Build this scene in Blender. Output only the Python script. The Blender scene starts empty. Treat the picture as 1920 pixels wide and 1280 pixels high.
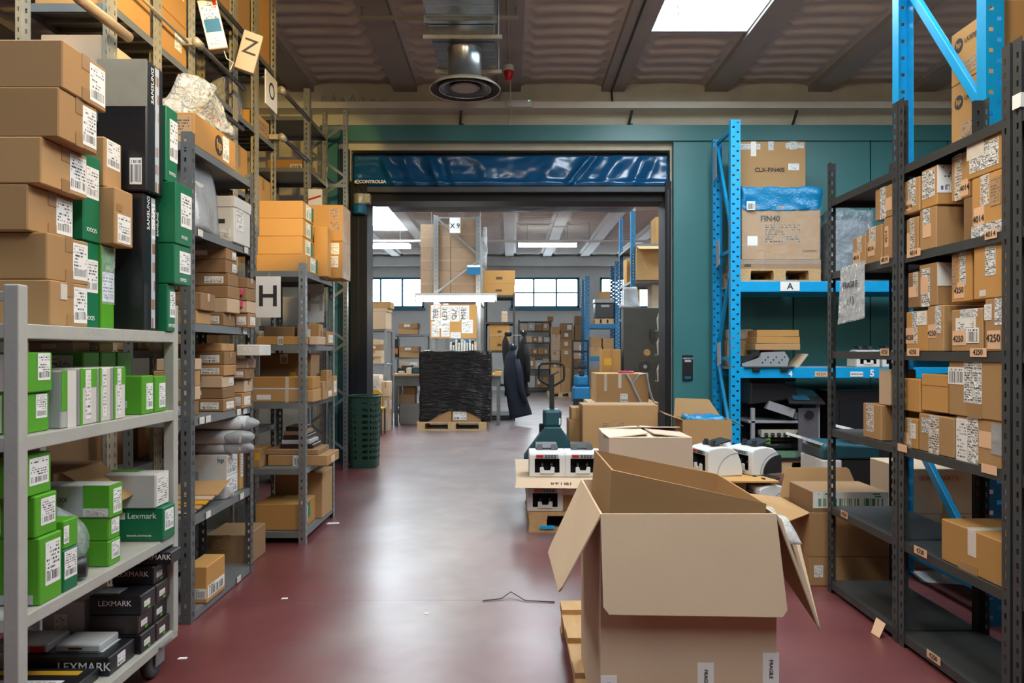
import bpy, bmesh, math, random
from mathutils import Vector, Matrix, noise
random.seed(7)
SC = bpy.context.scene
COL = SC.collection
R = math.radians
F, H = 1400.0, 1.35          # focal length in pixels of the 1920 frame, eye height in metres

# ------------------------------------------------------------ camera, view, sky, lights
cd = bpy.data.cameras.new('camera'); cam = bpy.data.objects.new('camera', cd); COL.objects.link(cam)
cd.sensor_width = 36.0; cd.lens = F / 1920 * 36; cd.shift_x = 5 / 1920; cd.shift_y = 17 / 1920
cd.clip_start = 0.05; cd.clip_end = 200
cam.location = (0, 0, H); cam.rotation_euler = (R(90), 0, 0)
SC.camera = cam
SC.view_settings.view_transform = 'Standard'; SC.view_settings.look = 'None'
SC.view_settings.gamma = 1.0; SC.view_settings.use_curve_mapping = False
SC.view_settings.exposure = 0.28
wd = bpy.data.worlds.new('sky'); SC.world = wd; wd.use_nodes = True
_b = wd.node_tree.nodes['Background']; _b.inputs[0].default_value = (0.75, 0.87, 1, 1); _b.inputs[1].default_value = 1.0
SC.cycles.max_bounces = 7; SC.cycles.diffuse_bounces = 4; SC.cycles.glossy_bounces = 4
SC.cycles.transparent_max_bounces = 12; SC.cycles.transmission_bounces = 4
SC.cycles.sample_clamp_indirect = 6.0; SC.cycles.caustics_reflective = False; SC.cycles.caustics_refractive = False

def lamp(name, kind, loc, energy, color, rot=(0, 0, 0), **kw):
    l = bpy.data.lights.new(name, kind); l.energy = energy; l.color = color
    for k, v in kw.items(): setattr(l, k, v)
    o = bpy.data.objects.new(name, l); COL.objects.link(o); o.location = loc; o.rotation_euler = rot
    return o
def aim(o, p):
    o.rotation_euler = (Vector(p) - o.location).to_track_quat('-Z', 'Y').to_euler()
DAY = (0.86, 0.94, 1.0)
# the warm hall lamp high over the aisle, then added fill lights that have no fitting
w_ = lamp('warm_hall_lamp', 'SPOT', (0.1, 1.6, 3.8), 560, (1, .66, .16), spot_size=R(38), spot_blend=.12, shadow_soft_size=.08)
aim(w_, (-2.0, 5.3, 3.3))
lamp('warm_ceiling_fill', 'POINT', (-.75, 2.9, 3.4), 55, (1, .72, .4), shadow_soft_size=.18)  # second warm light, added to brighten the ceiling
lamp('hall_fill_light', 'POINT', (.75, 2.2, 3.4), 95, (1, .88, .72), shadow_soft_size=.25)  # unseen fill added to brighten the roof, upper wall and front carton

def X(px, Y): return (px - 955) * Y / F
def Z(py, Y): return H - (py - 657) * Y / F

# ------------------------------------------------------------ materials
MATS = {}
def nd(nt, t, **kw):
    n = nt.nodes.new(t)
    for k, v in kw.items(): setattr(n, k, v)
    return n
def M(name, col, rough=.6, metal=0.0, var=.12, scale=5.0, bump=0.0, bscale=60.0, rnd=0.0, coat=0.0, spec=.5, stretch=None, detail=4, bdist=.01):
    if name in MATS: return MATS[name]
    m = bpy.data.materials.new(name); m.use_nodes = True; nt = m.node_tree
    p = nt.nodes['Principled BSDF']
    tc = nd(nt, 'ShaderNodeTexCoord'); mp = nd(nt, 'ShaderNodeMapping'); nt.links.new(tc.outputs['Object'], mp.inputs[0])
    if stretch: mp.inputs['Scale'].default_value = stretch
    n = nd(nt, 'ShaderNodeTexNoise'); n.inputs['Scale'].default_value = scale; n.inputs['Detail'].default_value = detail
    nt.links.new(mp.outputs[0], n.inputs['Vector'])
    mx = nd(nt, 'ShaderNodeMix', data_type='RGBA')
    c = Vector(col[:3])
    mx.inputs[6].default_value = (*[max(0, k * (1 - var)) for k in c], 1); mx.inputs[7].default_value = (*[min(1, k * (1 + var)) for k in c], 1)
    nt.links.new(n.outputs['Fac'], mx.inputs[0])
    out = mx.outputs[2]
    if rnd:
        oi = nd(nt, 'ShaderNodeObjectInfo'); hs = nd(nt, 'ShaderNodeHueSaturation')
        mr = nd(nt, 'ShaderNodeMapRange'); mr.inputs[3].default_value = 1 - rnd; mr.inputs[4].default_value = 1 + rnd
        nt.links.new(oi.outputs['Random'], mr.inputs[0]); nt.links.new(mr.outputs[0], hs.inputs['Value'])
        nt.links.new(out, hs.inputs['Color']); out = hs.outputs[0]
    nt.links.new(out, p.inputs['Base Color'])
    p.inputs['Roughness'].default_value = rough; p.inputs['Metallic'].default_value = metal
    p.inputs['Coat Weight'].default_value = coat; p.inputs['Specular IOR Level'].default_value = spec
    if bump:
        n2 = nd(nt, 'ShaderNodeTexNoise'); n2.inputs['Scale'].default_value = bscale; n2.inputs['Detail'].default_value = 3
        nt.links.new(mp.outputs[0], n2.inputs['Vector'])
        b = nd(nt, 'ShaderNodeBump'); b.inputs['Strength'].default_value = bump; b.inputs['Distance'].default_value = bdist
        nt.links.new(n2.outputs['Fac'], b.inputs['Height']); nt.links.new(b.outputs[0], p.inputs['Normal'])
    MATS[name] = m
    return m
def EM(name, col, s):
    m = bpy.data.materials.new(name); m.use_nodes = True; nt = m.node_tree; p = nt.nodes['Principled BSDF']
    p.inputs['Base Color'].default_value = (*col, 1); p.inputs['Emission Color'].default_value = (*col, 1); p.inputs['Emission Strength'].default_value = s
    MATS[name] = m; return m
def FILM(name, col, alpha, rough=.12, bump=.6, bscale=14, lo=.5, hi=1.6):
    m = bpy.data.materials.new(name); m.use_nodes = True; nt = m.node_tree; p = nt.nodes['Principled BSDF']
    p.inputs['Base Color'].default_value = (*col, 1); p.inputs['Roughness'].default_value = rough
    tc = nd(nt, 'ShaderNodeTexCoord'); n = nd(nt, 'ShaderNodeTexNoise'); n.inputs['Scale'].default_value = bscale; n.inputs['Detail'].default_value = 3; n.inputs['Distortion'].default_value = 1.2
    nt.links.new(tc.outputs['Object'], n.inputs['Vector'])
    b = nd(nt, 'ShaderNodeBump'); b.inputs['Strength'].default_value = bump; b.inputs['Distance'].default_value = .05
    nt.links.new(n.outputs['Fac'], b.inputs['Height']); nt.links.new(b.outputs[0], p.inputs['Normal'])
    n2 = nd(nt, 'ShaderNodeTexNoise'); n2.inputs['Scale'].default_value = bscale * .8; n2.inputs['Detail'].default_value = 5
    nt.links.new(tc.outputs['Object'], n2.inputs['Vector'])
    mr = nd(nt, 'ShaderNodeMapRange'); mr.inputs[1].default_value = .3; mr.inputs[2].default_value = .75; mr.inputs[3].default_value = alpha * lo; mr.inputs[4].default_value = min(1, alpha * hi)
    nt.links.new(n2.outputs['Fac'], mr.inputs[0]); nt.links.new(mr.outputs[0], p.inputs['Alpha'])
    MATS[name] = m; return m
def LABEL(name, paper, ink, rows, bar=.3, fill=.5, margin=.07, rough=.55, bump=0):
    """A printed paper label: rows of broken type and a strip of bars, laid out in the sheet's own coordinates."""
    m = bpy.data.materials.new(name); m.use_nodes = True; nt = m.node_tree; p = nt.nodes['Principled BSDF']
    uv = nd(nt, 'ShaderNodeUVMap'); sp = nd(nt, 'ShaderNodeSeparateXYZ'); nt.links.new(uv.outputs[0], sp.inputs[0])
    oi = nd(nt, 'ShaderNodeObjectInfo')
    def mth(op, a, b=None):
        n = nd(nt, 'ShaderNodeMath', operation=op)
        for i, v in enumerate((a, b)):
            if v is None: continue
            if isinstance(v, (int, float)): n.inputs[i].default_value = v
            else: nt.links.new(v, n.inputs[i])
        return n.outputs[0]
    u, v = sp.outputs[0], sp.outputs[1]
    vr = mth('MULTIPLY', v, rows); fl = mth('FLOOR', vr); fr = mth('FRACT', vr)
    def nz(su, src2):
        cb = nd(nt, 'ShaderNodeCombineXYZ'); nt.links.new(mth('MULTIPLY', u, su), cb.inputs[0]); nt.links.new(src2, cb.inputs[1])
        nt.links.new(mth('MULTIPLY', oi.outputs['Random'], 40), cb.inputs[2])
        n = nd(nt, 'ShaderNodeTexNoise'); n.inputs['Scale'].default_value = 1; n.inputs['Detail'].default_value = 0
        nt.links.new(cb.outputs[0], n.inputs['Vector']); return n.outputs['Fac']
    letters = mth('MULTIPLY', mth('GREATER_THAN', nz(26, mth('MULTIPLY', fl, 5.37)), 1 - fill), mth('LESS_THAN', fr, .55))
    letters = mth('MULTIPLY', letters, mth('GREATER_THAN', nz(2.2, mth('MULTIPLY', fl, 9.1)), .44))
    bars = mth('GREATER_THAN', nz(46, mth('MULTIPLY', fl, 0)), .5)
    inb = mth('MULTIPLY', mth('LESS_THAN', v, bar), mth('GREATER_THAN', v, .1 if bar else 2))
    ink_f = mth('ADD', mth('MULTIPLY', letters, mth('SUBTRACT', 1, inb)), mth('MULTIPLY', bars, inb))
    for s, lim in ((u, margin), (v, margin)):
        ink_f = mth('MULTIPLY', ink_f, mth('MULTIPLY', mth('GREATER_THAN', s, lim), mth('LESS_THAN', s, 1 - lim)))
    mx = nd(nt, 'ShaderNodeMix', data_type='RGBA'); mx.inputs[6].default_value = (*paper, 1); mx.inputs[7].default_value = (*ink, 1)
    nt.links.new(ink_f, mx.inputs[0]); nt.links.new(mx.outputs[2], p.inputs['Base Color']); p.inputs['Roughness'].default_value = rough
    if bump:
        tc = nd(nt, 'ShaderNodeTexCoord'); n = nd(nt, 'ShaderNodeTexNoise'); n.inputs['Scale'].default_value = 38; n.inputs['Detail'].default_value = 3; n.inputs['Distortion'].default_value = 1
        nt.links.new(tc.outputs['Object'], n.inputs['Vector']); b = nd(nt, 'ShaderNodeBump'); b.inputs['Strength'].default_value = bump; b.inputs['Distance'].default_value = .02
        nt.links.new(n.outputs['Fac'], b.inputs['Height']); nt.links.new(b.outputs[0], p.inputs['Normal'])
    MATS[name] = m; return m

K = dict(rough=.82, var=.09, scale=3, bump=.035, bscale=140, rnd=.13, spec=.25)
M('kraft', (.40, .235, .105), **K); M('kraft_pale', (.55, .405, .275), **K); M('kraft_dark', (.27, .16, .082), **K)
M('kraft_orange', (.46, .245, .078), **K); M('kraft_white', (.62, .5, .39), **K); M('kraft_inside', (.33, .2, .105), **K)
M('white_carton', (.62, .6, .56), rough=.6, rnd=.06); M('grey_carton', (.42, .43, .42), rough=.6, rnd=.08)
M('green_carton', (.004, .15, .06), rough=.42, var=.06); M('lime_carton', (.085, .34, .018), rough=.42, var=.06)
M('black_carton', (.012, .013, .016), rough=.32, var=.25); M('black_brown_carton', (.028, .016, .016), rough=.35, var=.25)
M('tape_brown', (.33, .19, .08), rough=.28, rnd=.1); M('tape_clear', (.66, .6, .52), rough=.16, bump=.35, bscale=30)
M('tape_pale', (.55, .47, .36), rough=.35)
M('paper', (.78, .77, .74), rough=.7, var=.04); M('paper_grey', (.5, .52, .54), rough=.6, var=.05); M('tag_orange', (.72, .45, .27), rough=.6, var=.04)
LABEL('label_print', (.8, .8, .79), (.03, .03, .035), 11); LABEL('label_text', (.76, .74, .7), (.05, .045, .04), 13, bar=0)
LABEL('label_bars', (.8, .79, .76), (.03, .03, .03), 5, bar=.75); LABEL('label_blue', (.78, .82, .88), (.05, .1, .25), 9, bar=.25)
LABEL('tape_printed', (.62, .56, .47), (.07, .06, .055), 16, bar=0, fill=.52, margin=.03, rough=.2, bump=.7); LABEL('print_on_kraft', (.40, .245, .125), (.06, .045, .03), 9, bar=0, fill=.5)
LABEL('tape_silver', (.66, .66, .63), (.09, .08, .08), 18, bar=0, fill=.55, margin=.02, rough=.15, bump=.9); LABEL('label_green_bars', (.78, .8, .76), (.05, .22, .1), 6, bar=.6)
LABEL('picture_strip', (.45, .5, .55), (.25, .12, .05), 7, bar=0, fill=.6, margin=0)
M('ink', (.025, .024, .024), rough=.7, var=0); M('ink_brown', (.09, .06, .035), rough=.8, var=0); M('ink_red', (.55, .05, .03), rough=.7, var=0); M('ink_white', (.82, .82, .82), rough=.6, var=0)
M('steel', (.33, .35, .36), rough=.42, metal=.75, var=.25, scale=9); M('steel_dark', (.06, .064, .066), rough=.5, metal=.35, var=.3, scale=7)
M('steel_post', (.13, .14, .145), rough=.45, metal=.4, var=.3, scale=8); M('steel_warm', (.4, .37, .29), rough=.4, metal=.3, var=.25, scale=9)
M('galv', (.46, .5, .52), rough=.3, metal=.9, var=.22, scale=14); M('shelf_grey', (.19, .205, .21), rough=.45, metal=.35, var=.2, scale=5)
M('shelf_dark', (.05, .05, .047), rough=.5, metal=.25, var=.35, scale=4); M('white_paint', (.4, .4, .365), rough=.5, var=.14, scale=9, bump=.1)
M('blue_paint', (.003, .33, .66), rough=.35, var=.14, scale=10); M('blue_dark', (.0, .13, .23), rough=.4, var=.2)
M('teal_panel', (.055, .21, .215), rough=.38, var=.1, scale=2); M('teal_dark', (.012, .05, .052), rough=.5, var=.2, scale=1.5); M('teal_machine', (.008, .06, .08), rough=.4, var=.2)
M('plaster', (.64, .6, .47), rough=.85, var=.16, scale=4, bump=.4, bscale=25); M('hall_grey', (.22, .22, .21), rough=.85, var=.15); M('plaster_white', (.6, .62, .62), rough=.8, var=.08, scale=3, bump=.15)
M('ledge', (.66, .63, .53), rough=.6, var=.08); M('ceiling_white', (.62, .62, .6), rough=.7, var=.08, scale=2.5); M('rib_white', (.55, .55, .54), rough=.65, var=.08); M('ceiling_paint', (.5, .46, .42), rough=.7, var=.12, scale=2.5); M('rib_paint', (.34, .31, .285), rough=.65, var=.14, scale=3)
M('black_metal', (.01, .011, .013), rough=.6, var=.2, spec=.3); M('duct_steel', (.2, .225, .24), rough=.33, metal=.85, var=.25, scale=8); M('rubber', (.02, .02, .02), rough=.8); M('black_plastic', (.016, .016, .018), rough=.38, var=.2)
M('machine_white', (.66, .66, .64), rough=.35, var=.04); M('machine_grey', (.3, .31, .32), rough=.4, var=.1); M('dark_pocket', (.015, .015, .018), rough=.6)
M('curtain_blue', (.003, .085, .22), rough=.22, var=.12, scale=3, spec=.7); M('wood', (.5, .31, .14), rough=.75, var=.25, scale=4, bump=.3, stretch=(6, 1, 6)); M('wood_pale', (.55, .38, .2), rough=.75, var=.2, scale=4, bump=.3)
M('bin_green', (.012, .045, .03), rough=.5); M('cloth_navy', (.008, .012, .024), rough=.95, var=.3, bump=.5, bscale=18); M('cloth_black', (.007, .007, .008), rough=.95)
M('red_plastic', (.5, .012, .015), rough=.3); M('pink_foam', (.55, .05, .14), rough=.6); M('pcb', (.12, .25, .16), rough=.5, var=.5, scale=60); M('yellow_plastic', (.6, .33, .02), rough=.45)
M('orange_print', (.75, .16, .02), rough=.6); M('blue_print', (.003, .13, .28), rough=.5); M('screen_blue', (.02, .08, .13), rough=.15); M('cream_plastic', (.5, .46, .36), rough=.4)
M('black_wrap', (.006, .006, .007), rough=.12, var=.2, bump=.9, bscale=7, stretch=(.9, .9, 4.0), spec=.36, detail=7, bdist=.035); M('blue_wrap', (.005, .2, .42), rough=.22, bump=.7, bscale=45)
FILM('film', (.72, .78, .82), .3); FILM('film_white', (.4, .43, .46), .72, rough=.25, bump=.35, bscale=6, lo=.85, hi=1.2); FILM('film_crinkle', (.5, .53, .57), .6, rough=.18, bump=1.0, bscale=22, lo=.7, hi=1.3); FILM('film_bubble', (.66, .67, .67), .8, rough=.2, bump=.25, bscale=90, lo=.8, hi=1.15); FILM('film_clear', (.8, .82, .82), .07, rough=.08)
FILM('film_smoke', (.3, .36, .4), .55, rough=.18)
EM('skylight_fill_glow', (.8, .92, 1.0), 15.0); EM('window_glow', (.84, .94, 1.0), 11.0); EM('tube_glow', (1, .98, .94), 14.0); EM('led_green', (.1, 1, .35), 2.0)
M('glass_dark', (.02, .025, .03), rough=.08)

# floor: worn red paint over grey concrete
def floor_mat():
    m = bpy.data.materials.new('painted_concrete_floor'); m.use_nodes = True; nt = m.node_tree; p = nt.nodes['Principled BSDF']
    tc = nd(nt, 'ShaderNodeTexCoord')
    def noise_(s, d, dist=0, st=None):
        n = nd(nt, 'ShaderNodeTexNoise'); n.inputs['Scale'].default_value = s; n.inputs['Detail'].default_value = d; n.inputs['Distortion'].default_value = dist
        if st:
            mp = nd(nt, 'ShaderNodeMapping'); mp.inputs['Scale'].default_value = st; nt.links.new(tc.outputs['Object'], mp.inputs[0]); nt.links.new(mp.outputs[0], n.inputs['Vector'])
        else: nt.links.new(tc.outputs['Object'], n.inputs['Vector'])
        return n.outputs['Fac']
    sp = nd(nt, 'ShaderNodeSeparateXYZ'); nt.links.new(tc.outputs['Object'], sp.inputs[0])
    def mth(op, a, b=None, c=None):
        n = nd(nt, 'ShaderNodeMath', operation=op)
        for i, v in enumerate((a, b, c)):
            if v is None: continue
            if isinstance(v, (int, float)): n.inputs[i].default_value = v
            else: nt.links.new(v, n.inputs[i])
        return n.outputs[0]
    # the trodden lane down the aisle has lost its red
    lane = mth('SUBTRACT', 1.0, mth('MULTIPLY', mth('ABSOLUTE', mth('SUBTRACT', sp.outputs[0], -.38)), 1.0))
    lane = mth('ADD', lane, mth('MULTIPLY', mth('SUBTRACT', noise_(1.1, 4, .6), .5), 1.3))
    lane = mth('ADD', lane, mth('MULTIPLY', mth('SUBTRACT', sp.outputs[1], 5.5), .13))
    mr = nd(nt, 'ShaderNodeMapRange'); mr.inputs[1].default_value = .0; mr.inputs[2].default_value = .9; nt.links.new(lane, mr.inputs[0])
    red = nd(nt, 'ShaderNodeMix', data_type='RGBA'); red.inputs[6].default_value = (.105, .024, .024, 1); red.inputs[7].default_value = (.19, .056, .055, 1)
    nt.links.new(noise_(3.2, 8, .4), red.inputs[0])
    worn = nd(nt, 'ShaderNodeMix', data_type='RGBA'); worn.inputs[6].default_value = (.15, .1, .1, 1); worn.inputs[7].default_value = (.27, .215, .21, 1)
    nt.links.new(noise_(5, 8, .5), worn.inputs[0])
    mx = nd(nt, 'ShaderNodeMix', data_type='RGBA'); nt.links.new(mr.outputs[0], mx.inputs[0]); nt.links.new(red.outputs[2], mx.inputs[6]); nt.links.new(worn.outputs[2], mx.inputs[7])
    sc = nd(nt, 'ShaderNodeMapRange'); sc.inputs[1].default_value = .5; sc.inputs[2].default_value = .75; nt.links.new(noise_(2.2, 7, .2, (1.0, .45, 1)), sc.inputs[0])
    m2 = nd(nt, 'ShaderNodeMix', data_type='RGBA'); m2.inputs[7].default_value = (.3, .235, .19, 1); nt.links.new(mth('MULTIPLY', sc.outputs[0], mth('MULTIPLY', mr.outputs[0], .55)), m2.inputs[0]); nt.links.new(mx.outputs[2], m2.inputs[6])
    # expansion joints across the hall every four metres
    fr = mth('FRACT', mth('MULTIPLY', mth('ADD', sp.outputs[1], -2.04), .25)); jt = mth('LESS_THAN', mth('ABSOLUTE', mth('SUBTRACT', fr, .5)), .0008)
    m3 = nd(nt, 'ShaderNodeMix', data_type='RGBA'); m3.inputs[7].default_value = (.05, .03, .03, 1); nt.links.new(jt, m3.inputs[0]); nt.links.new(m2.outputs[2], m3.inputs[6])
    nt.links.new(m3.outputs[2], p.inputs['Base Color'])
    rr = nd(nt, 'ShaderNodeMapRange'); p.inputs['Coat Weight'].default_value = .32; p.inputs['Coat Roughness'].default_value = .25; rr.inputs[3].default_value = .26; rr.inputs[4].default_value = .46; nt.links.new(noise_(1.6, 3, .3), rr.inputs[0]); nt.links.new(rr.outputs[0], p.inputs['Roughness'])
    b = nd(nt, 'ShaderNodeBump'); b.inputs['Strength'].default_value = .025; b.inputs['Distance'].default_value = .02
    nt.links.new(noise_(9, 5), b.inputs['Height']); nt.links.new(b.outputs[0], p.inputs['Normal'])
    MATS['floor'] = m
floor_mat()

# ------------------------------------------------------------ mesh helpers
class MB:
    def __init__(s): s.v = []; s.f = []; s.uv = {}
    def add(s, vs, fs, T=None):
        b = len(s.v)
        for p in vs: s.v.append(tuple(T @ Vector(p)) if T else tuple(p))
        for f in fs: s.f.append(tuple(b + i for i in f))
        return s
    def box(s, x0, x1, y0, y1, z0, z1, T=None):
        return s.add([(x0, y0, z0), (x1, y0, z0), (x1, y1, z0), (x0, y1, z0), (x0, y0, z1), (x1, y0, z1), (x1, y1, z1), (x0, y1, z1)],
                     [(3, 2, 1, 0), (4, 5, 6, 7), (0, 1, 5, 4), (1, 2, 6, 5), (2, 3, 7, 6), (3, 0, 4, 7)], T)
    def prism(s, pts, off):
        n = len(pts); off = Vector(off)
        vs = [Vector(p) for p in pts] + [Vector(p) + off for p in pts]
        return s.add(vs, [tuple(range(n - 1, -1, -1)), tuple(range(n, 2 * n))] + [(i, (i + 1) % n, n + (i + 1) % n, n + i) for i in range(n)])
    def sheet(s, pts, t=.004):
        a, b, c = Vector(pts[0]), Vector(pts[1]), Vector(pts[2]); n = (b - a).cross(c - a).normalized()
        return s.prism(pts, n * t)
    def bar(s, a, b, w, h=None, up=(0, 0, 1)):
        a, b = Vector(a), Vector(b); h = h or w; d = (b - a).normalized(); u = Vector(up)
        if abs(d.dot(u)) > .98: u = Vector((0, 1, 0))
        r = d.cross(u).normalized(); u = r.cross(d).normalized(); r *= w / 2; u *= h / 2
        vs = [a - r - u, a + r - u, a + r + u, a - r + u, b - r - u, b + r - u, b + r + u, b - r + u]
        return s.add(vs, [(0, 1, 2, 3), (7, 6, 5, 4), (0, 4, 5, 1), (1, 5, 6, 2), (2, 6, 7, 3), (3, 7, 4, 0)])
    def cyl(s, a, b, r, r2=None, n=16, caps=True):
        a, b = Vector(a), Vector(b); r2 = r if r2 is None else r2; d = (b - a).normalized()
        u = Vector((0, 0, 1)) if abs(d.z) < .9 else Vector((1, 0, 0)); p = d.cross(u).normalized(); q = d.cross(p).normalized()
        ring = [(p * math.cos(2 * math.pi * i / n) + q * math.sin(2 * math.pi * i / n)) for i in range(n)]
        vs = [a + k * r for k in ring] + [b + k * r2 for k in ring]
        fs = [(i, (i + 1) % n, n + (i + 1) % n, n + i) for i in range(n)]
        if caps: fs += [tuple(range(n - 1, -1, -1)), tuple(range(n, 2 * n))]
        return s.add(vs, fs)
    def tube(s, pts, r, n=8, closed=False):
        pts = [Vector(p) for p in pts]; m = len(pts); rings = []; prev = None
        for i, p in enumerate(pts):
            if closed: d = pts[(i + 1) % m] - pts[i - 1]
            else: d = pts[min(i + 1, m - 1)] - pts[max(i - 1, 0)]
            d = d.normalized()
            if prev is None:
                u = Vector((0, 0, 1)) if abs(d.z) < .9 else Vector((1, 0, 0)); a = d.cross(u).normalized()
            else: a = (prev - d * prev.dot(d)).normalized()
            prev = a; q = d.cross(a); rr = r[i] if isinstance(r, (list, tuple)) else r
            rings.append([p + (a * math.cos(2 * math.pi * k / n) + q * math.sin(2 * math.pi * k / n)) * rr for k in range(n)])
        vs = [v for g in rings for v in g]; fs = []
        for i in range(m if closed else m - 1):
            j = (i + 1) % m
            for k in range(n): fs.append((i * n + k, i * n + (k + 1) % n, j * n + (k + 1) % n, j * n + k))
        if not closed: fs += [tuple(range(n - 1, -1, -1)), tuple((m - 1) * n + k for k in range(n))]
        return s.add(vs, fs)
    def lathe(s, prof, c=(0, 0, 0), n=32):
        vs = []; fs = []; m = len(prof)
        for i in range(n):
            a = 2 * math.pi * i / n
            for r, z in prof: vs.append((c[0] + r * math.cos(a), c[1] + r * math.sin(a), c[2] + z))
        for i in range(n):
            j = (i + 1) % n
            for k in range(m - 1): fs.append((i * m + k, j * m + k, j * m + k + 1, i * m + k + 1))
        return s.add(vs, fs)
    def build(s, name, mat, parent=None, loc=None, rot=0, smooth=False, bevel=0, solid=0, seg=2):
        me = bpy.data.meshes.new(name); me.from_pydata(s.v, [], s.f); me.validate()
        if not solid:
            bm = bmesh.new(); bm.from_mesh(me)
            bmesh.ops.recalc_face_normals(bm, faces=bm.faces); bm.to_mesh(me); bm.free()
        o = bpy.data.objects.new(name, me); COL.objects.link(o)
        if mat: me.materials.append(MATS[mat])
        if loc is not None: o.location = loc
        if rot: o.rotation_euler = (0, 0, R(rot))
        if parent: o.parent = parent
        if smooth:
            for p in me.polygons: p.use_smooth = True
        if solid:
            md = o.modifiers.new('thickness', 'SOLIDIFY'); md.thickness = solid; md.offset = 0
        if bevel:
            md = o.modifiers.new('edge', 'BEVEL'); md.width = bevel; md.segments = seg; md.limit_method = 'ANGLE'; md.angle_limit = R(40)
        return o
def bx(name, mat, x0, x1, y0, y1, z0, z1, parent=None, bevel=0):
    return MB().box(x0, x1, y0, y1, z0, z1).build(name, mat, parent, bevel=bevel)
def thing(name, label, cat, loc=(0, 0, 0), rot=0, group=None):
    o = bpy.data.objects.new(name, None); COL.objects.link(o); o.empty_display_size = .1
    o.location = loc; o.rotation_euler = (0, 0, R(rot)); return tag(o, label, cat, group)
def tag(o, label, cat, group=None):
    o['label'] = label; o['category'] = cat
    if group: o['group'] = group
    return o
def struct(o): o['kind'] = 'structure'; return o
def copy_tree(o, parent=None):
    c = o.copy(); COL.objects.link(c)
    if parent: c.parent = parent
    for ch in o.children: copy_tree(ch, c)
    return c

# ------------------------------------------------------------ cartons
DEC_N = {}
def decal(parent, dims, face, u0, u1, v0, v1, mat, name, t=.0016, part_label=None):
    """A sheet stuck on one face of a carton: u runs left to right as one looks at the face, v upwards."""
    w, d, h = dims
    if isinstance(t, str): t, part_label = .0016, t
    n_ = DEC_N[parent.name] = DEC_N.get(parent.name, 0) + 1; t = .0008 + .0004 * n_
    if face == 'F': P = lambda u, v, k: (-w / 2 + u * w, -d / 2 - k, v * h)
    elif face == 'B': P = lambda u, v, k: (w / 2 - u * w, d / 2 + k, v * h)
    elif face == 'R': P = lambda u, v, k: (w / 2 + k, -d / 2 + u * d, v * h)
    elif face == 'L': P = lambda u, v, k: (-w / 2 - k, d / 2 - u * d, v * h)
    else: P = lambda u, v, k: (-w / 2 + u * w, -d / 2 + v * d, h + k)
    q = [(u0, v0), (u1, v0), (u1, v1), (u0, v1)]
    vs = [P(a, b, 0) for a, b in q] + [P(a, b, t) for a, b in q]
    me = bpy.data.meshes.new(name); fs = [(4, 5, 6, 7), (0, 1, 5, 4), (1, 2, 6, 5), (2, 3, 7, 6), (3, 0, 4, 7)]
    me.from_pydata(vs, [], fs); uv = me.uv_layers.new(name='UVMap')
    uvs = [(0, 0), (1, 0), (1, 1), (0, 1)]
    for p in me.polygons:
        for li in p.loop_indices:
            uv.data[li].uv = uvs[me.loops[li].vertex_index % 4]
    me.materials.append(MATS[mat]); o = bpy.data.objects.new(name, me); COL.objects.link(o); o.parent = parent
    if part_label: o['label'] = part_label
    return o
def text(parent, s, size, mat, loc, rot=(90, 0, 0), name='lettering', bold=0.0, align='CENTER', sx=1.0):
    cu = bpy.data.curves.new(name, 'FONT'); cu.body = s; cu.size = size; cu.align_x = align; cu.align_y = 'CENTER'; cu.extrude = .0006; cu.offset = bold
    tmp = bpy.data.objects.new('tmp', cu); me = bpy.data.meshes.new_from_object(tmp); bpy.data.objects.remove(tmp); bpy.data.curves.remove(cu)
    me.name = name; me.materials.clear(); me.materials.append(MATS[mat]); o = bpy.data.objects.new(name, me); COL.objects.link(o); o.parent = parent
    o.location = loc; o.rotation_euler = [R(a) for a in rot]; o.scale = (sx, 1, 1); return o
def face_text(parent, dims, face, u, v, s, size, mat='ink', turn=0, **kw):
    w, d, h = dims; k = .0014 + .0004 * (DEC_N.get(parent.name, 0) + 1)
    if face == 'F': loc = (-w / 2 + u * w, -d / 2 - k, v * h); rot = Matrix.Rotation(R(90), 3, 'X')
    elif face == 'R': loc = (w / 2 + k, -d / 2 + u * d, v * h); rot = Matrix.Rotation(R(90), 3, 'Z') @ Matrix.Rotation(R(90), 3, 'X')
    elif face == 'L': loc = (-w / 2 - k, d / 2 - u * d, v * h); rot = Matrix.Rotation(R(-90), 3, 'Z') @ Matrix.Rotation(R(90), 3, 'X')
    else: loc = (-w / 2 + u * w, -d / 2 + v * d, h + k); rot = Matrix.Identity(3)
    rot = rot @ Matrix.Rotation(R(turn), 3, 'Z')
    return text(parent, s, size, mat, loc, [math.degrees(a) for a in rot.to_euler()], **kw)
def rbox(w, d, h, bev=.004):
    """Carton body with softened edges, base centre at the origin."""
    bm = bmesh.new(); bmesh.ops.create_cube(bm, size=1)
    for v in bm.verts: v.co = Vector((v.co.x * w, v.co.y * d, (v.co.z + .5) * h))
    if bev: bmesh.ops.bevel(bm, geom=list(bm.edges), offset=min(bev, w / 5, d / 5, h / 5), segments=1, affect='EDGES')
    return bm
CARTONS = []
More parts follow.
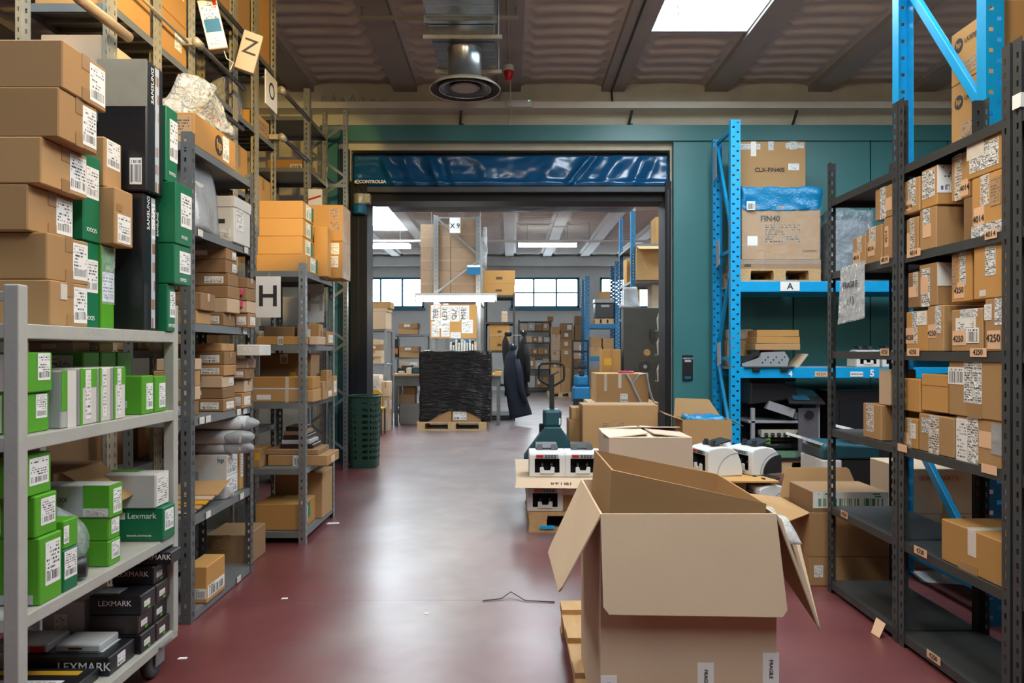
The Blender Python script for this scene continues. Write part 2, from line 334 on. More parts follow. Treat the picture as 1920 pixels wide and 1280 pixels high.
def carton(x0, x1, y0, y1, z0, z1, label, mat='kraft', rot=None, name='cardboard_box', cat='box', group=None, dec=(), txt=(), bev=.004, tilt=(0, 0)):
    x0, x1 = min(x0, x1), max(x0, x1); y0, y1 = min(y0, y1), max(y0, y1)
    w, d, h = x1 - x0 - .003, y1 - y0 - .003, z1 - z0 - .0006
    me = bpy.data.meshes.new(name); bm = rbox(w, d, h, bev); bm.to_mesh(me); bm.free(); me.materials.append(MATS[mat])
    o = bpy.data.objects.new(name, me); COL.objects.link(o)
    o.location = ((x0 + x1) / 2, (y0 + y1) / 2, z0)
    o.rotation_euler = (R(tilt[0]), R(tilt[1]), R(random.uniform(-.7, .7) if rot is None else rot))
    tag(o, label, cat, group)
    dm = (w, d, h)
    for q in dec:
        if isinstance(q, str): q = PRE[q]
        for k in (q if isinstance(q, list) else [q]): decal(o, dm, *k)
    for q in txt: face_text(o, dm, *q[:7], **(q[7] if len(q) > 7 else {}))
    CARTONS.append(o); o['_d'] = dm
    return o
def front(px0, px1, Y, z0, z1, depth, label, **kw):
    return carton(X(px0, Y), X(px1, Y), Y, Y + depth, z0, z1, label, **kw)
def aisle(xp, pn, pf, z0, z1, depth, label, **kw):
    """A carton whose aisle face lies in the plane x = xp between the sight lines pn (near) and pf (far)."""
    ya, yb = xp * F / (pn - 955), xp * F / (pf - 955)
    return carton(xp, xp + math.copysign(depth, xp), ya, yb, z0, z1, label, **kw)
PRE = {
 'Flab': ('F', .55, .9, .2, .75, 'label_print', 'shipping_label'), 'Rlab': ('R', .55, .92, .2, .8, 'label_print', 'shipping_label'), 'Llab': ('L', .12, .5, .15, .5, 'label_text', 'paper_label'),
 'Ftape': ('F', .42, .58, .55, 1, 'tape_brown', 'packing_tape'), 'Rtape': ('R', .42, .58, .55, 1, 'tape_brown', 'packing_tape'),
 'Ltape': [('L', .36, .62, .3, 1, 'tape_printed', 'printed_tape')], 'Lsilver': [('L', .3, .62, .05, 1, 'tape_silver', 'printed_tape')],
 'Ttape': ('T', 0, 1, .42, .58, 'tape_brown', 'packing_tape'), 'Tseam': ('T', 0, 1, .494, .506, 'kraft_dark', 'flap_seam'), 'Tclear': ('T', 0, 1, .4, .6, 'tape_clear', 'packing_tape'),
 'Fprint': ('F', .15, .5, .55, .85, 'print_on_kraft', 'printed_marks'), 'Fbars': ('F', .6, .9, .2, .6, 'label_bars', 'paper_label'), 'Fwhite': ('F', .3, .6, .35, .75, 'label_text', 'paper_label'),
 'Rwhite': ('R', .2, .8, .2, .75, 'label_text', 'paper_label'), 'Ftall': ('F', .44, .56, 0, 1, 'tape_pale', 'packing_tape'), 'Rlow': ('R', .4, .6, 0, 1, 'tape_brown', 'packing_tape'),
}
ORD = ['lowest', 'second from the bottom', 'third from the bottom', 'fourth from the bottom', 'fifth from the bottom', 'sixth from the bottom', 'seventh from the bottom', 'eighth from the bottom']
def sheet(name, label, cat, pts, mat, t=.003, group=None, uv=False, smooth=False):
    o = MB().sheet(pts, t).build(name, mat)
    return tag(o, label, cat, group)

# wrinkled soft block: a box cut fine and pushed about by noise
def nvec(p): return Vector([noise.noise(p + Vector(q)) for q in ((9.3, -1.5, 2.2), (-5.1, 7.7, 3.3), (1.9, 4.4, -8.6))])
def lump(w, d, h, n=(8, 8, 8), amp=.02, sc=6, seed=0, taper=0.0, rnd=.12):
    bm = bmesh.new(); bmesh.ops.create_cube(bm, size=1)
    bmesh.ops.subdivide_edges(bm, edges=list(bm.edges), cuts=max(n) - 1, use_grid_fill=True)
    for v in bm.verts:
        p = v.co.copy(); q = Vector((p.x * 2, p.y * 2, p.z * 2)); l = q.length
        m = max(abs(q.x), abs(q.y), abs(q.z))
        rq = q.normalized() * (m * 1.05); q = q.lerp(rq, rnd)
        k = 1 - taper * (q.z * .5 + .5)
        c = Vector((q.x * .5 * w * k, q.y * .5 * d * k, (q.z * .5 + .5) * h))
        o = nvec(c * sc + Vector((seed * 1.37, seed * 2.11, .5))) * amp
        if c.z < h * .06: o.z = abs(o.z) * .2
        v.co = c + o
        if v.co.z < 0: v.co.z = 0
    return bm
def lump_obj(name, mat, w, d, h, loc, parent=None, rot=0, smooth=True, **kw):
    bm = lump(w, d, h, **kw); me = bpy.data.meshes.new(name); bm.to_mesh(me); bm.free(); me.materials.append(MATS[mat])
    for p in me.polygons: p.use_smooth = smooth
    o = bpy.data.objects.new(name, me); COL.objects.link(o); o.location = loc; o.rotation_euler = (0, 0, R(rot))
    if parent: o.parent = parent
    return o
# ------------------------------------------------------------ the building
XL, XR, YB, YM, YF, ZC = -7.0, 8.0, -6.0, 9.1, 25.3, 4.5
struct(bx('floor', 'floor', XL, XR, YB, YF, -.1, 0))
struct(bx('wall_left', 'hall_grey', XL - .2, XL, YB, YF, 0, 5.2)); struct(bx('wall_right', 'hall_grey', XR, XR + .2, YB, YF, 0, 5.2))
struct(bx('wall_back', 'hall_grey', XL, XR, YB - .2, YB, 0, 5.2))
DX0, DX1, DZ = -1.93, 1.96, 3.79        # the opening between the halls
m = MB().box(XL, DX0, YM, YM + .3, 0, 5.0).box(DX1, XR, YM, YM + .3, 0, 5.0).box(DX0, DX1, YM, YM + .3, DZ, 5.0)
struct(m.build('wall_middle', 'plaster'))
# the far wall and its three blue framed windows
WZ0, WZ1 = Z(577, 25.3), Z(520, 25.3)
WIN = [(-5.1, X(795, 25.3)), (X(958, 25.3), X(1086, 25.3)), (X(1125, 25.3), 5.4)]
m = MB().box(XL, XR, YF, YF + .3, 0, WZ0).box(XL, XR, YF, YF + .3, WZ1, 5.2)
xs = [XL] + [k for w in WIN for k in w] + [XR]
for i in range(0, len(xs), 2): m.box(xs[i], xs[i + 1], YF, YF + .3, WZ0, WZ1)
struct(m.build('wall_far', 'plaster_white'))
for i, (a, b) in enumerate(WIN):
    w = struct(thing('window_%d' % (i + 1), 'bright blue framed window in the far wall', 'window')); del w['category']
    bx('pane', 'window_glow', a, b, YF + .12, YF + .13, WZ0, WZ1, w)
    f = MB(); t = .07
    f.box(a, b, YF - .02, YF + .1, WZ0, WZ0 + t).box(a, b, YF - .02, YF + .1, WZ1 - t, WZ1).box(a, a + t, YF - .02, YF + .1, WZ0, WZ1).box(b - t, b, YF - .02, YF + .1, WZ0, WZ1)
    n = 3 if i < 2 else 2
    for k in range(1, n): x = a + (b - a) * k / n; f.box(x - .03, x + .03, YF, YF + .09, WZ0, WZ1)
    if i == 1: f.box(a, b, YF + .02, YF + .08, (WZ0 + WZ1) / 2 - .02, (WZ0 + WZ1) / 2 + .02)
    f.build('window_frame', 'blue_dark', w)
    bx('window_sill', 'blue_dark', a - .05, b + .05, YF - .08, YF, WZ0 - .08, WZ0, w)
# roof: flat ribs every 1.26 m with shallow corrugated vaults between them
P = 1.26
SKY = {(1, 'n'): [(3.3, 7.45)], (0, 'n'): [(-2.6, .7)], (-2, 'n'): [(1.2, 3.6)], (3, 'n'): [(3.2, 6.4)],
       (-3, 'f'): [(16.0, 19.8), (10.5, 13.0)], (0, 'f'): [(10.2, 12.4), (13.2, 16.2)], (2, 'f'): [(10.0, 12.5), (13.4, 16.2)], (4, 'f'): [(10.5, 15.5)], (-2, 'f'): [(13.0, 15.5)]}  # a single seen pane in each hall; the others added unseen for brightness
def vault(k, y0, y1, holes, mb):
    x0, x1 = k * P + .14, (k + 1) * P - .14
    us = [0, .06, .14, .3, .5, .7, .86, .94, 1]; ny = int((y1 - y0) / .03125); idx = {}
    for j in range(ny + 1):
        y = y0 + (y1 - y0) * j / ny
        e = min(1, (y - y0) / .3, (y1 - y) / .3)
        for i, u in enumerate(us):
            r = math.sin(2 * math.pi * y / .25); r = (max(r, -.1) + .1) ** 2.2 * .06
            env = 1 if .1 < u < .9 else 0
            idx[i, j] = len(mb.v); mb.v.append((x0 + (x1 - x0) * u, y, ZC + .07 + .05 * (1 - (2 * u - 1) ** 4) - r * env * e))
    for j in range(ny):
        y = y0 + (y1 - y0) * (j + .5) / ny
        if any(a < y < b for a, b in holes): continue
        for i in range(len(us) - 1): mb.f.append((idx[i, j], idx[i, j + 1], idx[i + 1, j + 1], idx[i + 1, j]))
for hall, (y0, y1) in (('n', (YB, YM)), ('f', (YM + .3, YF))):
    mb = MB(); rb = MB()
    for k in range(-6, 7):
        hs = SKY.get((k, hall), []); vault(k, y0, y1, hs, mb)
        if k > -6: rb.box(k * P - .14, k * P + .14, y0, y1, ZC, ZC + .12)
        for a, b in hs:
            w = struct(thing('window_%d' % (len([o for o in COL.objects if o.name.startswith('window_')]) + 10), 'one of the bright roof panes between the ribs, most of them added unseen for brightness', 'skylight')); del w['category']
            bx('pane', 'skylight_fill_glow', k * P + .14, (k + 1) * P - .14, a, b, ZC + .16, ZC + .17, w)
            f = MB(); xa, xb = k * P + .13, (k + 1) * P - .13
            f.box(xa, xb, a - .03, a + .01, ZC + .03, ZC + .2).box(xa, xb, b - .01, b + .03, ZC + .03, ZC + .2).box(xa, xa + .025, a, b, ZC + .03, ZC + .2).box(xb - .025, xb, a, b, ZC + .03, ZC + .2)
            f.build('window_frame', 'machine_grey', w)
            if k == 1: MB().tube([(X(1269, 6.9), 6.9, ZC + .15), (X(1272, 6.9), 6.9, Z(34, 6.9)), (X(1276, 6.9), 6.9, Z(33, 6.9))], .005, 6).build('opening_rod', 'steel_dark', w)
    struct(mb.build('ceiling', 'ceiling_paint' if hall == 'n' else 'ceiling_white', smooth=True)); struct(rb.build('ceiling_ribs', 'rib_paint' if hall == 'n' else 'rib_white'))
struct(bx('ceiling_deck', 'rib_paint', XL - .2, XR + .2, YB - .2, YF + .3, ZC + .6, ZC + .7))
# cross girder and far-hall beams
struct(bx('trim_10', 'plaster_white', XL, XR, YF - .25, YF, ZC - .3, ZC))
# ledge, teal cladding and the door surround on the dividing wall
struct(bx('trim_1', 'ledge', -5.5, XR, YM - .25, YM, 4.225, 4.30))
struct(bx('trim_2', 'teal_panel', X(605, YM), XR, YM - .13, YM, Z(269, YM), Z(240, YM)))
struct(bx('trim_3', 'teal_panel', DX1 + .02, 2.48, YM - .1, YM, 0, Z(269, YM)))
m = MB()
for i in range(6): m.box(2.5 + i * .93, 2.5 + i * .93 + .915, YM - .1, YM, 0, Z(269, YM))
struct(m.build('trim_4', 'teal_panel'))
struct(bx('trim_5', 'teal_panel', X(614, YM), X(636, YM), YM - .1, YM, 0, Z(269, YM))); struct(bx('trim_6', 'teal_dark', X(637, YM), DX0 - .01, YM - .07, YM, 0, Z(282, YM)))
# guide columns of the fast rolling door
dr = thing('roll_up_door', 'blue roll-up curtain door drawn up above the opening between the halls', 'door', (0, 0, 0))
for x0, x1 in ((X(658, YM), X(690, YM)), (X(1245, YM), X(1257, YM))):
    g = MB().box(x0, x1, YM - .06, YM + .34, 0, 3.4).build('guide_column', 'black_metal', dr, bevel=.006)
    g2 = bx('guide_groove', 'black_plastic', (x0 + x1) / 2 - .008, (x0 + x1) / 2 + .008, YM - .064, YM - .06, .02, 3.3, g)
bx('head_box', 'black_metal', DX0, DX1, YM + .05, YM + .4, 3.18, 3.36, dr)
m = MB().cyl((DX0, YM + .12, 3.73), (DX1, YM + .12, 3.73), .05, n=20); m.build('roller', 'black_metal', dr, smooth=True); bx('gap_backing', 'black_metal', DX0, DX1, YM + .18, YM + .2, 3.3, 3.789, dr)  # black backing added to shut out the bright gap above the curtain
bx('bottom_bar', 'steel_dark', DX0 + .02, DX1 - .02, YM - .05, YM + .03, 3.27, 3.34, dr, bevel=.006)
# the slack curtain: folds lean away from both ends
def curtain():
    n, mz = 150, 22; vs = []; fs = []
    rnd = random.Random(3)
    folds = [(-1.55, .30, .035, .05), (-1.3, .34, .03, .07), (-.98, .25, .045, .06), (-.85, .22, -.03, .05), (-.35, .2, .02, .1), (.55, -.25, .025, .12), (1.0, -.55, .05, .045), (1.06, -.55, -.04, .05), (1.35, -.4, .03, .08), (1.65, -.3, .03, .06), (1.8, -.3, -.02, .05)]
    for j in range(mz + 1):
        v = j / mz; z = 3.34 + v * .38
        for i in range(n + 1):
            x = DX0 + .03 + (DX1 - DX0 - .06) * i / n; y = YM - .02
            for fx, sl, am, wd_ in folds:
                c = fx + (1 - v) * sl * .55; y -= am * 1.3 * math.exp(-((x - c) / wd_) ** 2) * math.sin(math.pi * min(1, .12 + v * .8))
            y += .018 * noise.noise(Vector((x * 3.2, v * 2.2, 3))) + .006 * noise.noise(Vector((x * 11, v * 5, 9)))
            y -= .03 * math.exp(-((v - .12) / .08) ** 2)
            vs.append((x, y, z))
    for j in range(mz):
        for i in range(n): a = j * (n + 1) + i; fs.append((a, a + 1, a + n + 2, a + n + 1))
    return MB().add(vs, fs).build('curtain', 'curtain_blue', dr, smooth=True, solid=.004)
cur = curtain()
text(cur, 'CONTROLSA', .052, 'ink_white', (X(702, YM), YM - .125, Z(345, YM)), bold=.002, sx=1.05)
lg = MB().box(X(669, YM), X(673, YM), YM - .126, YM - .124, Z(349, YM), Z(341, YM)).box(X(669, YM), X(677, YM), YM - .126, YM - .124, Z(342.5, YM), Z(341, YM)).box(X(669, YM), X(677, YM), YM - .126, YM - .124, Z(349, YM), Z(347.5, YM)).box(X(673, YM), X(679, YM), YM - .126, YM - .124, Z(345.8, YM), Z(344.4, YM))
lg.build('printed_logo', 'ink_white', cur)
mt = MB().cyl((X(678, YM), YM - .12, Z(387, YM)), (X(678, YM), YM - .12, Z(368, YM)), .075, n=20).build('motor', 'steel_warm', dr, smooth=True, bevel=.004)
MB().cyl((X(678, YM), YM - .12, Z(405, YM)), (X(678, YM), YM - .12, Z(387, YM)), .085, n=20).build('motor_cap', 'blue_print', mt, smooth=True, bevel=.01)
bx('motor_bracket', 'steel_warm', X(684, YM), X(698, YM), YM - .16, YM - .06, Z(385, YM), Z(368, YM), mt)
# strip curtain of clear film rolled up behind the door
sc_ = MB(); pts = []
nx = 40; vs = []; fs = []
for j in range(7):
    for i in range(nx + 1):
        x = -1.75 + 3.4 * i / nx; v = j / 6; vs.append((x, YM + .62 + .05 * math.sin(v * 3.1) + .03 * noise.noise(Vector((x * 2, v * 2, 0))), Z(397, YM + .6) + v * .13 + .012 * noise.noise(Vector((x * 4, v, 5)))))
for j in range(6):
    for i in range(nx): a = j * (nx + 1) + i; fs.append((a, a + 1, a + nx + 2, a + nx + 1))
o = sc_.add(vs, fs).build('clear_curtain', 'film_white', smooth=True, solid=.003); tag(o, 'clear plastic curtain rolled up behind the blue roll-up door', 'curtain')
for x in (-1.2, .1, 1.3): bx('bracket', 'steel_dark', x, x + .03, YM + .39, YM + .66, 3.24, 3.26, o)
sg = thing('door_control_panel', 'narrow black control panel fixed on the teal column beside the opening', 'control panel', (X(1285, YM), YM - .1, Z(712, YM)))
hh = Z(665, YM) - Z(712, YM)
bx('panel_box', 'black_plastic', -.062, .062, -.03, 0, 0, hh, sg, bevel=.006)
decal(sg, (.1, .06, hh), 'F', .12, .88, .72, .8, 'paper_grey', 'name_plate'); text(sg, 'NERGECO', .026, 'ink_white', (0, -.034, hh * .86)); decal(sg, (.1, .06, hh), 'F', .15, .85, .06, .16, 'blue_print', 'name_plate')
# wall clutter: brackets, cable loops, conduit boxes
for i, (px, h_) in enumerate(((866, 28), (1181, 27), (1485, 34))):
    b = MB(); x = X(px, YM); z0 = Z(205 + h_, YM - .1)
    b.bar((x, YM - .16, 4.225), (x - .02, YM - .03, z0), .03, .012); b.box(x - .03, x + .03, YM - .03, YM, z0 - .03, z0 + .03)
    tag(b.build('ledge_bracket', 'steel_dark'), ('small steel bracket under the wall ledge above the blue curtain middle', 'steel bracket under the wall ledge above the right end of the blue curtain', 'steel bracket under the wall ledge over the box with blue wrap')[i], 'bracket', 'brackets under the wall ledge')
for i in range(7):
    x0 = -2.3 + i * .115; pts = []
    for k in range(15):
        t = k / 14; pts.append((x0 + .025 + t * (.075 if i < 5 else .1), YM - .05 - .02 * math.sin(t * 3), 4.302 + (.13, .15, .11, .14, .12, .1, .08)[i] * math.sin(t * math.pi) ** .6))
    tag(MB().tube(pts, .011, 6).build('cable_loop', 'plaster', smooth=True), 'grey plastered cable looping over the wall ledge near the roof', 'cable', 'cables looped over the wall ledge')
# light fitting and alarm on the ledge
em = thing('emergency_light', 'slim white emergency light with a green dot on the wall ledge', 'lamp', (X(975, 8.8), 8.83, Z(202, 8.83)))
bx('housing', 'machine_white', -.15, .15, -.04, .04, 0, .085, em, bevel=.01); bx('diffuser', 'paper', -.14, .14, -.046, -.04, .012, .05, em); bx('indicator', 'led_green', .1, .11, -.05, -.046, .066, .074, em)
YA = 8.0
al = thing('alarm_beacon', 'red alarm beacon hanging from a conduit below the roof rib', 'alarm', (X(954, YA), YA, Z(123, YA)))
MB().cyl((0, 0, 0), (0, 0, -.06), .055, .058).build('base', 'ledge', al, bevel=.005)
MB().lathe([(0, -.165), (.02, -.16), (.04, -.14), (.05, -.1), (.052, -.06)], n=20).build('red_lens', 'red_plastic', al, smooth=True)
MB().tube([(0, 0, 0), (0, 0, .07), (0, -.1, .1), (-.02, -1.7, .1)], .01, 8).build('conduit', 'steel_warm', al)
MB().tube([(.01, .05, -.05), (.02, .5, -.12), (.02, .95, -.25), (.01, .97, -.35)], .006, 6).build('cable', 'plaster', al)
o = MB().tube([(1.2, 4, ZC - .015), (1.22, 6.5, ZC - .012), (1.23, 8.2, ZC - .012), (1.24, 9.06, ZC - .012), (1.26, 9.07, 4.3)], .012, 6).build('rib_cable', 'black_plastic'); tag(o, 'thin dark cable clipped along the roof rib beside the skylight', 'cable')

# ------------------------------------------------------------ air duct with round diffuser
du = thing('air_duct', 'square galvanised air duct under the roof with a round diffuser', 'air duct', (-.385, 6.48, 3.95))
m = MB().box(-.265, .265, -5, .55, 0, .42).build('duct_run', 'duct_steel', du, bevel=.004)
for i, y in enumerate((-.62, -2.1)):
    MB().box(-.285, .285, y - .018, y + .018, -.02, .44).build('joint_flange', 'duct_steel', du)
for i in range(9):
    y = .5 - i * .17
    MB().box(-.266, .266, y - .004, y + .004, -.004, .0).build('seam_rib', 'duct_steel', du)
MB().lathe([(.155, 0), (.143, -.02), (.143, -.27), (.16, -.28)], n=40).build('neck', 'galv', du, smooth=True)
df = MB().lathe([(.155, -.27), (.2, -.275), (.27, -.3), (.31, -.335), (.308, -.345), (.3, -.341)], n=56).build('diffuser', 'steel_warm', du, smooth=True)
MB().lathe([(.302, -.342), (.27, -.325), (.2, -.3), (.15, -.29)], n=56).build('diffuser_bowl', 'rubber', df, smooth=True); MB().tube([(.222 * math.cos(t), .222 * math.sin(t), -.336) for t in [2 * math.pi * i / 56 for i in range(56)]], .004, 6, True).build('ring_edge', 'galv', df, smooth=True)
MB().lathe([(.235, -.325), (.228, -.34), (.17, -.315), (.1, -.295), (.1, -.29), (.17, -.305), (.235, -.325)], n=48).build('diffuser_ring', 'steel_dark', df, smooth=True)
MB().lathe([(0, -.335), (.1, -.335), (.13, -.325), (.1, -.3), (0, -.295)], n=40).build('diffuser_disc', 'rib_paint', df, smooth=True)
MB().lathe([(.15, -.2895), (.0, -.286)], n=40).build('diffuser_throat', 'rubber', df, smooth=True)
def hanger(y, x0, x1, z, label, w=.035):
    h_ = thing('duct_hanger', label, 'hanger', (0, y, z), group='hangers under the air duct')
    MB().box(x0, x1, -w / 2, w / 2, -.03, 0).build('channel', 'steel_warm', h_)
    for x in (x0 + .03, x1 - .03): MB().cyl((x, 0, 0), (x, 0, ZC + .01 - z), .006, n=8).build('threaded_rod', 'steel', h_)
hanger(6.84, -1.38, .09, 4.41, 'long steel channel slung across under the duct ahead of the diffuser'); hanger(6.93, -.69, -.07, 3.95, 'short steel channel under the far end of the duct behind the diffuser')
hanger(6.14, -.71, -.06, 3.944, 'thin steel bar on rods under the duct joint, nearest the camera', .018)

# ------------------------------------------------------------ racks
PM = {}
def perf(key, pts, holes, height, pitch, hh, start=.03):
    """Folded strip with punched slots: pts is the unrolled cross-section, holes maps strip number to the rows it is punched in (0 even, 1 odd, 2 all)."""
    if key in PM: return PM[key]
    zs = [0.0]; cells = []; k = 0; z = start
    while z + hh < height - .01:
        zs += [z, z + hh]; z += pitch; k += 1
    zs.append(height); vs = [(x, y, z) for z in zs for x, y in pts]; n = len(pts); fs = []
    for j in range(len(zs) - 1):
        for i in range(n - 1):
            if i in holes and j % 2 == 1 and (holes[i] == 2 or (j // 2) % 2 == holes[i]): continue
            fs.append((j * n + i, j * n + i + 1, (j + 1) * n + i + 1, (j + 1) * n + i))
    me = bpy.data.meshes.new(key); me.from_pydata(vs, [], fs); PM[key] = me; return me
def post(parent, x, y, h, rot, mat, w=.04, z=0, name='post', plain=False, pitch=.05, slot=.022, sw=.0055):
    key = 'angle_%d_%d_%d_%s' % (round(h * 100), round(w * 1000), plain, mat)
    pts = [(w, 0), (w * .55 + sw, 0), (w * .55 - sw, 0), (0, 0), (0, w * .55 - sw), (0, w * .55 + sw), (0, w)]
    new = key not in PM
    me = perf(key, pts, {} if plain else {1: 2, 4: 2}, h, pitch, slot)
    if new: me.materials.append(MATS[mat])
    o = bpy.data.objects.new(name, me); COL.objects.link(o); o.parent = parent; o.location = (x, y, z); o.rotation_euler = (0, 0, R(rot))
    md = o.modifiers.new('gauge', 'SOLIDIFY'); md.thickness = .0025; md.offset = 1
    return o
def shelf(parent, x0, x1, y0, y1, z, mat, t=.04, ribs=0, name='shelf'):
    """Folded sheet-metal tray: top face at z, rims turned down."""
    m = MB().add([(x0, y0, z), (x1, y0, z), (x1, y1, z), (x0, y1, z), (x0, y0, z - t), (x1, y0, z - t), (x1, y1, z - t), (x0, y1, z - t)],
                 [(0, 1, 2, 3), (0, 4, 5, 1), (1, 5, 6, 2), (2, 6, 7, 3), (3, 7, 4, 0)])
    o = m.build(name, mat, parent); md = o.modifiers.new('gauge', 'SOLIDIFY'); md.thickness = .003; md.offset = -1
    for i in range(ribs):
        y = y0 + (y1 - y0) * (i + .5) / ribs; bx('rib', mat, x0 + .01, x1 - .01, y - .012, y + .012, z - .022, z - .004, o)
    return o
def rack(name, label, x0, x1, frames, levels, h, pm, sm, hs=None, w=.04, ribs=0, skip=(), plain=False, t=.04, group=None, feet=True, brace=False):
    """Slotted-angle shelving: x0..x1 deep, one pair of posts at each frame y, trays between neighbours."""
    r = thing(name, label, 'shelving', (0, 0, 0), group=group)
    n = len(frames)
    for i, y in enumerate(frames):
        hh = hs[i] if hs else h
        if i < n - 1 or n == 1:
            post(r, x0, y, hh, 0, pm, w, plain=plain); post(r, x1, y, hh, 90, pm, w, plain=plain)
        if i == n - 1 or n > 2:
            dy = -.003 if (0 < i < n - 1) else 0
            post(r, x1, y + dy, hh, 180, pm, w, plain=plain); post(r, x0, y + dy, hh, 270, pm, w, plain=plain)
    for i in range(n - 1):
        for k, z in enumerate(levels):
            if (i, k) in skip: continue
            shelf(r, x0 + .004, x1 - .004, frames[i] + .004, frames[i + 1] - .004, z, sm, t, ribs)
    if brace:
        for y in (frames[0], frames[-1]):
            for k in range(len(levels) - 1):
                a, b = (x0 + .02, x1 - .02) if k % 2 else (x1 - .02, x0 + .02)
                MB().bar((a, y + (.006 if y == frames[0] else -.006), levels[k] + .05), (b, y + (.006 if y == frames[0] else -.006), levels[k + 1] - .08), .02, .003, (0, 1, 0)).build('brace', pm, r)
    return r
def edge_tag(x, y0, y1, z, s, label, side, mat='tag_orange'):
    """A paper number tag stuck on the aisle rim of a tray."""
    o = thing('shelf_tag', label, 'label', (x, (y0 + y1) / 2, z), group='number tags on the shelf edges'); w = abs(y1 - y0)
    dm = (.0001, w, .034); decal(o, dm, 'L' if side < 0 else 'R', 0, 1, 0, 1, mat, 'paper', t=.0015)
    if s: face_text(o, dm, 'L' if side < 0 else 'R', .5, .5, s, .03)
    return o
def up_blue(parent, x, y, h, front, z=0, side=.07, w=.085, mat='blue_paint', name='post'):
    """Pallet-rack upright: a punched channel whose broad face looks along -y."""
    key = 'blue_%d_%d_%s' % (round(h * 100), round(w * 1000), mat); a = w
    pts = [(-a / 2, side), (-a / 2, 0), (-a * .36, 0), (-a * .1, 0), (a * .1, 0), (a * .36, 0), (a / 2, 0), (a / 2, side)]
    new = key not in PM
    me = perf(key, pts, {2: 0, 4: 1}, h, .0515, .021)
    if new: me.materials.append(MATS[mat])
    o = bpy.data.objects.new(name, me); COL.objects.link(o); o.parent = parent; o.location = (x, y, z)
    if not front: o.rotation_euler = (0, 0, R(180))
    md = o.modifiers.new('gauge', 'SOLIDIFY'); md.thickness = .003; md.offset = 1
    return o
# pallet
def make_pallet(name, label, L, W, mat='wood', along='x'):
    p = thing(name, label, 'pallet', (0, 0, 0), group='wooden pallets on the floor')
    for i in range(5):
        y = -W / 2 + .07 + i * (W - .14) / 4; bx('deck_board', mat, -L / 2, L / 2, y - .065, y + .065, .122, .144, p)
    for i in range(3):
        x = -L / 2 + .07 + i * (L - .14) / 2
        bx('cross_board', mat, x - .07, x + .07, -W / 2, W / 2, .1, .1215, p)
        for j in range(3):
            y = -W / 2 + .05 + j * (W - .1) / 2; bx('block', mat, x - .065, x + .065, y - .05, y + .05, .0225, .0995, p)
    for j in range(3):
        y = -W / 2 + .05 + j * (W - .1) / 2; bx('bottom_board', mat, -L / 2, L / 2, y - .05, y + .05, 0, .022, p)
    return p
PAL = {}
def pallet(label, x, y, L=1.2, W=.8, rot=0, z=0, mat='wood'):
    k = (L, W, mat)
    if k not in PAL: PAL[k] = o = make_pallet('pallet', label, L, W, mat)
    else: o = copy_tree(PAL[k])
    o['label'] = label; o.location = (x, y, z); o.rotation_euler = (0, 0, R(rot)); return o
# ------------------------------------------------------------ white trolley at the left edge
tr = thing('shelf_trolley', 'white painted steel trolley with four shelves on castors, stacked with printer cartons', 'trolley', (0, 0, 0))
tx0, tx1, ty0, ty1 = -2.06, -1.44, 2.19, 3.25
for x, y in ((tx0, ty0), (tx1 - .045, ty0), (tx0, ty1 - .045), (tx1 - .045, ty1 - .045)):
    MB().box(x, x + .045, y, y + .045, .13, 1.545).build('post', 'white_paint', tr, bevel=.004)
for z, t in ((1.43, .045), (1.095, .045), (.56, .04), (.15, .04)):
    m = MB().box(tx0 + .002, tx1 - .002, ty0 + .002, ty1 - .002, z - t, z); m.build('shelf', 'white_paint', tr, bevel=.003)
for z in (1.525,): bx('end_bar', 'white_paint', tx0 + .045, tx1 - .045, ty0 + .006, ty0 + .036, z - .03, z, tr, bevel=.003)
for x, y in ((tx0 + .05, ty0 + .1), (tx1 - .05, ty0 + .1), (tx0 + .05, ty1 - .13), (tx1 - .04, ty1 - .13)):
    c = MB().box(x - .05, x + .05, y - .05, y + .05, .125, .13).box(x - .03, x - .024, y - .055, y + .02, .05, .125).box(x + .024, x + .03, y - .055, y + .02, .05, .125).build('caster', 'steel', tr)
    MB().lathe([(.02, -.02), (.055, -.021), (.064, -.014), (.064, .014), (.055, .021), (.02, .02), (.02, -.02)], n=28).build('wheel', 'steel_dark', c, smooth=True).matrix_local = Matrix.Translation((x, y - .035, .065)) @ Matrix.Rotation(R(90), 4, 'Y')
G = 'brown cartons stacked on the white trolley'
LB = [('R', .6, .97, .1, .92, 'label_print', 'shipping_label'), ('R', .42, .6, .68, 1, 'tape_brown', 'packing_tape'), ('R', .42, .6, 0, .28, 'tape_brown', 'packing_tape')]
zz = 1.4305
for i, (xr, ya, yb, h_) in enumerate(((-1.488, 2.42, 2.64, .15), (-1.505, 2.43, 2.675, .155), (-1.548, 2.4, 2.655, .15), (-1.505, 2.4, 2.665, .152), (-1.455, 2.41, 2.64, .162), (-1.448, 2.42, 2.685, .157))):
    carton(xr - .46, xr, ya, yb, zz, zz + h_, 'large brown carton, %s of the tall stack on the white trolley' % (ORD[i] if i < 5 else 'topmost'), 'kraft', group=G, dec=LB + ([('R', .25, .42, .6, .95, 'tape_clear', 'packing_tape', 'torn clear tape')] if i == 0 else []), rot=0); zz += h_ + .0006
GL = [('R', .12, .92, .42, .8, 'label_print', 'shipping_label')]
GG = 'green cartons upright on the trolley top'
carton(-1.75, -1.545, 2.70, 2.815, 1.4305, 1.75, 'dark green carton standing upright, lower of two behind the brown stack', 'green_carton', name='toner_carton', group=GG, dec=GL, rot=0, txt=[('R', .4, .12, 'XXX25', .022, 'ink_white')])
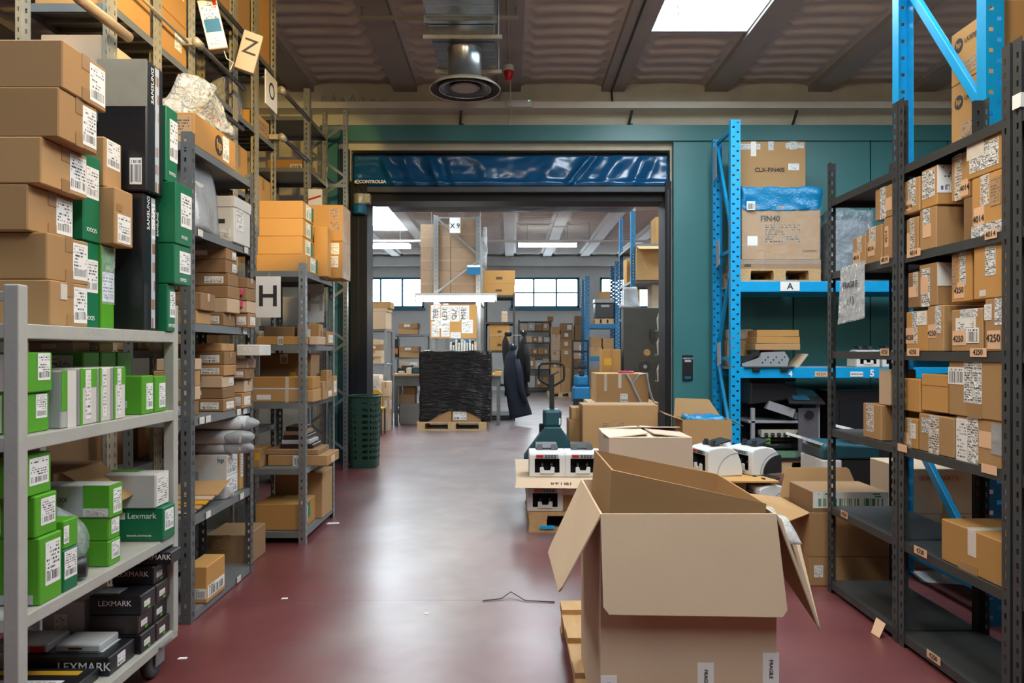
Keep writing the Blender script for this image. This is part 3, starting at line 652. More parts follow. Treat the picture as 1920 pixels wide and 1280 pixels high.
carton(-1.75, -1.54, 2.70, 2.815, 1.751, 2.07, 'dark green carton standing upright, upper of two behind the brown stack', 'green_carton', name='toner_carton', group=GG, dec=[('R', .15, .9, .5, .86, 'label_print', 'shipping_label')], rot=0, txt=[('R', .45, .13, 'XXX25', .022, 'ink_white')])
carton(-1.75, -1.54, 2.82, 2.915, 1.4305, 1.752, 'lime green carton in clear film with white label, next to the dark green pair', 'lime_carton', name='toner_carton', group=GG, dec=[('R', .05, .95, .33, .68, 'label_blue', 'shipping_label'), ('R', 0, 1, .3, .98, 'film', 'clear_film')], rot=0)
carton(-1.68, -1.49, 2.82, 2.96, 1.753, 1.97, 'small brown carton with white label on the lime green carton, lower of two', 'kraft', dec=[('R', .15, .85, .05, .55, 'label_print', 'shipping_label'), ('R', .1, .4, .6, .72, 'tape_brown', 'packing_tape')], rot=0, group=G)
carton(-1.66, -1.53, 2.82, 2.95, 1.971, 2.16, 'small brown carton with white label on the lime green carton, upper of two', 'kraft', dec=[('R', .15, .9, .42, .98, 'label_print', 'shipping_label')], rot=0, group=G)
BK = 'tall black monitor cartons on the trolley'
PS = ('R', .48, .72, .02, .98, 'picture_strip', 'picture_strip', 'strip of small coloured pictures')
carton(-1.66, -1.462, 2.985, 3.12, 1.4305, 1.985, 'tall black carton with a picture strip, lower of the two black ones', 'black_carton', name='monitor_carton', group=BK, rot=0, bev=.006, dec=[PS, ('F', .2, .42, .45, .95, 'label_bars', 'paper_label'), ('R', .5, .72, .68, .94, 'label_blue', 'paper_label')], txt=[('R', .27, .86, 'SAMSUNG', .03, 'ink_white', 90), ('R', .86, .8, 'SAMSUNG', .022, 'ink_white', 90)])
carton(-1.645, -1.444, 2.975, 3.12, 1.986, 2.515, 'tall black carton with a painted gold reflection on top, upper of the two black ones', 'black_carton', name='monitor_carton', group=BK, rot=0, bev=.006, dec=[PS, ('F', .0, 1, .64, .995, 'steel_warm', 'painted_reflection', 'gold-grey reflection painted as an upper band'), ('F', .66, .9, .05, .25, 'label_bars', 'paper_label')], txt=[('R', .3, .82, 'SAMSUNG', .032, 'ink_white', 90)])  # gold reflection painted on the upper front as a coloured band
for i, (za, zb, xr) in enumerate(((1.4305, 1.63, -1.43), (1.631, 1.80, -1.40), (1.801, 2.06, -1.395), (2.061, 2.38, -1.435))):
    carton(-1.62, xr, 3.125, 3.2 + (.085 if i in (1, 2) else .035 if i else 0), za, zb, 'green carton with white label behind the black monitor cartons, %s of four' % ('lowest', 'second from the bottom', 'third from the bottom', 'topmost')[i], 'green_carton', name='toner_carton', group='green cartons at the trolley end', rot=0, dec=[('R', .3, .98, .3, .85, 'label_print', 'shipping_label')], txt=[('R', .5, .12, 'XXX25', .02, 'ink_white')])
# second shelf
G = 'green and white toner cartons on the trolley second shelf'
def toner(xr, d, ya, yb, za, zb, label, mat, dec=(), txt=(), grp=None): return carton(xr - d, xr, ya, yb, za, zb, label, mat, name='toner_carton', group=grp or G, dec=dec, txt=txt, rot=0)
RW = ('R', .1, .9, .1, .95, 'label_print', 'shipping_label'); WL = ('R', .35, .9, .12, .8, 'label_print', 'shipping_label')
toner(-1.47, .3, 2.25, 2.39, 1.0955, 1.22, 'lime carton with white front, lower one at the trolley post', 'lime_carton', [('F', .0, .8, .05, .95, 'label_text', 'printed_panel'), ('R', .5, .9, .35, .95, 'label_print', 'shipping_label')])
toner(-1.46, .3, 2.25, 2.39, 1.2205, 1.345, 'lime carton with white front, upper one at the trolley post', 'lime_carton', [('F', .0, .8, .05, .95, 'label_text', 'printed_panel'), ('R', .45, .9, .3, .98, 'label_print', 'shipping_label')])
toner(-1.455, .16, 2.425, 2.51, 1.0955, 1.285, 'grey-white upright carton numbered 78 on the trolley second shelf', 'grey_carton', [('R', 0, .4, .3, 1, 'lime_carton', 'lime_patch'), ('R', .4, 1, 0, 1, 'white_carton', 'white_panel')], [('F', .5, .8, '78', .035)])
for i, (ya, yb) in enumerate(((2.522, 2.63), (2.64, 2.72), (2.735, 2.825))):
    toner(-1.45, .2, ya, yb, 1.0955, 1.29, ('white and lime upright carton with slanted end next to the carton numbered 78', 'plain white upright carton between two white and lime ones', 'white and lime upright carton last in the row before the low lime ones')[i], 'white_carton', [('R', .02, .98 if i != 1 else .2, .66, .99, 'lime_carton', 'lime_patch'), ('R', .3, .62, .1, .97, 'label_text', 'printed_panel'), ('R', .0, .14, .0, 1, 'lime_carton', 'lime_patch')])
toner(-1.45, .2, 2.95, 3.05, 1.0955, 1.25, 'low lime carton with dark corner and white printed logo', 'lime_carton', [WL, ('F', .0, .6, .02, .3, 'black_carton', 'dark_corner'), ('F', 0, .7, .18, .36, 'paper_grey', 'printed_panel')], [('F', .4, .8, 'Lexmark', .024, 'ink_white')])
toner(-1.45, .2, 3.06, 3.16, 1.0955, 1.245, 'low lime carton at the far end of the trolley second shelf', 'lime_carton', [WL])
for i in range(3):
    toner(-1.62 - .0, .2 if i == 0 else .16, 2.84 + i * .125, 2.955 + i * .125, 1.0955, 1.345, 'lime carton in the back row of the second trolley shelf, %s' % ('nearest', 'middle one', 'farthest')[i], 'lime_carton', [('F', .3, .8, .5, .95, 'label_text', 'paper_label')])
carton(-1.84, -1.66, 2.85, 2.96, 1.3455, 1.385, 'flat brown carton with white label lying on the back row of lime cartons', 'kraft_pale', dec=['Fwhite'], group=G); carton(-1.78, -1.63, 2.98, 3.08, 1.3455, 1.383, 'flat brown carton with dark print on the farther lime cartons', 'kraft_pale', dec=['Fbars'], group=G)
# third shelf
G = 'toner cartons on the trolley third shelf'
def t3(*a, **k): return toner(*a, grp=G, **k)
BL = ('R', .25, .9, .25, .9, 'label_print', 'shipping_label')
t3(-1.45, .42, 2.305, 2.425, .5605, .77, 'big lime carton with a dark corner, lowest of three at the trolley post', 'lime_carton', [BL, ('F', .0, .55, .0, .5, 'black_carton', 'dark_corner'), ('F', .6, .95, .02, .16, 'paper_grey', 'printed_panel')])
t3(-1.46, .36, 2.30, 2.415, .7705, .90, 'lime carton in the middle of three at the trolley post', 'lime_carton', [BL, ('F', .3, .7, .1, .8, 'label_text', 'printed_panel')])
t3(-1.47, .36, 2.25, 2.40, .9005, 1.03, 'lime carton topmost of three at the trolley post', 'lime_carton', [BL])
t3(-1.45, .2, 2.43, 2.515, .5605, .70, 'dark green carton with large label under a small lime one', 'green_carton', [('R', .05, .9, .3, .95, 'label_print', 'shipping_label')])
t3(-1.45, .25, 2.43, 2.515, .7005, .795, 'small lime carton on the dark green carton of the third shelf', 'lime_carton', [('R', .0, .35, .2, .8, 'label_print', 'shipping_label')])
t3(-1.46, .2, 2.72, 2.81, .5605, .655, 'lime carton at the foot of the pile beside the plastic bag', 'lime_carton', [BL])
t3(-1.46, .22, 2.72, 2.805, .6555, .74, 'lime carton in the middle of the pile beside the plastic bag', 'lime_carton', [BL])
t3(-1.455, .27, 2.715, 2.81, .7405, .86, 'grey-white carton with lime end on top of the pile beside the plastic bag', 'grey_carton', [('R', 0, 1, .0, 1, 'lime_carton', 'lime_end'), ('R', .3, .92, .1, .85, 'label_print', 'shipping_label'), ('F', .65, 1, .3, 1, 'lime_carton', 'lime_patch'), ('F', .65, .98, .05, .3, 'label_text', 'printed_panel')], [('F', .35, .55, 'XXX', .022)])
t3(-1.43, .2, 3.085, 3.2, .5605, .70, 'dark green carton with white lettering and logo on the third shelf', 'green_carton', [('R', .15, .85, .3, .9, 'label_print', 'shipping_label'), ('F', .05, .2, .66, .86, 'paper', 'logo_square')], [('F', .56, .76, 'Lexmark', .034, 'ink_white'), ('F', .5, .18, 'lexmark.com/recycle', .012, 'ink_white')])
t3(-1.455, .27, 3.07, 3.2, .7005, .84, 'grey-white carton lying on the dark green lettered carton', 'grey_carton', [('R', .1, .9, .05, .95, 'label_text', 'printed_panel'), ('T', .1, .6, .6, 1, 'lime_carton', 'lime_patch')])
ob = carton(-2.02, -1.74, 2.85, 3.2, .5605, .88, 'large brown carton with open flap at the back of the third trolley shelf', 'kraft_dark', rot=0)
MB().sheet([(.15, -.14, .318), (.15, .14, .318), (.33, .1, .2), (.34, -.1, .19)], .004).build('flap', 'kraft', ob)
bg = lump_obj('plastic_bag', 'film', .17, .16, .24, (-1.56, 2.61, .5605), n=(8, 8, 8), amp=.05, sc=8, seed=4, taper=.35, rnd=.6); tag(bg, 'crumpled clear plastic bag holding a black roller on the trolley third shelf', 'bag')
ro = thing('rubber_roller', 'short black roller with pale rings inside the clear plastic bag', 'roller', (-1.5, 2.58, .605))
MB().cyl((-.04, -.03, 0), (.04, .0, 0), .036, n=24).build('drum', 'black_plastic', ro, smooth=True); MB().cyl((-.045, -.03, 0), (-.036, -.027, 0), .043, n=24).build('ring', 'machine_white', ro, smooth=True); MB().cyl((.0, -.015, 0), (.012, -.011, 0), .04, n=24).build('ring', 'machine_grey', ro, smooth=True)
# bottom deck: black cartons
G = 'black cartons on the trolley bottom deck'
def blk(x0, x1, ya, yb, za, zb, label, dec=(), txt=(), mat='black_carton'): return carton(x0, x1, ya, yb, za, zb, label, mat, name='toner_carton', group=G, dec=dec, txt=txt, rot=0)
SP = ('R', .2, .6, .3, .6, 'label_text', 'small_print'); GD = ('R', .45, .62, .1, .22, 'lime_carton', 'green_dot')
blk(-1.80, -1.47, 2.745, 2.935, .1505, .222, 'long black carton with grey printed lid at the trolley deck front', [('T', .15, .85, .25, .95, 'paper_grey', 'printed_lid'), ('R', .3, .6, .2, .8, 'label_print', 'paper_label')], [('F', .72, .5, 'LEXMARK', .045, 'ink_white')])
blk(-1.92, -1.5, 2.3, 2.735, .1505, .19, 'flat black carton with yellow print, nearest on the trolley deck', [('T', .1, .85, .35, .75, 'label_print', 'printed_lid'), ('T', 0, .9, .85, .93, 'yellow_plastic', 'yellow_stripe')])
blk(-1.94, -1.72, 2.78, 2.93, .223, .255, 'flat grey-white carton with a red corner lying on the long black carton', [('F', .7, .95, .1, .8, 'red_plastic', 'red_corner')], mat='grey_carton'); blk(-1.70, -1.53, 2.79, 2.93, .223, .25, 'flat grey-white carton with slot lying on the long black carton', [('F', .3, .6, .4, .6, 'black_carton', 'hand_slot')], mat='grey_carton')
for c, (ya, yb, n, xl) in enumerate(((2.945, 3.07, 3, -1.66), (3.075, 3.2, 4, -1.64))):
    for k in range(n):
        top = k == n - 1
        blk(xl, -1.452 - .012 * (k % 2), ya, yb, .1505 + k * .0775, .1505 + (k + 1) * .0775, 'black-brown carton in the %s column of the trolley deck, %s' % (('nearer', 'farther')[c], ('lowest', 'second from the bottom', 'third from the bottom', 'topmost')[k if not top else 3]),
            [SP, GD] + ([('T', .05, .5, .2, .8, 'paper_grey', 'printed_lid')] if top else []), [('F', .5, .6, 'LEXMARK', .03, 'ink_white')] if top else [], mat='black_brown_carton' if (k + c) % 2 else 'black_carton')
blk(-1.85, -1.68, 2.95, 3.07, .1505, .36, 'pale grey carton at the back of the black ones on the trolley deck', ['Fwhite'], mat='grey_carton'); blk(-1.62, -1.37, 3.205, 3.255, .44, .505, 'black and white carton jutting past the trolley end post', [('F', 0, .45, .05, .95, 'paper_grey', 'white_half')], [('F', .72, .6, 'LEXMARK', .03, 'ink_white')]) if False else None
blk(-1.66, -1.40, 3.09, 3.19, .4615, .515, 'black and white carton jutting out on top of the farther black column', [('F', 0, .5, .05, .95, 'paper_grey', 'white_half')], [('F', .75, .62, 'LEXMARK', .03, 'ink_white')])

# ------------------------------------------------------------ tall rack along the left side
hr = rack('tall_shelving_rack', 'tall slotted-angle rack along the left side, warm lit, with trays up to the roof', -2.36, -1.92, [3.61, 4.08, 4.52, 5.24, 5.68, 6.15], [.1, .75, 1.35, 1.9, 2.5, 3.03, 3.63], 4.35, 'steel_warm', 'shelf_grey', ribs=4, w=.045, hs=[4.35] * 6)
def rod(name, label, a, b, r, mat, cat='bar', clamp=True, grp='guard bars along the tall left rack'):
    t = thing(name, label, cat, a, group=grp); v = Vector(b) - Vector(a)
    MB().cyl((0, 0, 0), v, r, n=12).build('tube', mat, t, smooth=True)
    if clamp:
        MB().cyl(v * -.02, v * .07, r * 1.6, n=12).build('clamp', 'steel_warm', t, smooth=True); MB().box(-.1, 0, -.012, .012, -.02, .02).build('clamp_arm', 'steel_warm', t)
    return t
rod('guard_bar', 'grey tube bar on the rack passing in front of the hanging striped carton', (-1.85, 4.42, 3.175), (-1.85, 5.2, 3.17), .016, 'steel_dark')
rod('guard_bar', 'grey tube bar above the carton with the round logo', (-1.85, 4.43, 2.875), (-1.85, 5.18, 2.885), .016, 'steel_dark')
rod('guard_bar', 'uppermost grey tube bar under the rack top', (-1.85, 4.62, 3.555), (-1.85, 5.28, 3.56), .016, 'steel_dark')
rod('guard_bar', 'grey tube bar jutting from the rack end beside the round O sign, upper one', (-1.85, 6.07, 3.465), (-1.85, 6.9, 3.48), .018, 'steel_dark')
rod('guard_bar', 'grey tube bar jutting from the rack end below the round O sign, lower one', (-1.85, 6.07, 3.085), (-1.85, 6.85, 3.09), .018, 'steel_dark')
rod('wooden_bar', 'thick pale wooden bar along the rack over the brown carton stack', (-1.85, 3.2, 2.862), (-1.85, 3.63, 2.872), .024, 'wood_pale', clamp=False)
rod('guard_rail', 'thin steel rail along the rack in front of the big yellow lit cartons', (-1.9, 3.63, 3.17), (-1.9, 4.5, 3.17), .009, 'steel_warm', clamp=False)
G = 'large cartons on the tall left rack'
carton(-2.33, -1.935, 3.66, 4.03, 3.0305, 3.5, 'large carton on the tall rack shelf nearest the camera end', 'kraft_orange', group=G, rot=0, dec=['Rtape', ('R', .15, .3, .35, .6, 'print_on_kraft', 'printed_marks')])
carton(-2.33, -1.935, 4.13, 4.48, 3.0305, 3.27, 'wide carton on the tall rack with small white label, lower of two', 'kraft_orange', group=G, rot=0, dec=[('R', .55, .8, .3, .75, 'label_text', 'paper_label')]); carton(-2.33, -1.935, 4.13, 4.48, 3.2705, 3.575, 'wide carton on the tall rack under the upper tray, upper of two', 'kraft_orange', group=G, rot=0, dec=[('R', .5, .9, .5, .95, 'paper', 'paper_label')])
carton(-2.3, -1.96, 4.6, 4.95, 3.6305, 3.95, 'carton with grey straps on the topmost tray of the tall rack', 'kraft_orange', group=G, rot=0, dec=['Ftape', 'Rwhite']); carton(-2.2, -1.95, 5.0, 5.2, 3.6305, 3.88, 'smaller carton on the topmost tray next to the strapped one', 'kraft', group=G, rot=0, dec=['Rtape'])
carton(-2.28, -1.95, 5.3, 5.62, 3.6305, 4.05, 'carton beside the upright post on the topmost tray of the rack', 'kraft', group=G, rot=0, dec=['Ftape']); carton(-2.25, -1.94, 5.74, 6.05, 3.6305, 4.25, 'tall carton standing at the far end of the topmost tray', 'kraft_orange', group=G, rot=0, dec=['Ftall'])
carton(-2.3, -2.0, 3.66, 4.0, 3.6305, 3.9, 'carton lying on the topmost tray at the near end', 'kraft', group=G, rot=0, dec=['Ftape'])
carton(-2.3, -2.0, 3.66, 4.02, 2.5005, 2.9, 'pale carton half hidden behind the brown stack on the rack', 'kraft_pale', group=G, rot=0, dec=['Fprint'])
carton(-2.28, -1.97, 4.58, 4.85, 2.5005, 2.9, 'orange lit carton with printed side behind the white plastic bag, taller one', 'kraft_orange', group=G, rot=0, dec=['Rwhite', 'Ftape']); carton(-2.2, -1.95, 4.88, 5.15, 2.5005, 2.93, 'orange lit carton with open lid behind the white plastic bag, farther one', 'kraft_orange', group=G, rot=0, dec=['Fprint', ('R', .2, .8, .7, .95, 'pink_foam', 'pink_wrap')])
carton(-2.3, -1.95, 4.15, 4.5, 2.5005, 2.76, 'open brown carton with raised flap on the tall rack shelf', 'kraft', group=G, rot=0, dec=['Ftape'])
carton(-2.25, -1.96, 5.72, 6.1, 3.0305, 3.2, 'yellow lit carton with printed labels at the far end of the rack', 'kraft_orange', group=G, rot=0, dec=[('R', .1, .9, .3, .8, 'print_on_kraft', 'printed_marks')])
carton(-2.25, -1.97, 5.28, 5.62, 2.5005, 2.85, 'orange carton on the tall rack above the white lidded carton', 'kraft_orange', group=G, rot=0, dec=['Rtape', 'Ftape']); carton(-2.2, -1.95, 5.74, 6.1, 2.5005, 2.72, 'long orange carton lying low at the far end of the tall rack', 'kraft_orange', group=G, rot=0, dec=['Rtape'])
for i, (ya, yb, z, h_) in enumerate(((4.15, 4.5, 1.9005, .3), (4.6, 5.0, 1.9005, .35), (5.05, 5.22, 1.9005, .3), (5.3, 5.65, 1.9005, .32), (3.65, 4.05, 1.3505, .28), (4.15, 4.5, 1.3505, .2), (4.6, 5.0, 1.3505, .3), (3.65, 4.05, .7505, .35), (4.15, 4.5, .7505, .3), (4.6, 5.1, .7505, .35), (5.3, 5.65, 1.3505, .2), (5.72, 6.1, 1.9005, .3))):
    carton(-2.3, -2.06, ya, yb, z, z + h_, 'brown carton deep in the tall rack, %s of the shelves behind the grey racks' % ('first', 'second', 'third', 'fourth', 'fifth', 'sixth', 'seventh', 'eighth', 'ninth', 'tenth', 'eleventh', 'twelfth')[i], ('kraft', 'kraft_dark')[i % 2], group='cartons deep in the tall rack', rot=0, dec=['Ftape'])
lump_b = lump_obj('frosted_bag', 'film_crinkle', .26, .3, .3, (-2.08, 5.46, 3.0305), n=(8, 8, 8), amp=.05, sc=6, seed=2, taper=.4, rnd=.4); tag(lump_b, 'frosted plastic bag with pink foam inside on the tall rack', 'bag')
lump_obj('pink_foam', 'pink_foam', .16, .2, .12, (0, 0, .004), lump_b, n=(5, 5, 5), amp=.02, sc=8, seed=5)
# panels hung from the rack
sg = thing('letter_sign', 'white board with a black ring letter hung on the rack end', 'sign', (-1.86, 5.83, 3.235)); MB().box(-.004, .004, -.14, .14, 0, .26).build('board', 'paper', sg)
text(sg, 'O', .18, 'ink', (.006, 0, .13), (90, 0, 90)); MB().bar((-.07, 0, .25), (0, 0, .25), .012).build('hook', 'steel', sg)
hc = carton(-.06, .06, 0, .09, 0, .31, 'narrow tilted carton printed blue white and red hanging from the top tube bar', 'kraft_pale', name='striped_carton', rot=0, dec=[('F', .02, .98, .02, .98, 'paper', 'white_panel'), ('F', .05, .95, .55, .95, 'label_blue', 'printed_panel'), ('F', .1, .9, .34, .6, 'blue_print', 'blue_panel'), ('F', .1, .8, .06, .28, 'label_blue', 'printed_panel'), ('F', .75, .95, .86, .97, 'red_plastic', 'red_mark')]); hc.location = (-1.835, 4.72, 3.24); hc.rotation_euler = (0, R(-13), R(16))
MB().tube([(.03, .0, .0), (.035, .0, -.05), (.07, 0, -.08), (.04, 0, -.12)], .003, 6).build('string', 'paper', hc)
hb = carton(-.065, .065, 0, .06, 0, .27, 'tilted cardboard board with a black angular letter hanging on the rack', 'kraft_white', name='cardboard_sign', rot=0, txt=[('F', .5, .6, 'Z', .15, 'ink')]); hb.location = (-1.8, 5.06, 3.24); hb.rotation_euler = (0, R(14), R(20))

# ------------------------------------------------------------ grey racks beside the aisle
ra = rack('grey_shelving_unit', 'grey slotted shelving unit right behind the trolley, its bottom tray nearly empty', -1.905, -1.57, [3.68, 4.58], [.045, .515, 1.012, 1.485, 1.965, 2.38], 2.43, 'steel_post', 'shelf_grey', w=.05)
rb_ = rack('grey_shelving_unit', 'grey slotted shelving unit topped with yellow lit flat cartons near the door', -1.89, -1.42, [5.2, 6.07], [.085, .525, .985, 1.39, 1.905], 1.96, 'steel', 'shelf_grey', w=.048)
# top of the first unit
carton(-1.89, -1.575, 3.74, 4.3, 2.381, 2.545, 'long flat carton with a round black logo on the grey unit top', 'kraft_orange', rot=0, dec=[('R', .66, .82, .12, .92, 'label_print', 'shipping_label'), ('F', .55, .95, .1, .9, 'print_on_kraft', 'printed_marks')], txt=[('R', .56, .5, 'hp', .07, 'kraft_orange', 0, dict(bold=.002))])
o = bpy.data.objects[CARTONS[-1].name]; m = MB().lathe([(0, 0), (.055, 0), (.055, .0015), (0, .0015)], n=28).build('round_logo', 'ink', o, smooth=False); m.rotation_euler = (0, R(90), 0); d_ = o['_d']; m.location = (d_[0] / 2, -d_[1] / 2 + .56 * d_[1], .5 * d_[2])
o = lump_obj('plastic_bag', 'film_crinkle', .26, .44, .27, (-1.71, 4.1, 2.5455), n=(14, 14, 14), amp=.07, sc=9, seed=9, taper=.45, rnd=.35); tag(o, 'crumpled white plastic bag on the carton with the round logo', 'bag')
# wrapped thing and lidded carton on the second tray from the top
o = lump_obj('wrapped_machine', 'film_white', .28, .42, .38, (-1.735, 3.99, 1.966), n=(12, 12, 12), amp=.03, sc=4, seed=12, taper=.35, rnd=.1, rot=3); tag(o, 'office machine wrapped in milky plastic film on the grey unit', 'machine')
lump_obj('inner_body', 'grey_carton', .2, .28, .27, (0, 0, .003), o, n=(5, 5, 5), amp=.008, sc=5, seed=3)
lc = carton(-1.78, -1.56, 4.24, 4.5, 1.966, 2.22, 'white archive carton with a lid and dark swoosh at the grey unit end', 'white_carton', name='archive_carton', rot=0, dec=[('F', .1, .75, .42, .52, 'ink', 'dark_swoosh'), ('F', .15, .9, .1, .3, 'label_text', 'printed_marks'), ('R', .1, .55, .3, .9, 'label_text', 'printed_marks')])
bx('lid', 'white_carton', -.114, .114, -.134, .134, .2, .262, lc, bevel=.003)
# tray stacks of small cartons: (near sight line x pair, front Y, depth, number, height, first z)
def pile(px0, px1, Y, depth, z0, hs, where, grp, mats=('kraft', 'kraft_pale', 'kraft_dark'), decs=('Flab', 'Fwhite', 'Ftape', 'Fprint', None), jx=6, seed=0, xmax=None):
    rr = random.Random(seed + int(px0)); z = z0; n = len(hs)
    for i, h_ in enumerate(hs):
        a, b = px0 + rr.uniform(-jx, jx), px1 + rr.uniform(-jx, jx); dy = rr.uniform(-.015, .015)
        pos = ('topmost' if i == n - 1 and n > 1 else ORD[min(i, 7)]) if n > 1 else 'single'
        d = decs[rr.randrange(len(decs))]; d2 = decs[rr.randrange(len(decs))]
        dd = [d] if d else []
        if d2 and rr.random() < .5: dd.append({'Flab': 'Rlab', 'Fwhite': 'Rwhite', 'Ftape': 'Rtape', 'Fprint': 'Rtape', 'Fbars': 'Rlab'}.get(d2, d2))
        xa, xb = X(a, Y), X(b, Y)
        if xmax is not None and xb > xmax: xa += xmax - xb; xb = xmax
        carton(xa, xb, Y + dy, Y + dy + depth, z, z + h_, 'brown carton %s' % where.replace('#', pos), mats[rr.randrange(len(mats))], group=grp, dec=dd, rot=rr.uniform(-2.6, 2.6)); z += h_ + .0005
pile(330, 424, 4.15, .17, 1.4855, [.075, .08, .07, .07, .075, .065], 'in the tall eye level pile on the grey unit, #', 'small cartons on the grey unit tray at eye level', seed=1)
pile(425, 468, 4.37, .145, 1.4855, [.085, .07, .075, .06], 'in the far eye level pile on the grey unit, #', 'small cartons on the grey unit tray at eye level', seed=2, xmax=-1.53)
for o in CARTONS[-3:-1]: lump_obj('pink_lining', 'pink_foam', .06, .03, .035, (.02, -o['_d'][1] / 2 - .008, .03), o, n=(4, 4, 4), amp=.01, sc=30, seed=2)
pile(318, 372, 3.78, .2, 1.4855, [.07, .09], 'just behind the near post at eye level, #', 'small cartons on the grey unit tray at eye level', seed=3)
for i, (px, py, Y) in enumerate(((424, 538, 4.36), (462, 560, 4.42), (440, 575, 4.36))):
    pass
pile(318, 418, 4.12, .17, 1.0125, [.07, .06, .065, .06, .075, .045], 'in the pile on the grey unit middle tray, #', 'small cartons on the grey unit middle tray', seed=4)
pile(424, 462, 4.37, .145, 1.0125, [.09, .08, .06, .06], 'in the far pile on the grey unit middle tray, #', 'small cartons on the grey unit middle tray', seed=5, xmax=-1.535)
pile(288, 345, 3.74, .2, 1.0125, [.08, .07, .085, .06], 'in the near pile on the grey unit middle tray, #', 'small cartons on the grey unit middle tray', seed=6)
carton(X(415, 4.1), X(463, 4.1), 4.32, 4.52, 1.32, 1.385, 'pale blue-white carton on the far pile of the middle tray', 'white_carton', rot=0, dec=['Fwhite'])
# lower tray of the first unit: wrapped rolls, white carton, envelopes
G = 'film wrapped rolls on the grey unit lower tray'
for i, (zc, xe, Yr, r_) in enumerate(((.93, -1.5, 4.36, .042), (.85, -1.52, 4.34, .04), (.79, -1.53, 4.36, .036))):
    o = thing('wrapped_roll', 'plastic wrapped grey roll sticking out of the grey unit lower tray, %s of three' % ('topmost', 'middle', 'lowest')[i], 'roll', (xe, Yr - .02, zc), group=G)
    MB().cyl((-.38, 0, 0), (-.02, 0, 0), r_, n=18).build('roll', 'paper_grey', o, smooth=True)
    bm = lump(.2, .08, .078, n=(8, 8, 8), amp=.008, sc=14, seed=i, rnd=.95); me = bpy.data.meshes.new('wrap_end'); bm.to_mesh(me); bm.free(); me.materials.append(MATS['film_white']); w = bpy.data.objects.new('wrap_end', me); COL.objects.link(w); w.parent = o; w.location = (-.06, 0, -.039)
    for p in me.polygons: p.use_smooth = True
carton(-1.89, -1.62, 4.28, 4.46, .5155, .75, 'white carton with pale blue round logo below the wrapped rolls', 'white_carton', rot=0, dec=[('F', .25, .3, .62, .95, 'blue_wrap', 'blue_strip'), ('F', .1, .4, .35, .6, 'film_white', 'pouch'), ('R', .0, .9, .5, .97, 'label_print', 'shipping_label'), ('R', .0, .9, .02, .45, 'label_print', 'shipping_label')], txt=[('F', .88, .88, 'hp', .04, 'blue_print')])
carton(-1.85, -1.61, 4.465, 4.53, .5155, .9, 'upright brown carton at the far end of the grey unit lower tray', 'kraft_orange', rot=0, dec=['Rwhite']); 
for i in range(5):
    x = -1.88 + i * .012; y = 3.78 + i * .05
    o = MB().sheet([(x, y, .52 + i * .014), (x + .28, y - .01, .522 + i * .014), (x + .27, y + .19, .54 + i * .02), (x + .01, y + .2, .535 + i * .02)], .006).build('padded_envelope', ('kraft_pale', 'kraft', 'yellow_plastic', 'kraft_pale', 'kraft')[i]); tag(o, '%s padded envelope in the fan of envelopes on the grey unit lower tray, %s' % (('pale brown', 'brown', 'yellow', 'pale brown', 'brown')[i], ('lowest', 'second', 'middle', 'fourth', 'topmost')[i]), 'envelope', 'envelopes on the grey unit lower tray')
o = lump_obj('bubble_wrap', 'film_bubble', .16, .1, .06, (-1.66, 4.21, .5155), n=(6, 6, 6), amp=.03, sc=12, seed=1); tag(o, 'crumpled bubble wrap on the grey unit lower tray', 'bubble wrap')
carton(X(345, 3.85), X(388, 3.85), 3.85, 4.1, .0455, .235, 'single brown carton with striped white label alone on the bottom tray', 'kraft_orange', rot=0, dec=[('R', .05, .95, .12, .45, 'label_bars', 'paper_label'), ('F', .2, .99, .12, .4, 'label_bars', 'paper_label')])
carton(-1.9, -1.63, 4.66, 5.0, 0, .2, 'brown carton on the floor between the two grey units', 'kraft_dark', rot=0, dec=['Ftape', 'Fprint'])
for i, (y0, z, lab) in enumerate(((3.76, 1.945, 'white tag on the grey unit rim under the wrapped machine'), (4.42, 1.945, 'white tag on the grey unit rim under the archive carton'), (4.4, 1.465, 'white tag on the grey unit rim below the eye level piles'), (3.78, .992, 'white tag on the grey unit middle rim at the near post'), (3.86, .992, 'white tag on the grey unit middle rim, second from the near post'), (4.3, .992, 'white tag on the grey unit middle rim, second from the far post'), (4.4, .992, 'white tag on the grey unit middle rim at the far post'), (3.86, .495, 'white tag on the grey unit lower rim below the envelopes'), (4.35, .495, 'white tag on the grey unit lower rim below the white carton'), (4.3, .025, 'white tag on the bottom rim of the grey unit'))):
    edge_tag(-1.5685, y0, y0 + .06, z - .015, '', lab, 1, 'label_text')
# second unit, top tray
G = 'flat cartons on the second grey unit top'
zz = 1.9055; LBL = [('R', .3, .75, .1, .9, 'label_green_bars', 'shipping_label'), ('R', .75, .95, .1, .9, 'green_carton', 'green_label')]
for i, (a, b, h_, d) in enumerate(((480, 578, .122, .62), (482, 567, .128, .58), (484, 567, .126, .58), (484, 567.5, .126, .6))):
    carton(X(a, 5.26), min(X(b, 5.26), -1.424), 5.256 + .006 * i, 5.26 + d * .5, zz, zz + h_, 'flat yellow lit carton on the second grey unit, %s of the stack of four' % ('lowest', 'second', 'third', 'topmost')[i], 'kraft_orange', rot=(0, -.6, .5, -1)[i], group=G, dec=LBL); zz += h_ + .0006
carton(X(588, 5.6), X(614, 5.6), 5.6, 5.72, 1.9055, 2.28, 'narrow upright carton standing beside the stack of four flat ones', 'kraft_orange', rot=0, group=G, dec=['Rtape'])
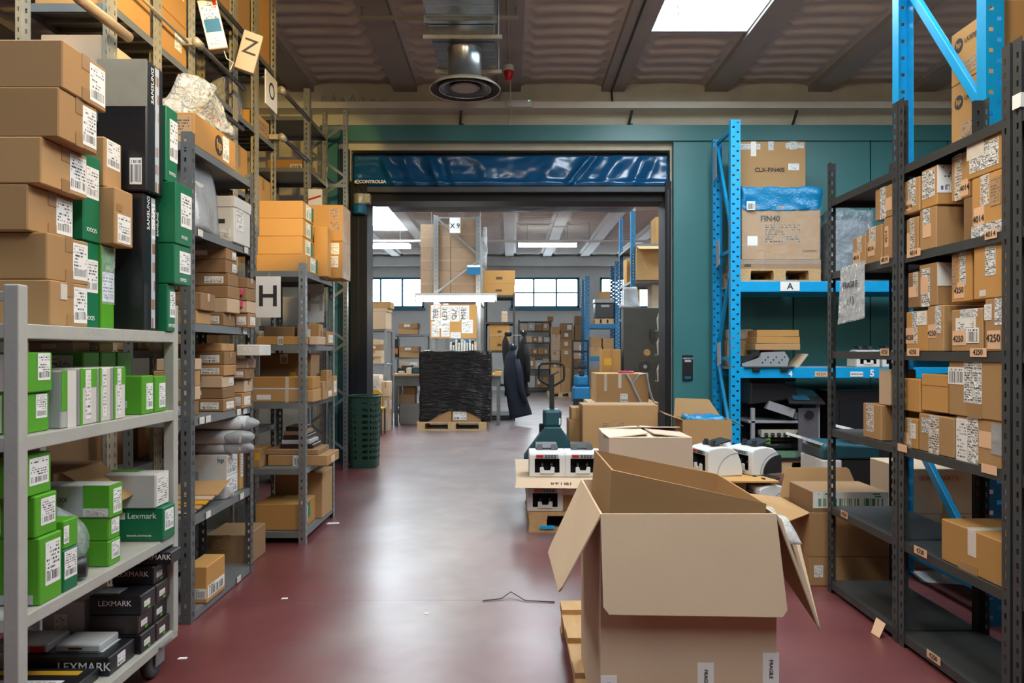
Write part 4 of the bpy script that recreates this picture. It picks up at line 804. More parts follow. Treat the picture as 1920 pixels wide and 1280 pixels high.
carton(X(585, 5.8), X(646, 5.8), 5.74, 6.015, 2.19, 2.47, 'yellow lit carton with handling symbols at the unit end, upper one', 'kraft_orange', rot=0, group=G, dec=[('F', .58, .92, .62, .92, 'print_on_kraft', 'handling_symbols'), ('F', .6, .95, .3, .56, 'print_on_kraft', 'handling_symbols'), ('R', 0, 1, 0, 1, 'film', 'clear_film')])
carton(X(612, 5.8), X(646, 5.8), 5.74, 6.015, 1.9055, 2.1895, 'carton with white symbol labels at the unit end, lower one', 'kraft_orange', rot=0, group=G, dec=[('F', .1, .8, .65, .95, 'label_text', 'handling_symbols'), ('F', .1, .75, .3, .6, 'label_text', 'handling_symbols'), ('R', 0, 1, 0, 1, 'film', 'clear_film')])
# second unit lower trays
G = 'cartons in the trays of the second grey unit'
carton(X(480, 5.26), X(577, 5.26), 5.262, 5.5, 1.3905, 1.45, 'long flat white and yellow carton with dark stripes under the letter board', 'kraft_orange', rot=0, group=G, dec=[('F', .42, .52, 0, 1, 'label_bars', 'stripes')])
carton(X(580, 5.3), X(598, 5.3), 5.28, 5.5, 1.3905, 1.45, 'small white-fronted carton at the tray corner under the letter board', 'kraft_pale', rot=0, group=G)
carton(-1.85, -1.62, 5.62, 5.9, 1.3905, 1.53, 'dark brown carton at the back of the tray under the letter board', 'kraft_dark', rot=0, group=G); carton(-1.6, -1.43, 5.62, 5.75, 1.3905, 1.55, 'brown carton with hand hole on the tray under the second letter board', 'kraft', rot=0, group=G, dec=[('R', .4, .6, .3, .7, 'ink_brown', 'hand_hole'), 'Fwhite']); carton(-1.6, -1.41, 5.78, 6.015, 1.3905, 1.5, 'brown carton at the far end of the tray under the second letter board', 'kraft', rot=0, group=G, dec=['Rwhite'])
carton(X(454, 5.265), X(588, 5.265), 5.265, 5.48, .9855, 1.075, 'long low carton tied with a pale tape in the third tray, lower', 'kraft', rot=0, group=G, dec=[('F', .6, .65, 0, 1, 'tape_pale', 'packing_tape'), ('F', .2, .4, .2, .6, 'paper', 'paper_label')])
carton(X(457, 5.265), X(587, 5.265), 5.265, 5.48, 1.0755, 1.165, 'long low carton tied with a pale tape in the third tray, upper', 'kraft_orange', rot=0, group=G, dec=[('F', .6, .65, 0, 1, 'tape_pale', 'packing_tape'), ('F', 0, .8, 0, .12, 'white_carton', 'lid_edge')])
carton(-1.84, -1.46, 5.5, 5.75, .9855, 1.33, 'large dark brown carton with green and yellow labels behind the tied ones', 'kraft_dark', rot=0, group=G, dec=[('F', .58, .7, .35, .6, 'yellow_plastic', 'yellow_label'), ('F', .86, .98, .35, .55, 'green_carton', 'green_label'), ('F', .4, .55, .78, .98, 'label_bars', 'stripes')])
for i, (ya, yb, za, zb) in enumerate(((5.5, 5.66, .9855, 1.12), (5.68, 5.86, .9855, 1.06), (5.68, 5.84, 1.0605, 1.2), (5.87, 6.015, .9855, 1.15))):
    carton(-1.455 if i == 0 else -1.44, -1.37 if i == 0 else -1.385, ya, yb, za, zb, 'small carton at the aisle side of the third tray, %s one from the camera' % ('first', 'second', 'third', 'fourth')[i], 'kraft', rot=0, group=G, dec=['Rwhite' if i % 2 else 'Rtape'])
carton(X(498, 5.3), X(612, 5.3), 5.34, 5.7, .5255, .6, 'flat brown carton with red and white tape in the fourth tray', 'kraft', rot=0, group=G, dec=[('F', .42, .52, 0, 1, 'label_bars', 'packing_tape'), ('R', .3, .6, .1, .8, 'tag_orange', 'orange_label')]); carton(X(500, 5.4), X(600, 5.4), 5.36, 5.68, .6005, .64, 'thin brown carton on top of the flat taped carton', 'kraft_dark', rot=0, group=G)
for i, (dz, mt_) in enumerate(((.0, 'black_brown_carton'), (.032, 'grey_carton'), (.064, 'black_brown_carton'), (.096, 'kraft_dark'), (.128, 'black_brown_carton'))):
    carton(-1.66 + .01 * i, -1.42 - .02 * i, 5.4, 5.64, .6405 + dz, .6405 + dz + .0315, 'dark flat folder box in the fourth tray pile, %s' % ('lowest', 'second', 'middle', 'fourth', 'topmost')[i], mt_, name='folder_box', rot=0, group='folder boxes in the fourth tray')
carton(-1.87, -1.75, 5.24, 5.5, .5255, .66, 'brown carton with a yellow label against the near post in the fourth tray', 'kraft', rot=0, group=G, dec=[('F', .7, .98, .4, .8, 'yellow_plastic', 'yellow_label')])
carton(X(478, 5.25), X(567, 5.25), 5.25, 5.6, .0855, .27, 'wide tan carton on the bottom tray of the second grey unit', 'kraft_orange', rot=0, group=G, dec=[('R', .1, .4, .2, .8, 'label_print', 'shipping_label'), ('R', .4, .6, .3, .9, 'green_carton', 'green_label')]); carton(X(516, 5.65), X(606, 5.65), 5.63, 5.95, .0855, .43, 'tan carton standing at the back of the bottom tray', 'kraft', rot=0, group=G, dec=['Ftape'])
# letter boards
def hboard(label, x0, x1, y, z0, z1, mat, ink, s):
    b = thing('letter_board', label, 'sign', ((x0 + x1) / 2, y, z0), group='H boards on the second grey unit'); w = (x1 - x0) / 2
    MB().box(-w, w, -.004, .004, 0, z1 - z0).build('board', mat, b); text(b, 'H', s, ink, (-.0, -.006, (z1 - z0) * .5), bold=.003)
    MB().bar((0, .0, z1 - z0 - .01), (0, .03, z1 - z0 + .03), .006).build('hook', 'steel', b); return b
hboard('white board with a black H hung at the near post of the second grey unit', X(480, 5.15), X(526, 5.15), 5.15, Z(595, 5.15), Z(518, 5.15), 'paper', 'ink', .2)
hboard('H board with its shade painted in grey, hung at the far side of the second grey unit', X(574, 5.98), X(606, 5.98), 6.0, Z(604, 5.98), Z(532, 5.98), 'paper_grey', 'machine_grey', .2)  # shade put into the colours: grey board, grey letter
# galvanised ladder frame at the left of the door, and the high rack behind it
lf = thing('lattice_frame', 'tall galvanised lattice frame standing beside the left door column', 'rack frame', (0, 0, 0))
for x in (-2.28, -1.835): post(lf, x, 8.46, 4.08, 0 if x < -2 else 90, 'galv', .05)
for k in range(12):
    z = .22 + k * .31; a, b = (-2.26, -1.86); a, b = (a, b) if k % 2 else (b, a)
    MB().bar((a, 8.475, z), (b, 8.475, z + .29), .03, .004, (0, 1, 0)).build('diagonal_brace', 'galv', lf)
for z in (3.87, 3.22): MB().box(-2.27, -1.84, 8.462, 8.472, z - .02, z + .02).build('rung', 'galv', lf)
wr = rack('wall_rack', 'grey slotted rack against the wall left of the blue door curtain', -2.62, -2.02, [7.55, 8.3], [.1, .9, 1.6, 2.35, 3.2, 3.72], 4.0, 'steel', 'shelf_grey', w=.06)
carton(-2.5, -2.1, 7.7, 8.1, 3.2005, 3.32, 'orange and white carton on the wall rack left of the door', 'kraft_orange', rot=0, dec=['Fbars']); carton(-2.55, -2.1, 7.7, 8.1, 2.3505, 2.6, 'pale carton on the wall rack behind the second grey unit', 'kraft_pale', rot=0, dec=['Ftape']); carton(-2.55, -2.15, 7.65, 8.05, 1.6005, 1.9, 'grey carton low on the wall rack behind the second grey unit', 'grey_carton', rot=0)
nt_ = thing('pinned_sheet', 'pale blue sheet with a pen clipped on the wall rack post', 'notice', (X(591, 7.5), 7.5, Z(386, 7.5))); MB().box(-.07, .07, 0, .003, 0, .17).build('sheet', 'label_blue', nt_); MB().bar((-.07, -.008, .06), (.06, -.008, .1), .014).build('pen', 'red_plastic', nt_)
# green perforated bin at the door column
def bin_():
    b = thing('perforated_bin', 'tall dark green perforated plastic bin at the left door column', 'bin', (X(684, 8.72), 8.72, 0))
    n, m_ = 48, 24; vs = []; fs = []; h_ = Z(742, 8.72)
    for j in range(m_ + 1):
        v = j / m_
        for i in range(n):
            a = 2 * math.pi * i / n; e = .45
            c, s = math.cos(a), math.sin(a); k = .155 + .02 * v
            vs.append((math.copysign(abs(c) ** e, c) * k, math.copysign(abs(s) ** e, s) * k, v * h_))
    for j in range(m_):
        for i in range(n):
            if j % 2 == 1 and i % 2 == 0 and 2 < j < m_ - 2: continue
            fs.append((j * n + i, j * n + (i + 1) % n, (j + 1) * n + (i + 1) % n, (j + 1) * n + i))
    fs.append(tuple(range(n)))
    MB().add(vs, fs).build('bin_body', 'bin_green', b, solid=.004)
    pts = [(math.copysign(abs(math.cos(t)) ** .45, math.cos(t)) * .178, math.copysign(abs(math.sin(t)) ** .45, math.sin(t)) * .178, h_) for t in [2 * math.pi * i / 40 for i in range(40)]]
    MB().tube(pts, .012, 8, True).build('rim', 'bin_green', b, smooth=True); return b
bin_()
# ------------------------------------------------------------ dark racks on the right of the aisle
RXF, RXB = 1.79, 2.18
LV = [.06, .478, .91, 1.345, 1.785, 2.19]
r1 = rack('dark_shelving_unit', 'dark slotted shelving unit nearest on the right, filled with taped cartons tagged 4250 and 4014', RXF, RXB, [2.67, 3.435], LV, 2.32, 'steel_dark', 'shelf_dark', w=.045, hs=[2.45, 2.5], t=.038)
r2 = rack('dark_shelving_unit', 'dark slotted shelving unit farther on the right, mostly empty with a hanging bag', RXF, RXB, [3.445, 4.2], LV, 2.3, 'steel_dark', 'shelf_dark', w=.045, hs=[2.5, 2.4], t=.038)
for (a, b, z, s, lab) in ((3.52, 3.6, 1.765, '4014', 'orange 4014 tag on the farther dark unit shelf rim'), (3.25, 3.36, 1.765, '4014', 'orange 4014 tag at the middle post on the nearer dark unit'), (2.74, 2.81, 1.765, '4014', 'orange 4014 tag at the nearest post of the dark unit'),
                          (3.52, 3.6, 1.326, '4250', 'orange 4250 tag on the farther dark unit empty shelf'), (3.26, 3.36, 1.326, '4250', 'orange 4250 tag beside the middle post of the nearer dark unit'), (2.8, 2.9, 1.326, '4250', 'orange 4250 tag near the nearest post of the dark unit'),
                          (3.36, 3.44, .89, '', 'blank orange tag under the carton pair at the middle post'), (2.74, 2.83, .89, '', 'blank orange tag below the big taped carton'), (3.95, 4.03, .458, '4250', 'orange tag on the empty lower shelf of the farther unit'), (3.2, 3.3, .458, '4250', 'orange tag on the low shelf of the nearer unit'), (3.1, 3.2, .04, '4250', 'orange tag on the bottom shelf of the nearer unit')):
    edge_tag(RXF, a, b, z, s, lab, -1)
G4 = 'taped cartons tagged 4014'; G42 = 'taped cartons tagged 4250'; G9 = 'taped cartons on the waist-high shelves'
def rc(pn, pf, za, zb, label, dec=('Ltape',), txt=(), mat='kraft', depth=.33, grp=G4, xp=1.805, **kw):
    return aisle(xp, pn, pf, za, zb, depth, label, mat=mat, dec=list(dec), txt=list(txt), group=grp, rot=kw.pop('rot', random.uniform(-1.3, 1.3)), **kw)
TP = lambda u0, u1, v0=0, v1=1, m='tape_printed': ('L', u0, u1, v0, v1, m, 'printed_tape')
PL = lambda u0, u1, v0, v1, m='tag_orange': ('L', u0, u1, v0, v1, m, 'paper_label', .0024)
# shelf 4014, farther unit then nearer unit
rc(1622, 1598, 1.7855, 1.94, 'small taped carton, first in the row on the 4014 shelf from the hanging bag', [TP(.35, .7, .45, 1), PL(.05, .6, .1, .5)], [('L', .3, .3, '4014', .03)])
rc(1654, 1624, 1.7855, 1.965, 'small taped carton, second in the row on the 4014 shelf from the hanging bag', [TP(.2, .6, .4, 1), PL(.1, .55, .2, .6)], [('L', .3, .4, '4014', .032)])
rc(1679, 1656, 1.7855, 1.985, 'small taped carton, third in the row on the 4014 shelf beside the middle post', [PL(.1, .4, .3, .8)], [('L', .25, .55, '4014', .03, 'ink', 90)])
rc(1674, 1640, 1.986, 2.14, 'taped carton lying on the row of small ones by the middle post', [TP(.3, .62, 0, 1, 'tape_silver'), PL(.65, .95, .2, .6)])
rc(1722, 1699, 1.7855, 1.945, 'taped carton in the lower tier on the 4014 shelf beside the middle post', [TP(.3, .7), PL(.05, .3, .1, .6)], grp=G4)
rc(1755, 1723.5, 1.7855, 1.965, 'wide brown carton with plain front in the lower tier of the 4014 shelf', [TP(.2, .62, .3, 1, 'tape_silver'), PL(.2, .7, .3, .62)], mat='kraft', depth=.36)
rc(1725, 1694, 1.966, 2.12, 'tilted taped carton in the upper tier on the 4014 shelf beside the middle post', [TP(.3, .75, .2, 1, 'tape_silver'), PL(.2, .5, .1, .4)], [('L', .35, .22, '4014', .025)])
rc(1757, 1727, 1.966, 2.135, 'carton crossed with silver tape in the upper tier of the 4014 shelf', [TP(.05, .85, .25, .95, 'tape_silver'), ('F', 0, .7, .3, 1, 'label_blue', 'shipping_label')], mat='kraft_orange', depth=.3)
rc(1818, 1783, 1.966, 2.155, 'carton with tall tape strip and 4014 label in the upper tier of the 4014 shelf', [TP(.2, .6, 0, 1), PL(.55, .98, .05, .4)], [('L', .78, .22, '4014', .03)], xp=1.84)
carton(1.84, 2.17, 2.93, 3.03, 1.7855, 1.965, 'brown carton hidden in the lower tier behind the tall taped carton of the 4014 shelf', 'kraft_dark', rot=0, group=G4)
rc(1882, 1821, 1.7855, 2.018, 'large taped carton with 4014 label below the top tier at the nearest post', [TP(.3, .58, .5, 1), PL(.08, .42, .12, .5), TP(.0, 1, .0, .2, 'tape_silver'), ('L', .62, .95, .45, .9, 'print_on_kraft', 'printed_marks')], [('L', .25, .3, '4014', .035)], mat='kraft_orange')
rc(1880, 1812, 2.0185, 2.172, 'carton wrapped in crossed silver tape on top at the nearest post', [TP(.08, .9, .15, .8, 'tape_silver'), TP(.0, .5, .5, 1, 'tape_clear')], mat='kraft_orange')
# shelf 4250, nearer unit
rc(1737, 1698, 1.3455, 1.525, 'taped carton in the lower tier of the 4250 shelf beside the middle post', [TP(.3, .55, .2, 1, 'tape_silver'), PL(.0, .4, .2, .6), ('L', .55, .98, .65, .98, 'label_text', 'paper_label')], [('L', .2, .35, '4250', .03)], mat='kraft_orange', grp=G42)
rc(1770, 1738.5, 1.3455, 1.54, 'carton with clear tape, second in the lower tier of the 4250 shelf', [TP(.5, .85, .4, 1, 'tape_silver'), PL(.05, .55, .3, .6)], [('L', .3, .4, '4250', .032)], mat='kraft', grp=G42)
rc(1843, 1783, 1.3455, 1.515, 'carton covered in paper labels, third in the lower tier of the 4250 shelf', [('L', .15, .8, .25, .8, 'label_text', 'paper_label'), ('L', .3, .85, .8, 1, 'tape_silver', 'printed_tape'), PL(.05, .5, .15, .5), ('L', .5, .9, .2, .55, 'label_bars', 'paper_label', .003)], [('L', .25, .3, '4250', .035)], mat='kraft', grp=G42)
rc(1884, 1845, 1.3455, 1.545, 'carton with slanted tape at the nearest post in the lower tier of the 4250 shelf', [TP(.5, .95, .5, 1, 'tape_silver'), PL(.15, .8, .05, .4), ('L', .0, .35, .6, .9, 'label_text', 'paper_label')], [('L', .45, .25, '4250', .04)], mat='kraft', grp=G42)
rc(1721, 1701, 1.5405, 1.70, 'narrow taped carton in the upper tier of the 4250 shelf beside the middle post', [TP(.5, .95, .3, 1), ('L', .1, .8, .3, .6, 'tag_orange', 'paper_label')], mat='kraft_dark', grp=G42)
rc(1757, 1722.5, 1.5405, 1.725, 'carton with a big blue lettered airline label in the upper tier of the 4250 shelf', [TP(.15, .6, .0, .9, 'tape_silver'), PL(.1, .5, .3, .7), ('F', .0, .75, .45, .98, 'paper', 'airline_label')], [('F', .38, .7, 'air', .075, 'blue_print', 90)], mat='kraft', grp=G42, depth=.3)
rc(1822, 1783, 1.5455, 1.745, 'carton with vertical printed marks and 4250 label in the upper tier of the 4250 shelf', [TP(.42, .72, .3, 1, 'tape_silver'), PL(.15, .65, .08, .4), ('L', .05, .3, .3, .95, 'print_on_kraft', 'printed_marks')], [('L', .4, .24, '4250', .032)], mat='kraft_orange', grp=G42, xp=1.82)
rc(1884, 1824, 1.5455, 1.762, 'plain brown carton at the nearest post, upper tier of the 4250 shelf', [TP(.38, .7, .4, 1, 'tape_silver'), ('L', .2, .4, .05, .16, 'tape_clear', 'packing_tape')], mat='kraft_orange', grp=G42)
# waist-high shelf
rc(1653, 1617, .9105, 1.085, 'taped carton standing alone on the farther unit waist-high shelf', [TP(.2, .6, .2, 1)], grp=G9, depth=.2)
rc(1668, 1647, 1.0855, 1.26, 'plain upright carton on top of the lone taped carton at the middle post', [], mat='kraft_pale', grp=G9, depth=.13, xp=1.82)
rc(1720, 1695, .9105, 1.045, 'taped carton lowest at the middle post on the waist-high shelf', [TP(.3, .55), ('L', .5, .9, .35, .85, 'label_text', 'paper_label'), PL(.0, .4, .1, .5)], mat='kraft_orange', grp=G9)
rc(1790, 1721.5, .9105, 1.075, 'wide taped carton in the lower tier of the waist-high shelf', [TP(.3, .6, 0, 1), TP(.1, .35, .5, .9, 'tape_silver')], mat='kraft', grp=G9)
rc(1886, 1791.5, .9105, 1.088, 'wide worn taped carton at the nearest post, waist-high shelf lower tier', [TP(.0, .25, .0, .95, 'label_text'), TP(.25, .48, .0, 1, 'tape_silver'), PL(.5, .8, .4, .75), ('L', .75, 1, .3, .95, 'film_white', 'torn_film')], mat='kraft', grp=G9)
rc(1725, 1694, 1.0755, 1.225, 'plain orange-brown carton in the upper tier at the middle post, waist-high shelf', [], mat='kraft_orange', grp=G9, xp=1.81)
rc(1775, 1727, 1.0885, 1.25, 'plain orange-brown carton with a fold line, second in the upper tier of the waist-high shelf', [('L', .0, 1, .69, .7, 'kraft_dark', 'fold_line')], mat='kraft_orange', grp=G9, xp=1.81)
rc(1886, 1777, 1.0885, 1.318, 'largest taped carton in the upper tier of the waist-high shelf', [TP(.3, .62, .25, 1, 'tape_silver'), ('L', .0, .3, .55, .85, 'label_bars', 'shipping_label'), ('L', .38, .62, 0, .25, 'tape_brown', 'packing_tape')], mat='kraft', grp=G9, xp=1.8)
# low shelves
o = rc(1884, 1764, .4785, .65, 'brown carton with taped lid alone on the low shelf of the nearer dark unit', [('L', .45, .58, .4, 1, 'tape_clear', 'packing_tape'), ('T', 0, 1, .45, .58, 'tape_clear', 'packing_tape'), ('L', .3, .6, 0, .2, 'tape_brown', 'packing_tape')], mat='kraft_orange', grp=None, depth=.36)
carton(1.8, 2.1, 2.42, 2.6, .0605, .27, 'brown carton in the bottom corner beside the nearest dark post', 'kraft', rot=0, dec=['Ttape'])
def scrap(pts, label, mat='paper', name='paper_scrap', up=.012):
    m = MB(); vs = []; n = len(pts)
    o = MB().sheet(pts, .0015).build(name, mat); return tag(o, label, 'scrap', 'paper scraps')
scrap([(2.0, 3.0, .062), (2.1, 2.97, .066), (2.12, 3.02, .085), (2.02, 3.05, .07)], 'torn pale paper scrap lying on the bottom shelf of the nearer dark unit', 'tag_orange'); scrap([(1.775, 3.52, .062), (1.77, 3.6, .064), (1.73, 3.57, -.0 + .002), (1.735, 3.5, .002)], 'pale paper scrap hanging off the bottom shelf by the middle dark post', 'tag_orange')
r0 = rack('dark_shelving_unit', 'dark slotted shelving unit at the right picture edge, mostly out of view', RXF, RXB, [1.9, 2.655], LV, 2.32, 'steel_dark', 'shelf_dark', w=.045, hs=[2.45, 2.45], t=.038)
for i, (z, h_) in enumerate(((.9105, .2), (1.3455, .22), (1.7855, .2), (1.9865, .15))):
    carton(1.81, 2.14, 2.36, 2.6, z, z + h_, 'taped carton just past the nearest post, on the %s' % ('waist-high shelf', '4250 shelf', '4014 shelf, lower one', '4014 shelf, upper one')[i], 'kraft_orange', rot=0, dec=[TP(.3, .6, 0, 1, 'tape_silver')], group='cartons past the nearest post')
hb_ = thing('hanging_bag', 'clear plastic document bag with black print hanging from the 4014 shelf rim', 'bag', (1.775, 3.85, 1.50)); MB().sheet([(0, .16, .0), (-.004, -.13, .02), (.0, -.12, .29), (0, .13, .28)], .004).build('sheet', 'paper_grey', hb_)
MB().sheet([(-.006, .17, -.01), (-.01, -.14, .01), (-.004, -.13, .3), (-.004, .14, .29)], .001).build('film_sleeve', 'film', hb_); text(hb_, 'FRAGILE', .045, 'ink', (-.012, .015, .19), (90, 0, -90)); text(hb_, '( ! )', .05, 'ink', (-.012, .01, .11), (90, 0, -90))
sl = thing('strap_label', 'white paper strip with black digits wrapped round the nearest dark post top', 'label', (1.784, 2.604, 2.2)); MB().box(-.002, .075, -.002, .0, 0, .05).build('strip', 'paper', sl); MB().box(-.003, -.001, 0, .04, 0, .05).build('strip_side', 'paper', sl); text(sl, '2 7', .035, 'ink', (.034, -.004, .025))
cbl = MB().tube([(1.95, 3.95, 2.204), (2.0, 4.05, 2.204), (2.1, 4.0, 2.204), (2.08, 3.86, 2.204), (1.96, 3.85, 2.205), (1.9, 3.98, 2.215), (1.88, 4.1, 2.205)], .012, 8).build('cable_coil', 'black_plastic', smooth=True); tag(cbl, 'black cable coil lying on the top shelf of the farther dark unit', 'cable')

# ------------------------------------------------------------ tall blue pallet rack behind them
BX, BY0, BY1 = 2.36, 3.66, 4.55
bf = thing('pallet_rack', 'tall bright blue pallet rack frame rising behind the dark units, with printer cartons', 'pallet rack', (0, 0, 0))
up_blue(bf, BX + .02, BY0, 4.3, True); up_blue(bf, BX + .02, BY1, 4.3, False)
for a, b in (((BX, BY0 + .05, 2.42), (BX, BY1 - .05, 2.42)), ((BX, BY0 + .05, 2.5), (BX, BY1 - .06, 3.55)), ((BX, BY1 - .06, 3.6), (BX, BY0 + .05, 4.2)), ((BX, BY1 - .06, 2.38), (BX, BY0 + .05, 1.4)), ((BX, BY0 + .05, 1.3), (BX, BY1 - .06, .95)), ((BX, BY1 - .06, .93), (BX, BY0 + .05, .18)), ((BX, BY0 + .05, .15), (BX, BY1 - .05, .15))):
    MB().bar((a[0] + .03, a[1], a[2]), (b[0] + .03, b[1], b[2]), .05, .03, (1, 0, 0)).build('brace', 'blue_paint', bf, bevel=.003)
for z in (.25, 1.35, 2.45): 
    bx('beam', 'blue_paint', BX + .08, 5.0, BY0 + .002, BY0 + .05, z - .1, z, bf); bx('beam', 'blue_paint', BX + .08, 5.0, BY1 - .05, BY1 - .002, z - .1, z, bf)
    bx('deck_board', 'wood_pale', BX + .09, 5.0, BY0 + .055, BY1 - .055, z - .03, z - .005, bf)
up_blue(bf, 5.05, BY0, 4.3, True); up_blue(bf, 5.05, BY1, 4.3, False)
G = 'printer cartons on the tall blue rack'
LJ = [('L', .62, .68, .45, .47, 'ink', 'printed_line'), ('L', .25, .7, .1, .3, 'print_on_kraft', 'printed_marks')]
for i, (z0, z1) in enumerate(((2.4455, 2.81), (2.811, 3.1))):
    o = carton(2.46, 3.0, 3.72, 4.16, z0, z1, 'tan printer carton with black logo on the tall blue rack, %s' % ('lower', 'upper')[i], 'kraft_orange', rot=0, group=G, dec=[('L', .2, .55, .1, .38, 'print_on_kraft', 'printed_marks'), 'Ftall'], txt=[('L', .44, .74, 'LASERJET', .034, 'ink')])
    d_ = o['_d']; m = MB().lathe([(0, 0), (.038, 0), (.038, .0015), (0, .0015)], n=28).build('round_logo', 'ink', o); m.rotation_euler = (0, R(-90), 0); m.location = (-d_[0] / 2, d_[1] / 2 - .16 * d_[1], .72 * d_[2]); face_text(o, d_, 'L', .16, .725, 'hp', .045, 'kraft_orange', bold=.001)
o = carton(3.01, 3.5, 3.72, 4.2, 2.4455, 3.05, 'brown carton wrapped in film on the tall blue rack, lower of two', 'kraft', rot=0, group=G, dec=[('F', 0, 1, 0, 1, 'film_clear', 'clear_film'), 'Flab']); carton(3.01, 3.5, 3.72, 4.2, 3.051, 3.6, 'brown carton wrapped in film on the tall blue rack, upper of two', 'kraft', rot=0, group=G, dec=[('F', 0, 1, 0, 1, 'film_clear', 'clear_film')])
carton(2.46, 2.95, 4.62, 5.1, 0, .34, 'tan carton with bold red lettering behind the dark units, lower', 'kraft_pale', rot=0, dec=['Ftape', 'Fprint', ('F', .6, .75, .5, .95, 'tape_brown', 'packing_tape')], txt=[('F', .2, .62, 'PN 60', .05, 'ink')])
carton(2.46, 2.95, 4.62, 5.1, .341, .62, 'tan carton with bold red lettering behind the dark units, upper', 'kraft_pale', rot=0, dec=[('F', .45, .6, .0, .3, 'tape_brown', 'packing_tape')], txt=[('F', .4, .78, 'SPARE PARTS', .042, 'ink_red')])
scrap([(2.4, 4.35, .001), (2.62, 4.3, .001), (2.6, 4.5, .02), (2.42, 4.5, .02)], 'white paper sheets on the floor behind the dark units')
MB_ = MB().sheet([(2.23, 4.36, .25), (2.38, 4.36, .16), (2.46, 4.45, .32), (2.3, 4.52, .42)], .005).build('carton_flap', 'kraft_pale'); tag(MB_, 'loose cardboard flap leaning at the low post behind the dark units', 'cardboard') if False else bpy.data.objects.remove(MB_)

# ------------------------------------------------------------ blue pallet rack with the boards A, 4 and 5
PY0, PY1, PX = 8.02, 8.78, 2.43
pr = thing('pallet_rack', 'blue pallet rack by the teal wall with a board marked A', 'pallet rack', (0, 0, 0))
for x in (PX, 5.35):
    up_blue(pr, x, PY0, 3.83, True, w=.1); up_blue(pr, x, PY1, 3.83, False, w=.1)
    for a, b in ((3.72, 2.45), (2.45, 1.27), (1.27, .2)):
        up = ((x, PY1 - .05, a), (x, PY0 + .06, b + .04)) if a != 2.45 else ((x, PY0 + .06, a), (x, PY1 - .06, b + .04))
        MB().bar(*up, .045, .03, (1, 0, 0)).build('brace', 'blue_paint', pr)
    for z in (3.76, 2.44, 1.26): MB().bar((x, PY0 + .06, z), (x, PY1 - .06, z), .04, .03, (1, 0, 0)).build('brace', 'blue_paint', pr)
ZA, ZB = 2.095, 1.17
for z in (ZA, ZB):
    for y in (PY0 + .004, PY1 - .054): bx('beam', 'blue_paint', PX + .052, 5.3, y, y + .05, z - .115, z, pr, bevel=.004)
    bx('deck_board', 'wood_pale', PX + .055, 5.29, PY0 + .06, PY1 - .06, z - .03, z - .004, pr)
bd = bx('letter_board', 'paper', X(1463, PY0), X(1499, PY0), PY0 - .004, PY0 + .002, Z(545, PY0), Z(528, PY0)); tag(bd, 'white board with a black letter A on the upper blue beam', 'sign'); text(bd, 'A', .1, 'ink', (X(1481, PY0), PY0 - .007, Z(537, PY0)), bold=.001)
text(pr, '5', .1, 'ink_white', (X(1635, PY0), PY0 - .003, Z(700, PY0)), bold=.004); text(pr, '4', .08, 'ink_white', (X(1482, PY0), PY0 - .003, Z(701, PY0)), bold=.003)
for px, s in ((1540, '43201'), (1606, '43205/43206')):
    w_ = .062; t_ = thing('beam_tag', 'pale paper tag with digits on the lower blue beam, %s digit' % ('between the two white', 'just before the second white'), 'label', (X(px, PY0), PY0 - .001, Z(706, PY0)), group='paper tags on the lower blue beam') if False else thing('beam_tag', 'paper tag on the lower blue beam, ' + ('midway between the white digits' if px < 1600 else 'next to the last white digit'), 'label', (X(px, PY0), PY0 - .001, Z(706, PY0)), group='paper tags on the lower blue beam')
    MB().box(-.07, .07, -.002, 0, 0, .055).build('paper', 'tag_orange' if px < 1600 else 'paper', t_); text(t_, s, .045 if px < 1600 else .025, 'ink_brown', (0, -.004, .028))
for i, (y, za, zb) in enumerate(((8.72, 3.35, 3.73), (8.6, 2.33, 2.62), (8.55, 1.2, 1.45))):
    o = MB().sheet([(PX - .045, y - .12, za), (PX - .045, y + .02, za - .03), (PX - .045, y + .03, zb - .02), (PX - .045, y - .1, zb)], .003).build('hanging_sheet', 'paper_grey'); tag(o, 'grey plastic sleeve hanging on the blue rack side, %s' % ('topmost', 'middle one', 'lowest')[i], 'sheet', 'sleeves on the blue rack side')
# wrapped goods on level A
pallet('wooden pallet on the upper blue beams under the wrapped carton with blue film', X(1462, 8.1), 8.4, 1.0 - .1, .6, z=ZA, mat='wood')
pz = ZA + .1446
carton(X(1388, 8.12), X(1540, 8.12), 8.12, 8.68, pz, pz + .1, 'low brown carton tray wrapped in film on the upper pallet', 'kraft_dark', rot=0, dec=[('F', 0, 1, 0, 1, 'film_clear', 'clear_film'), ('F', .05, .13, .2, .5, 'ink_brown', 'printed_mark')])
fz = pz + .101
o = carton(X(1391, 8.12), X(1538, 8.12), 8.12, 8.66, fz, fz + .58, 'large film wrapped carton lettered FIN40 with blue wrap over its top', 'kraft', rot=0, txt=[('F', .36, .76, 'FIN40', .085, 'ink', 0, dict(bold=.002)), ('F', .86, .16, 'CLX-FIN40S', .03, 'ink_brown')], dec=[('F', .26, .78, .28, .68, 'print_on_kraft', 'printed_lines'), ('F', .07, .2, .26, .44, 'paper', 'paper_label'), ('F', .44, .5, .5, 1.0, 'tape_brown', 'packing_tape')])
d_ = o['_d']; bw = lump(d_[0] + .02, d_[1] + .02, .26, n=(14, 14, 14), amp=.03, sc=9, seed=6, rnd=.04); me = bpy.data.meshes.new('blue_wrap'); bw.to_mesh(me); bw.free(); me.materials.append(MATS['blue_wrap'])
for p in me.polygons: p.use_smooth = True
w_ = bpy.data.objects.new('blue_wrap', me); COL.objects.link(w_); w_.parent = o; w_.location = (0, 0, .53); w_['label'] = 'bright blue plastic wrap'
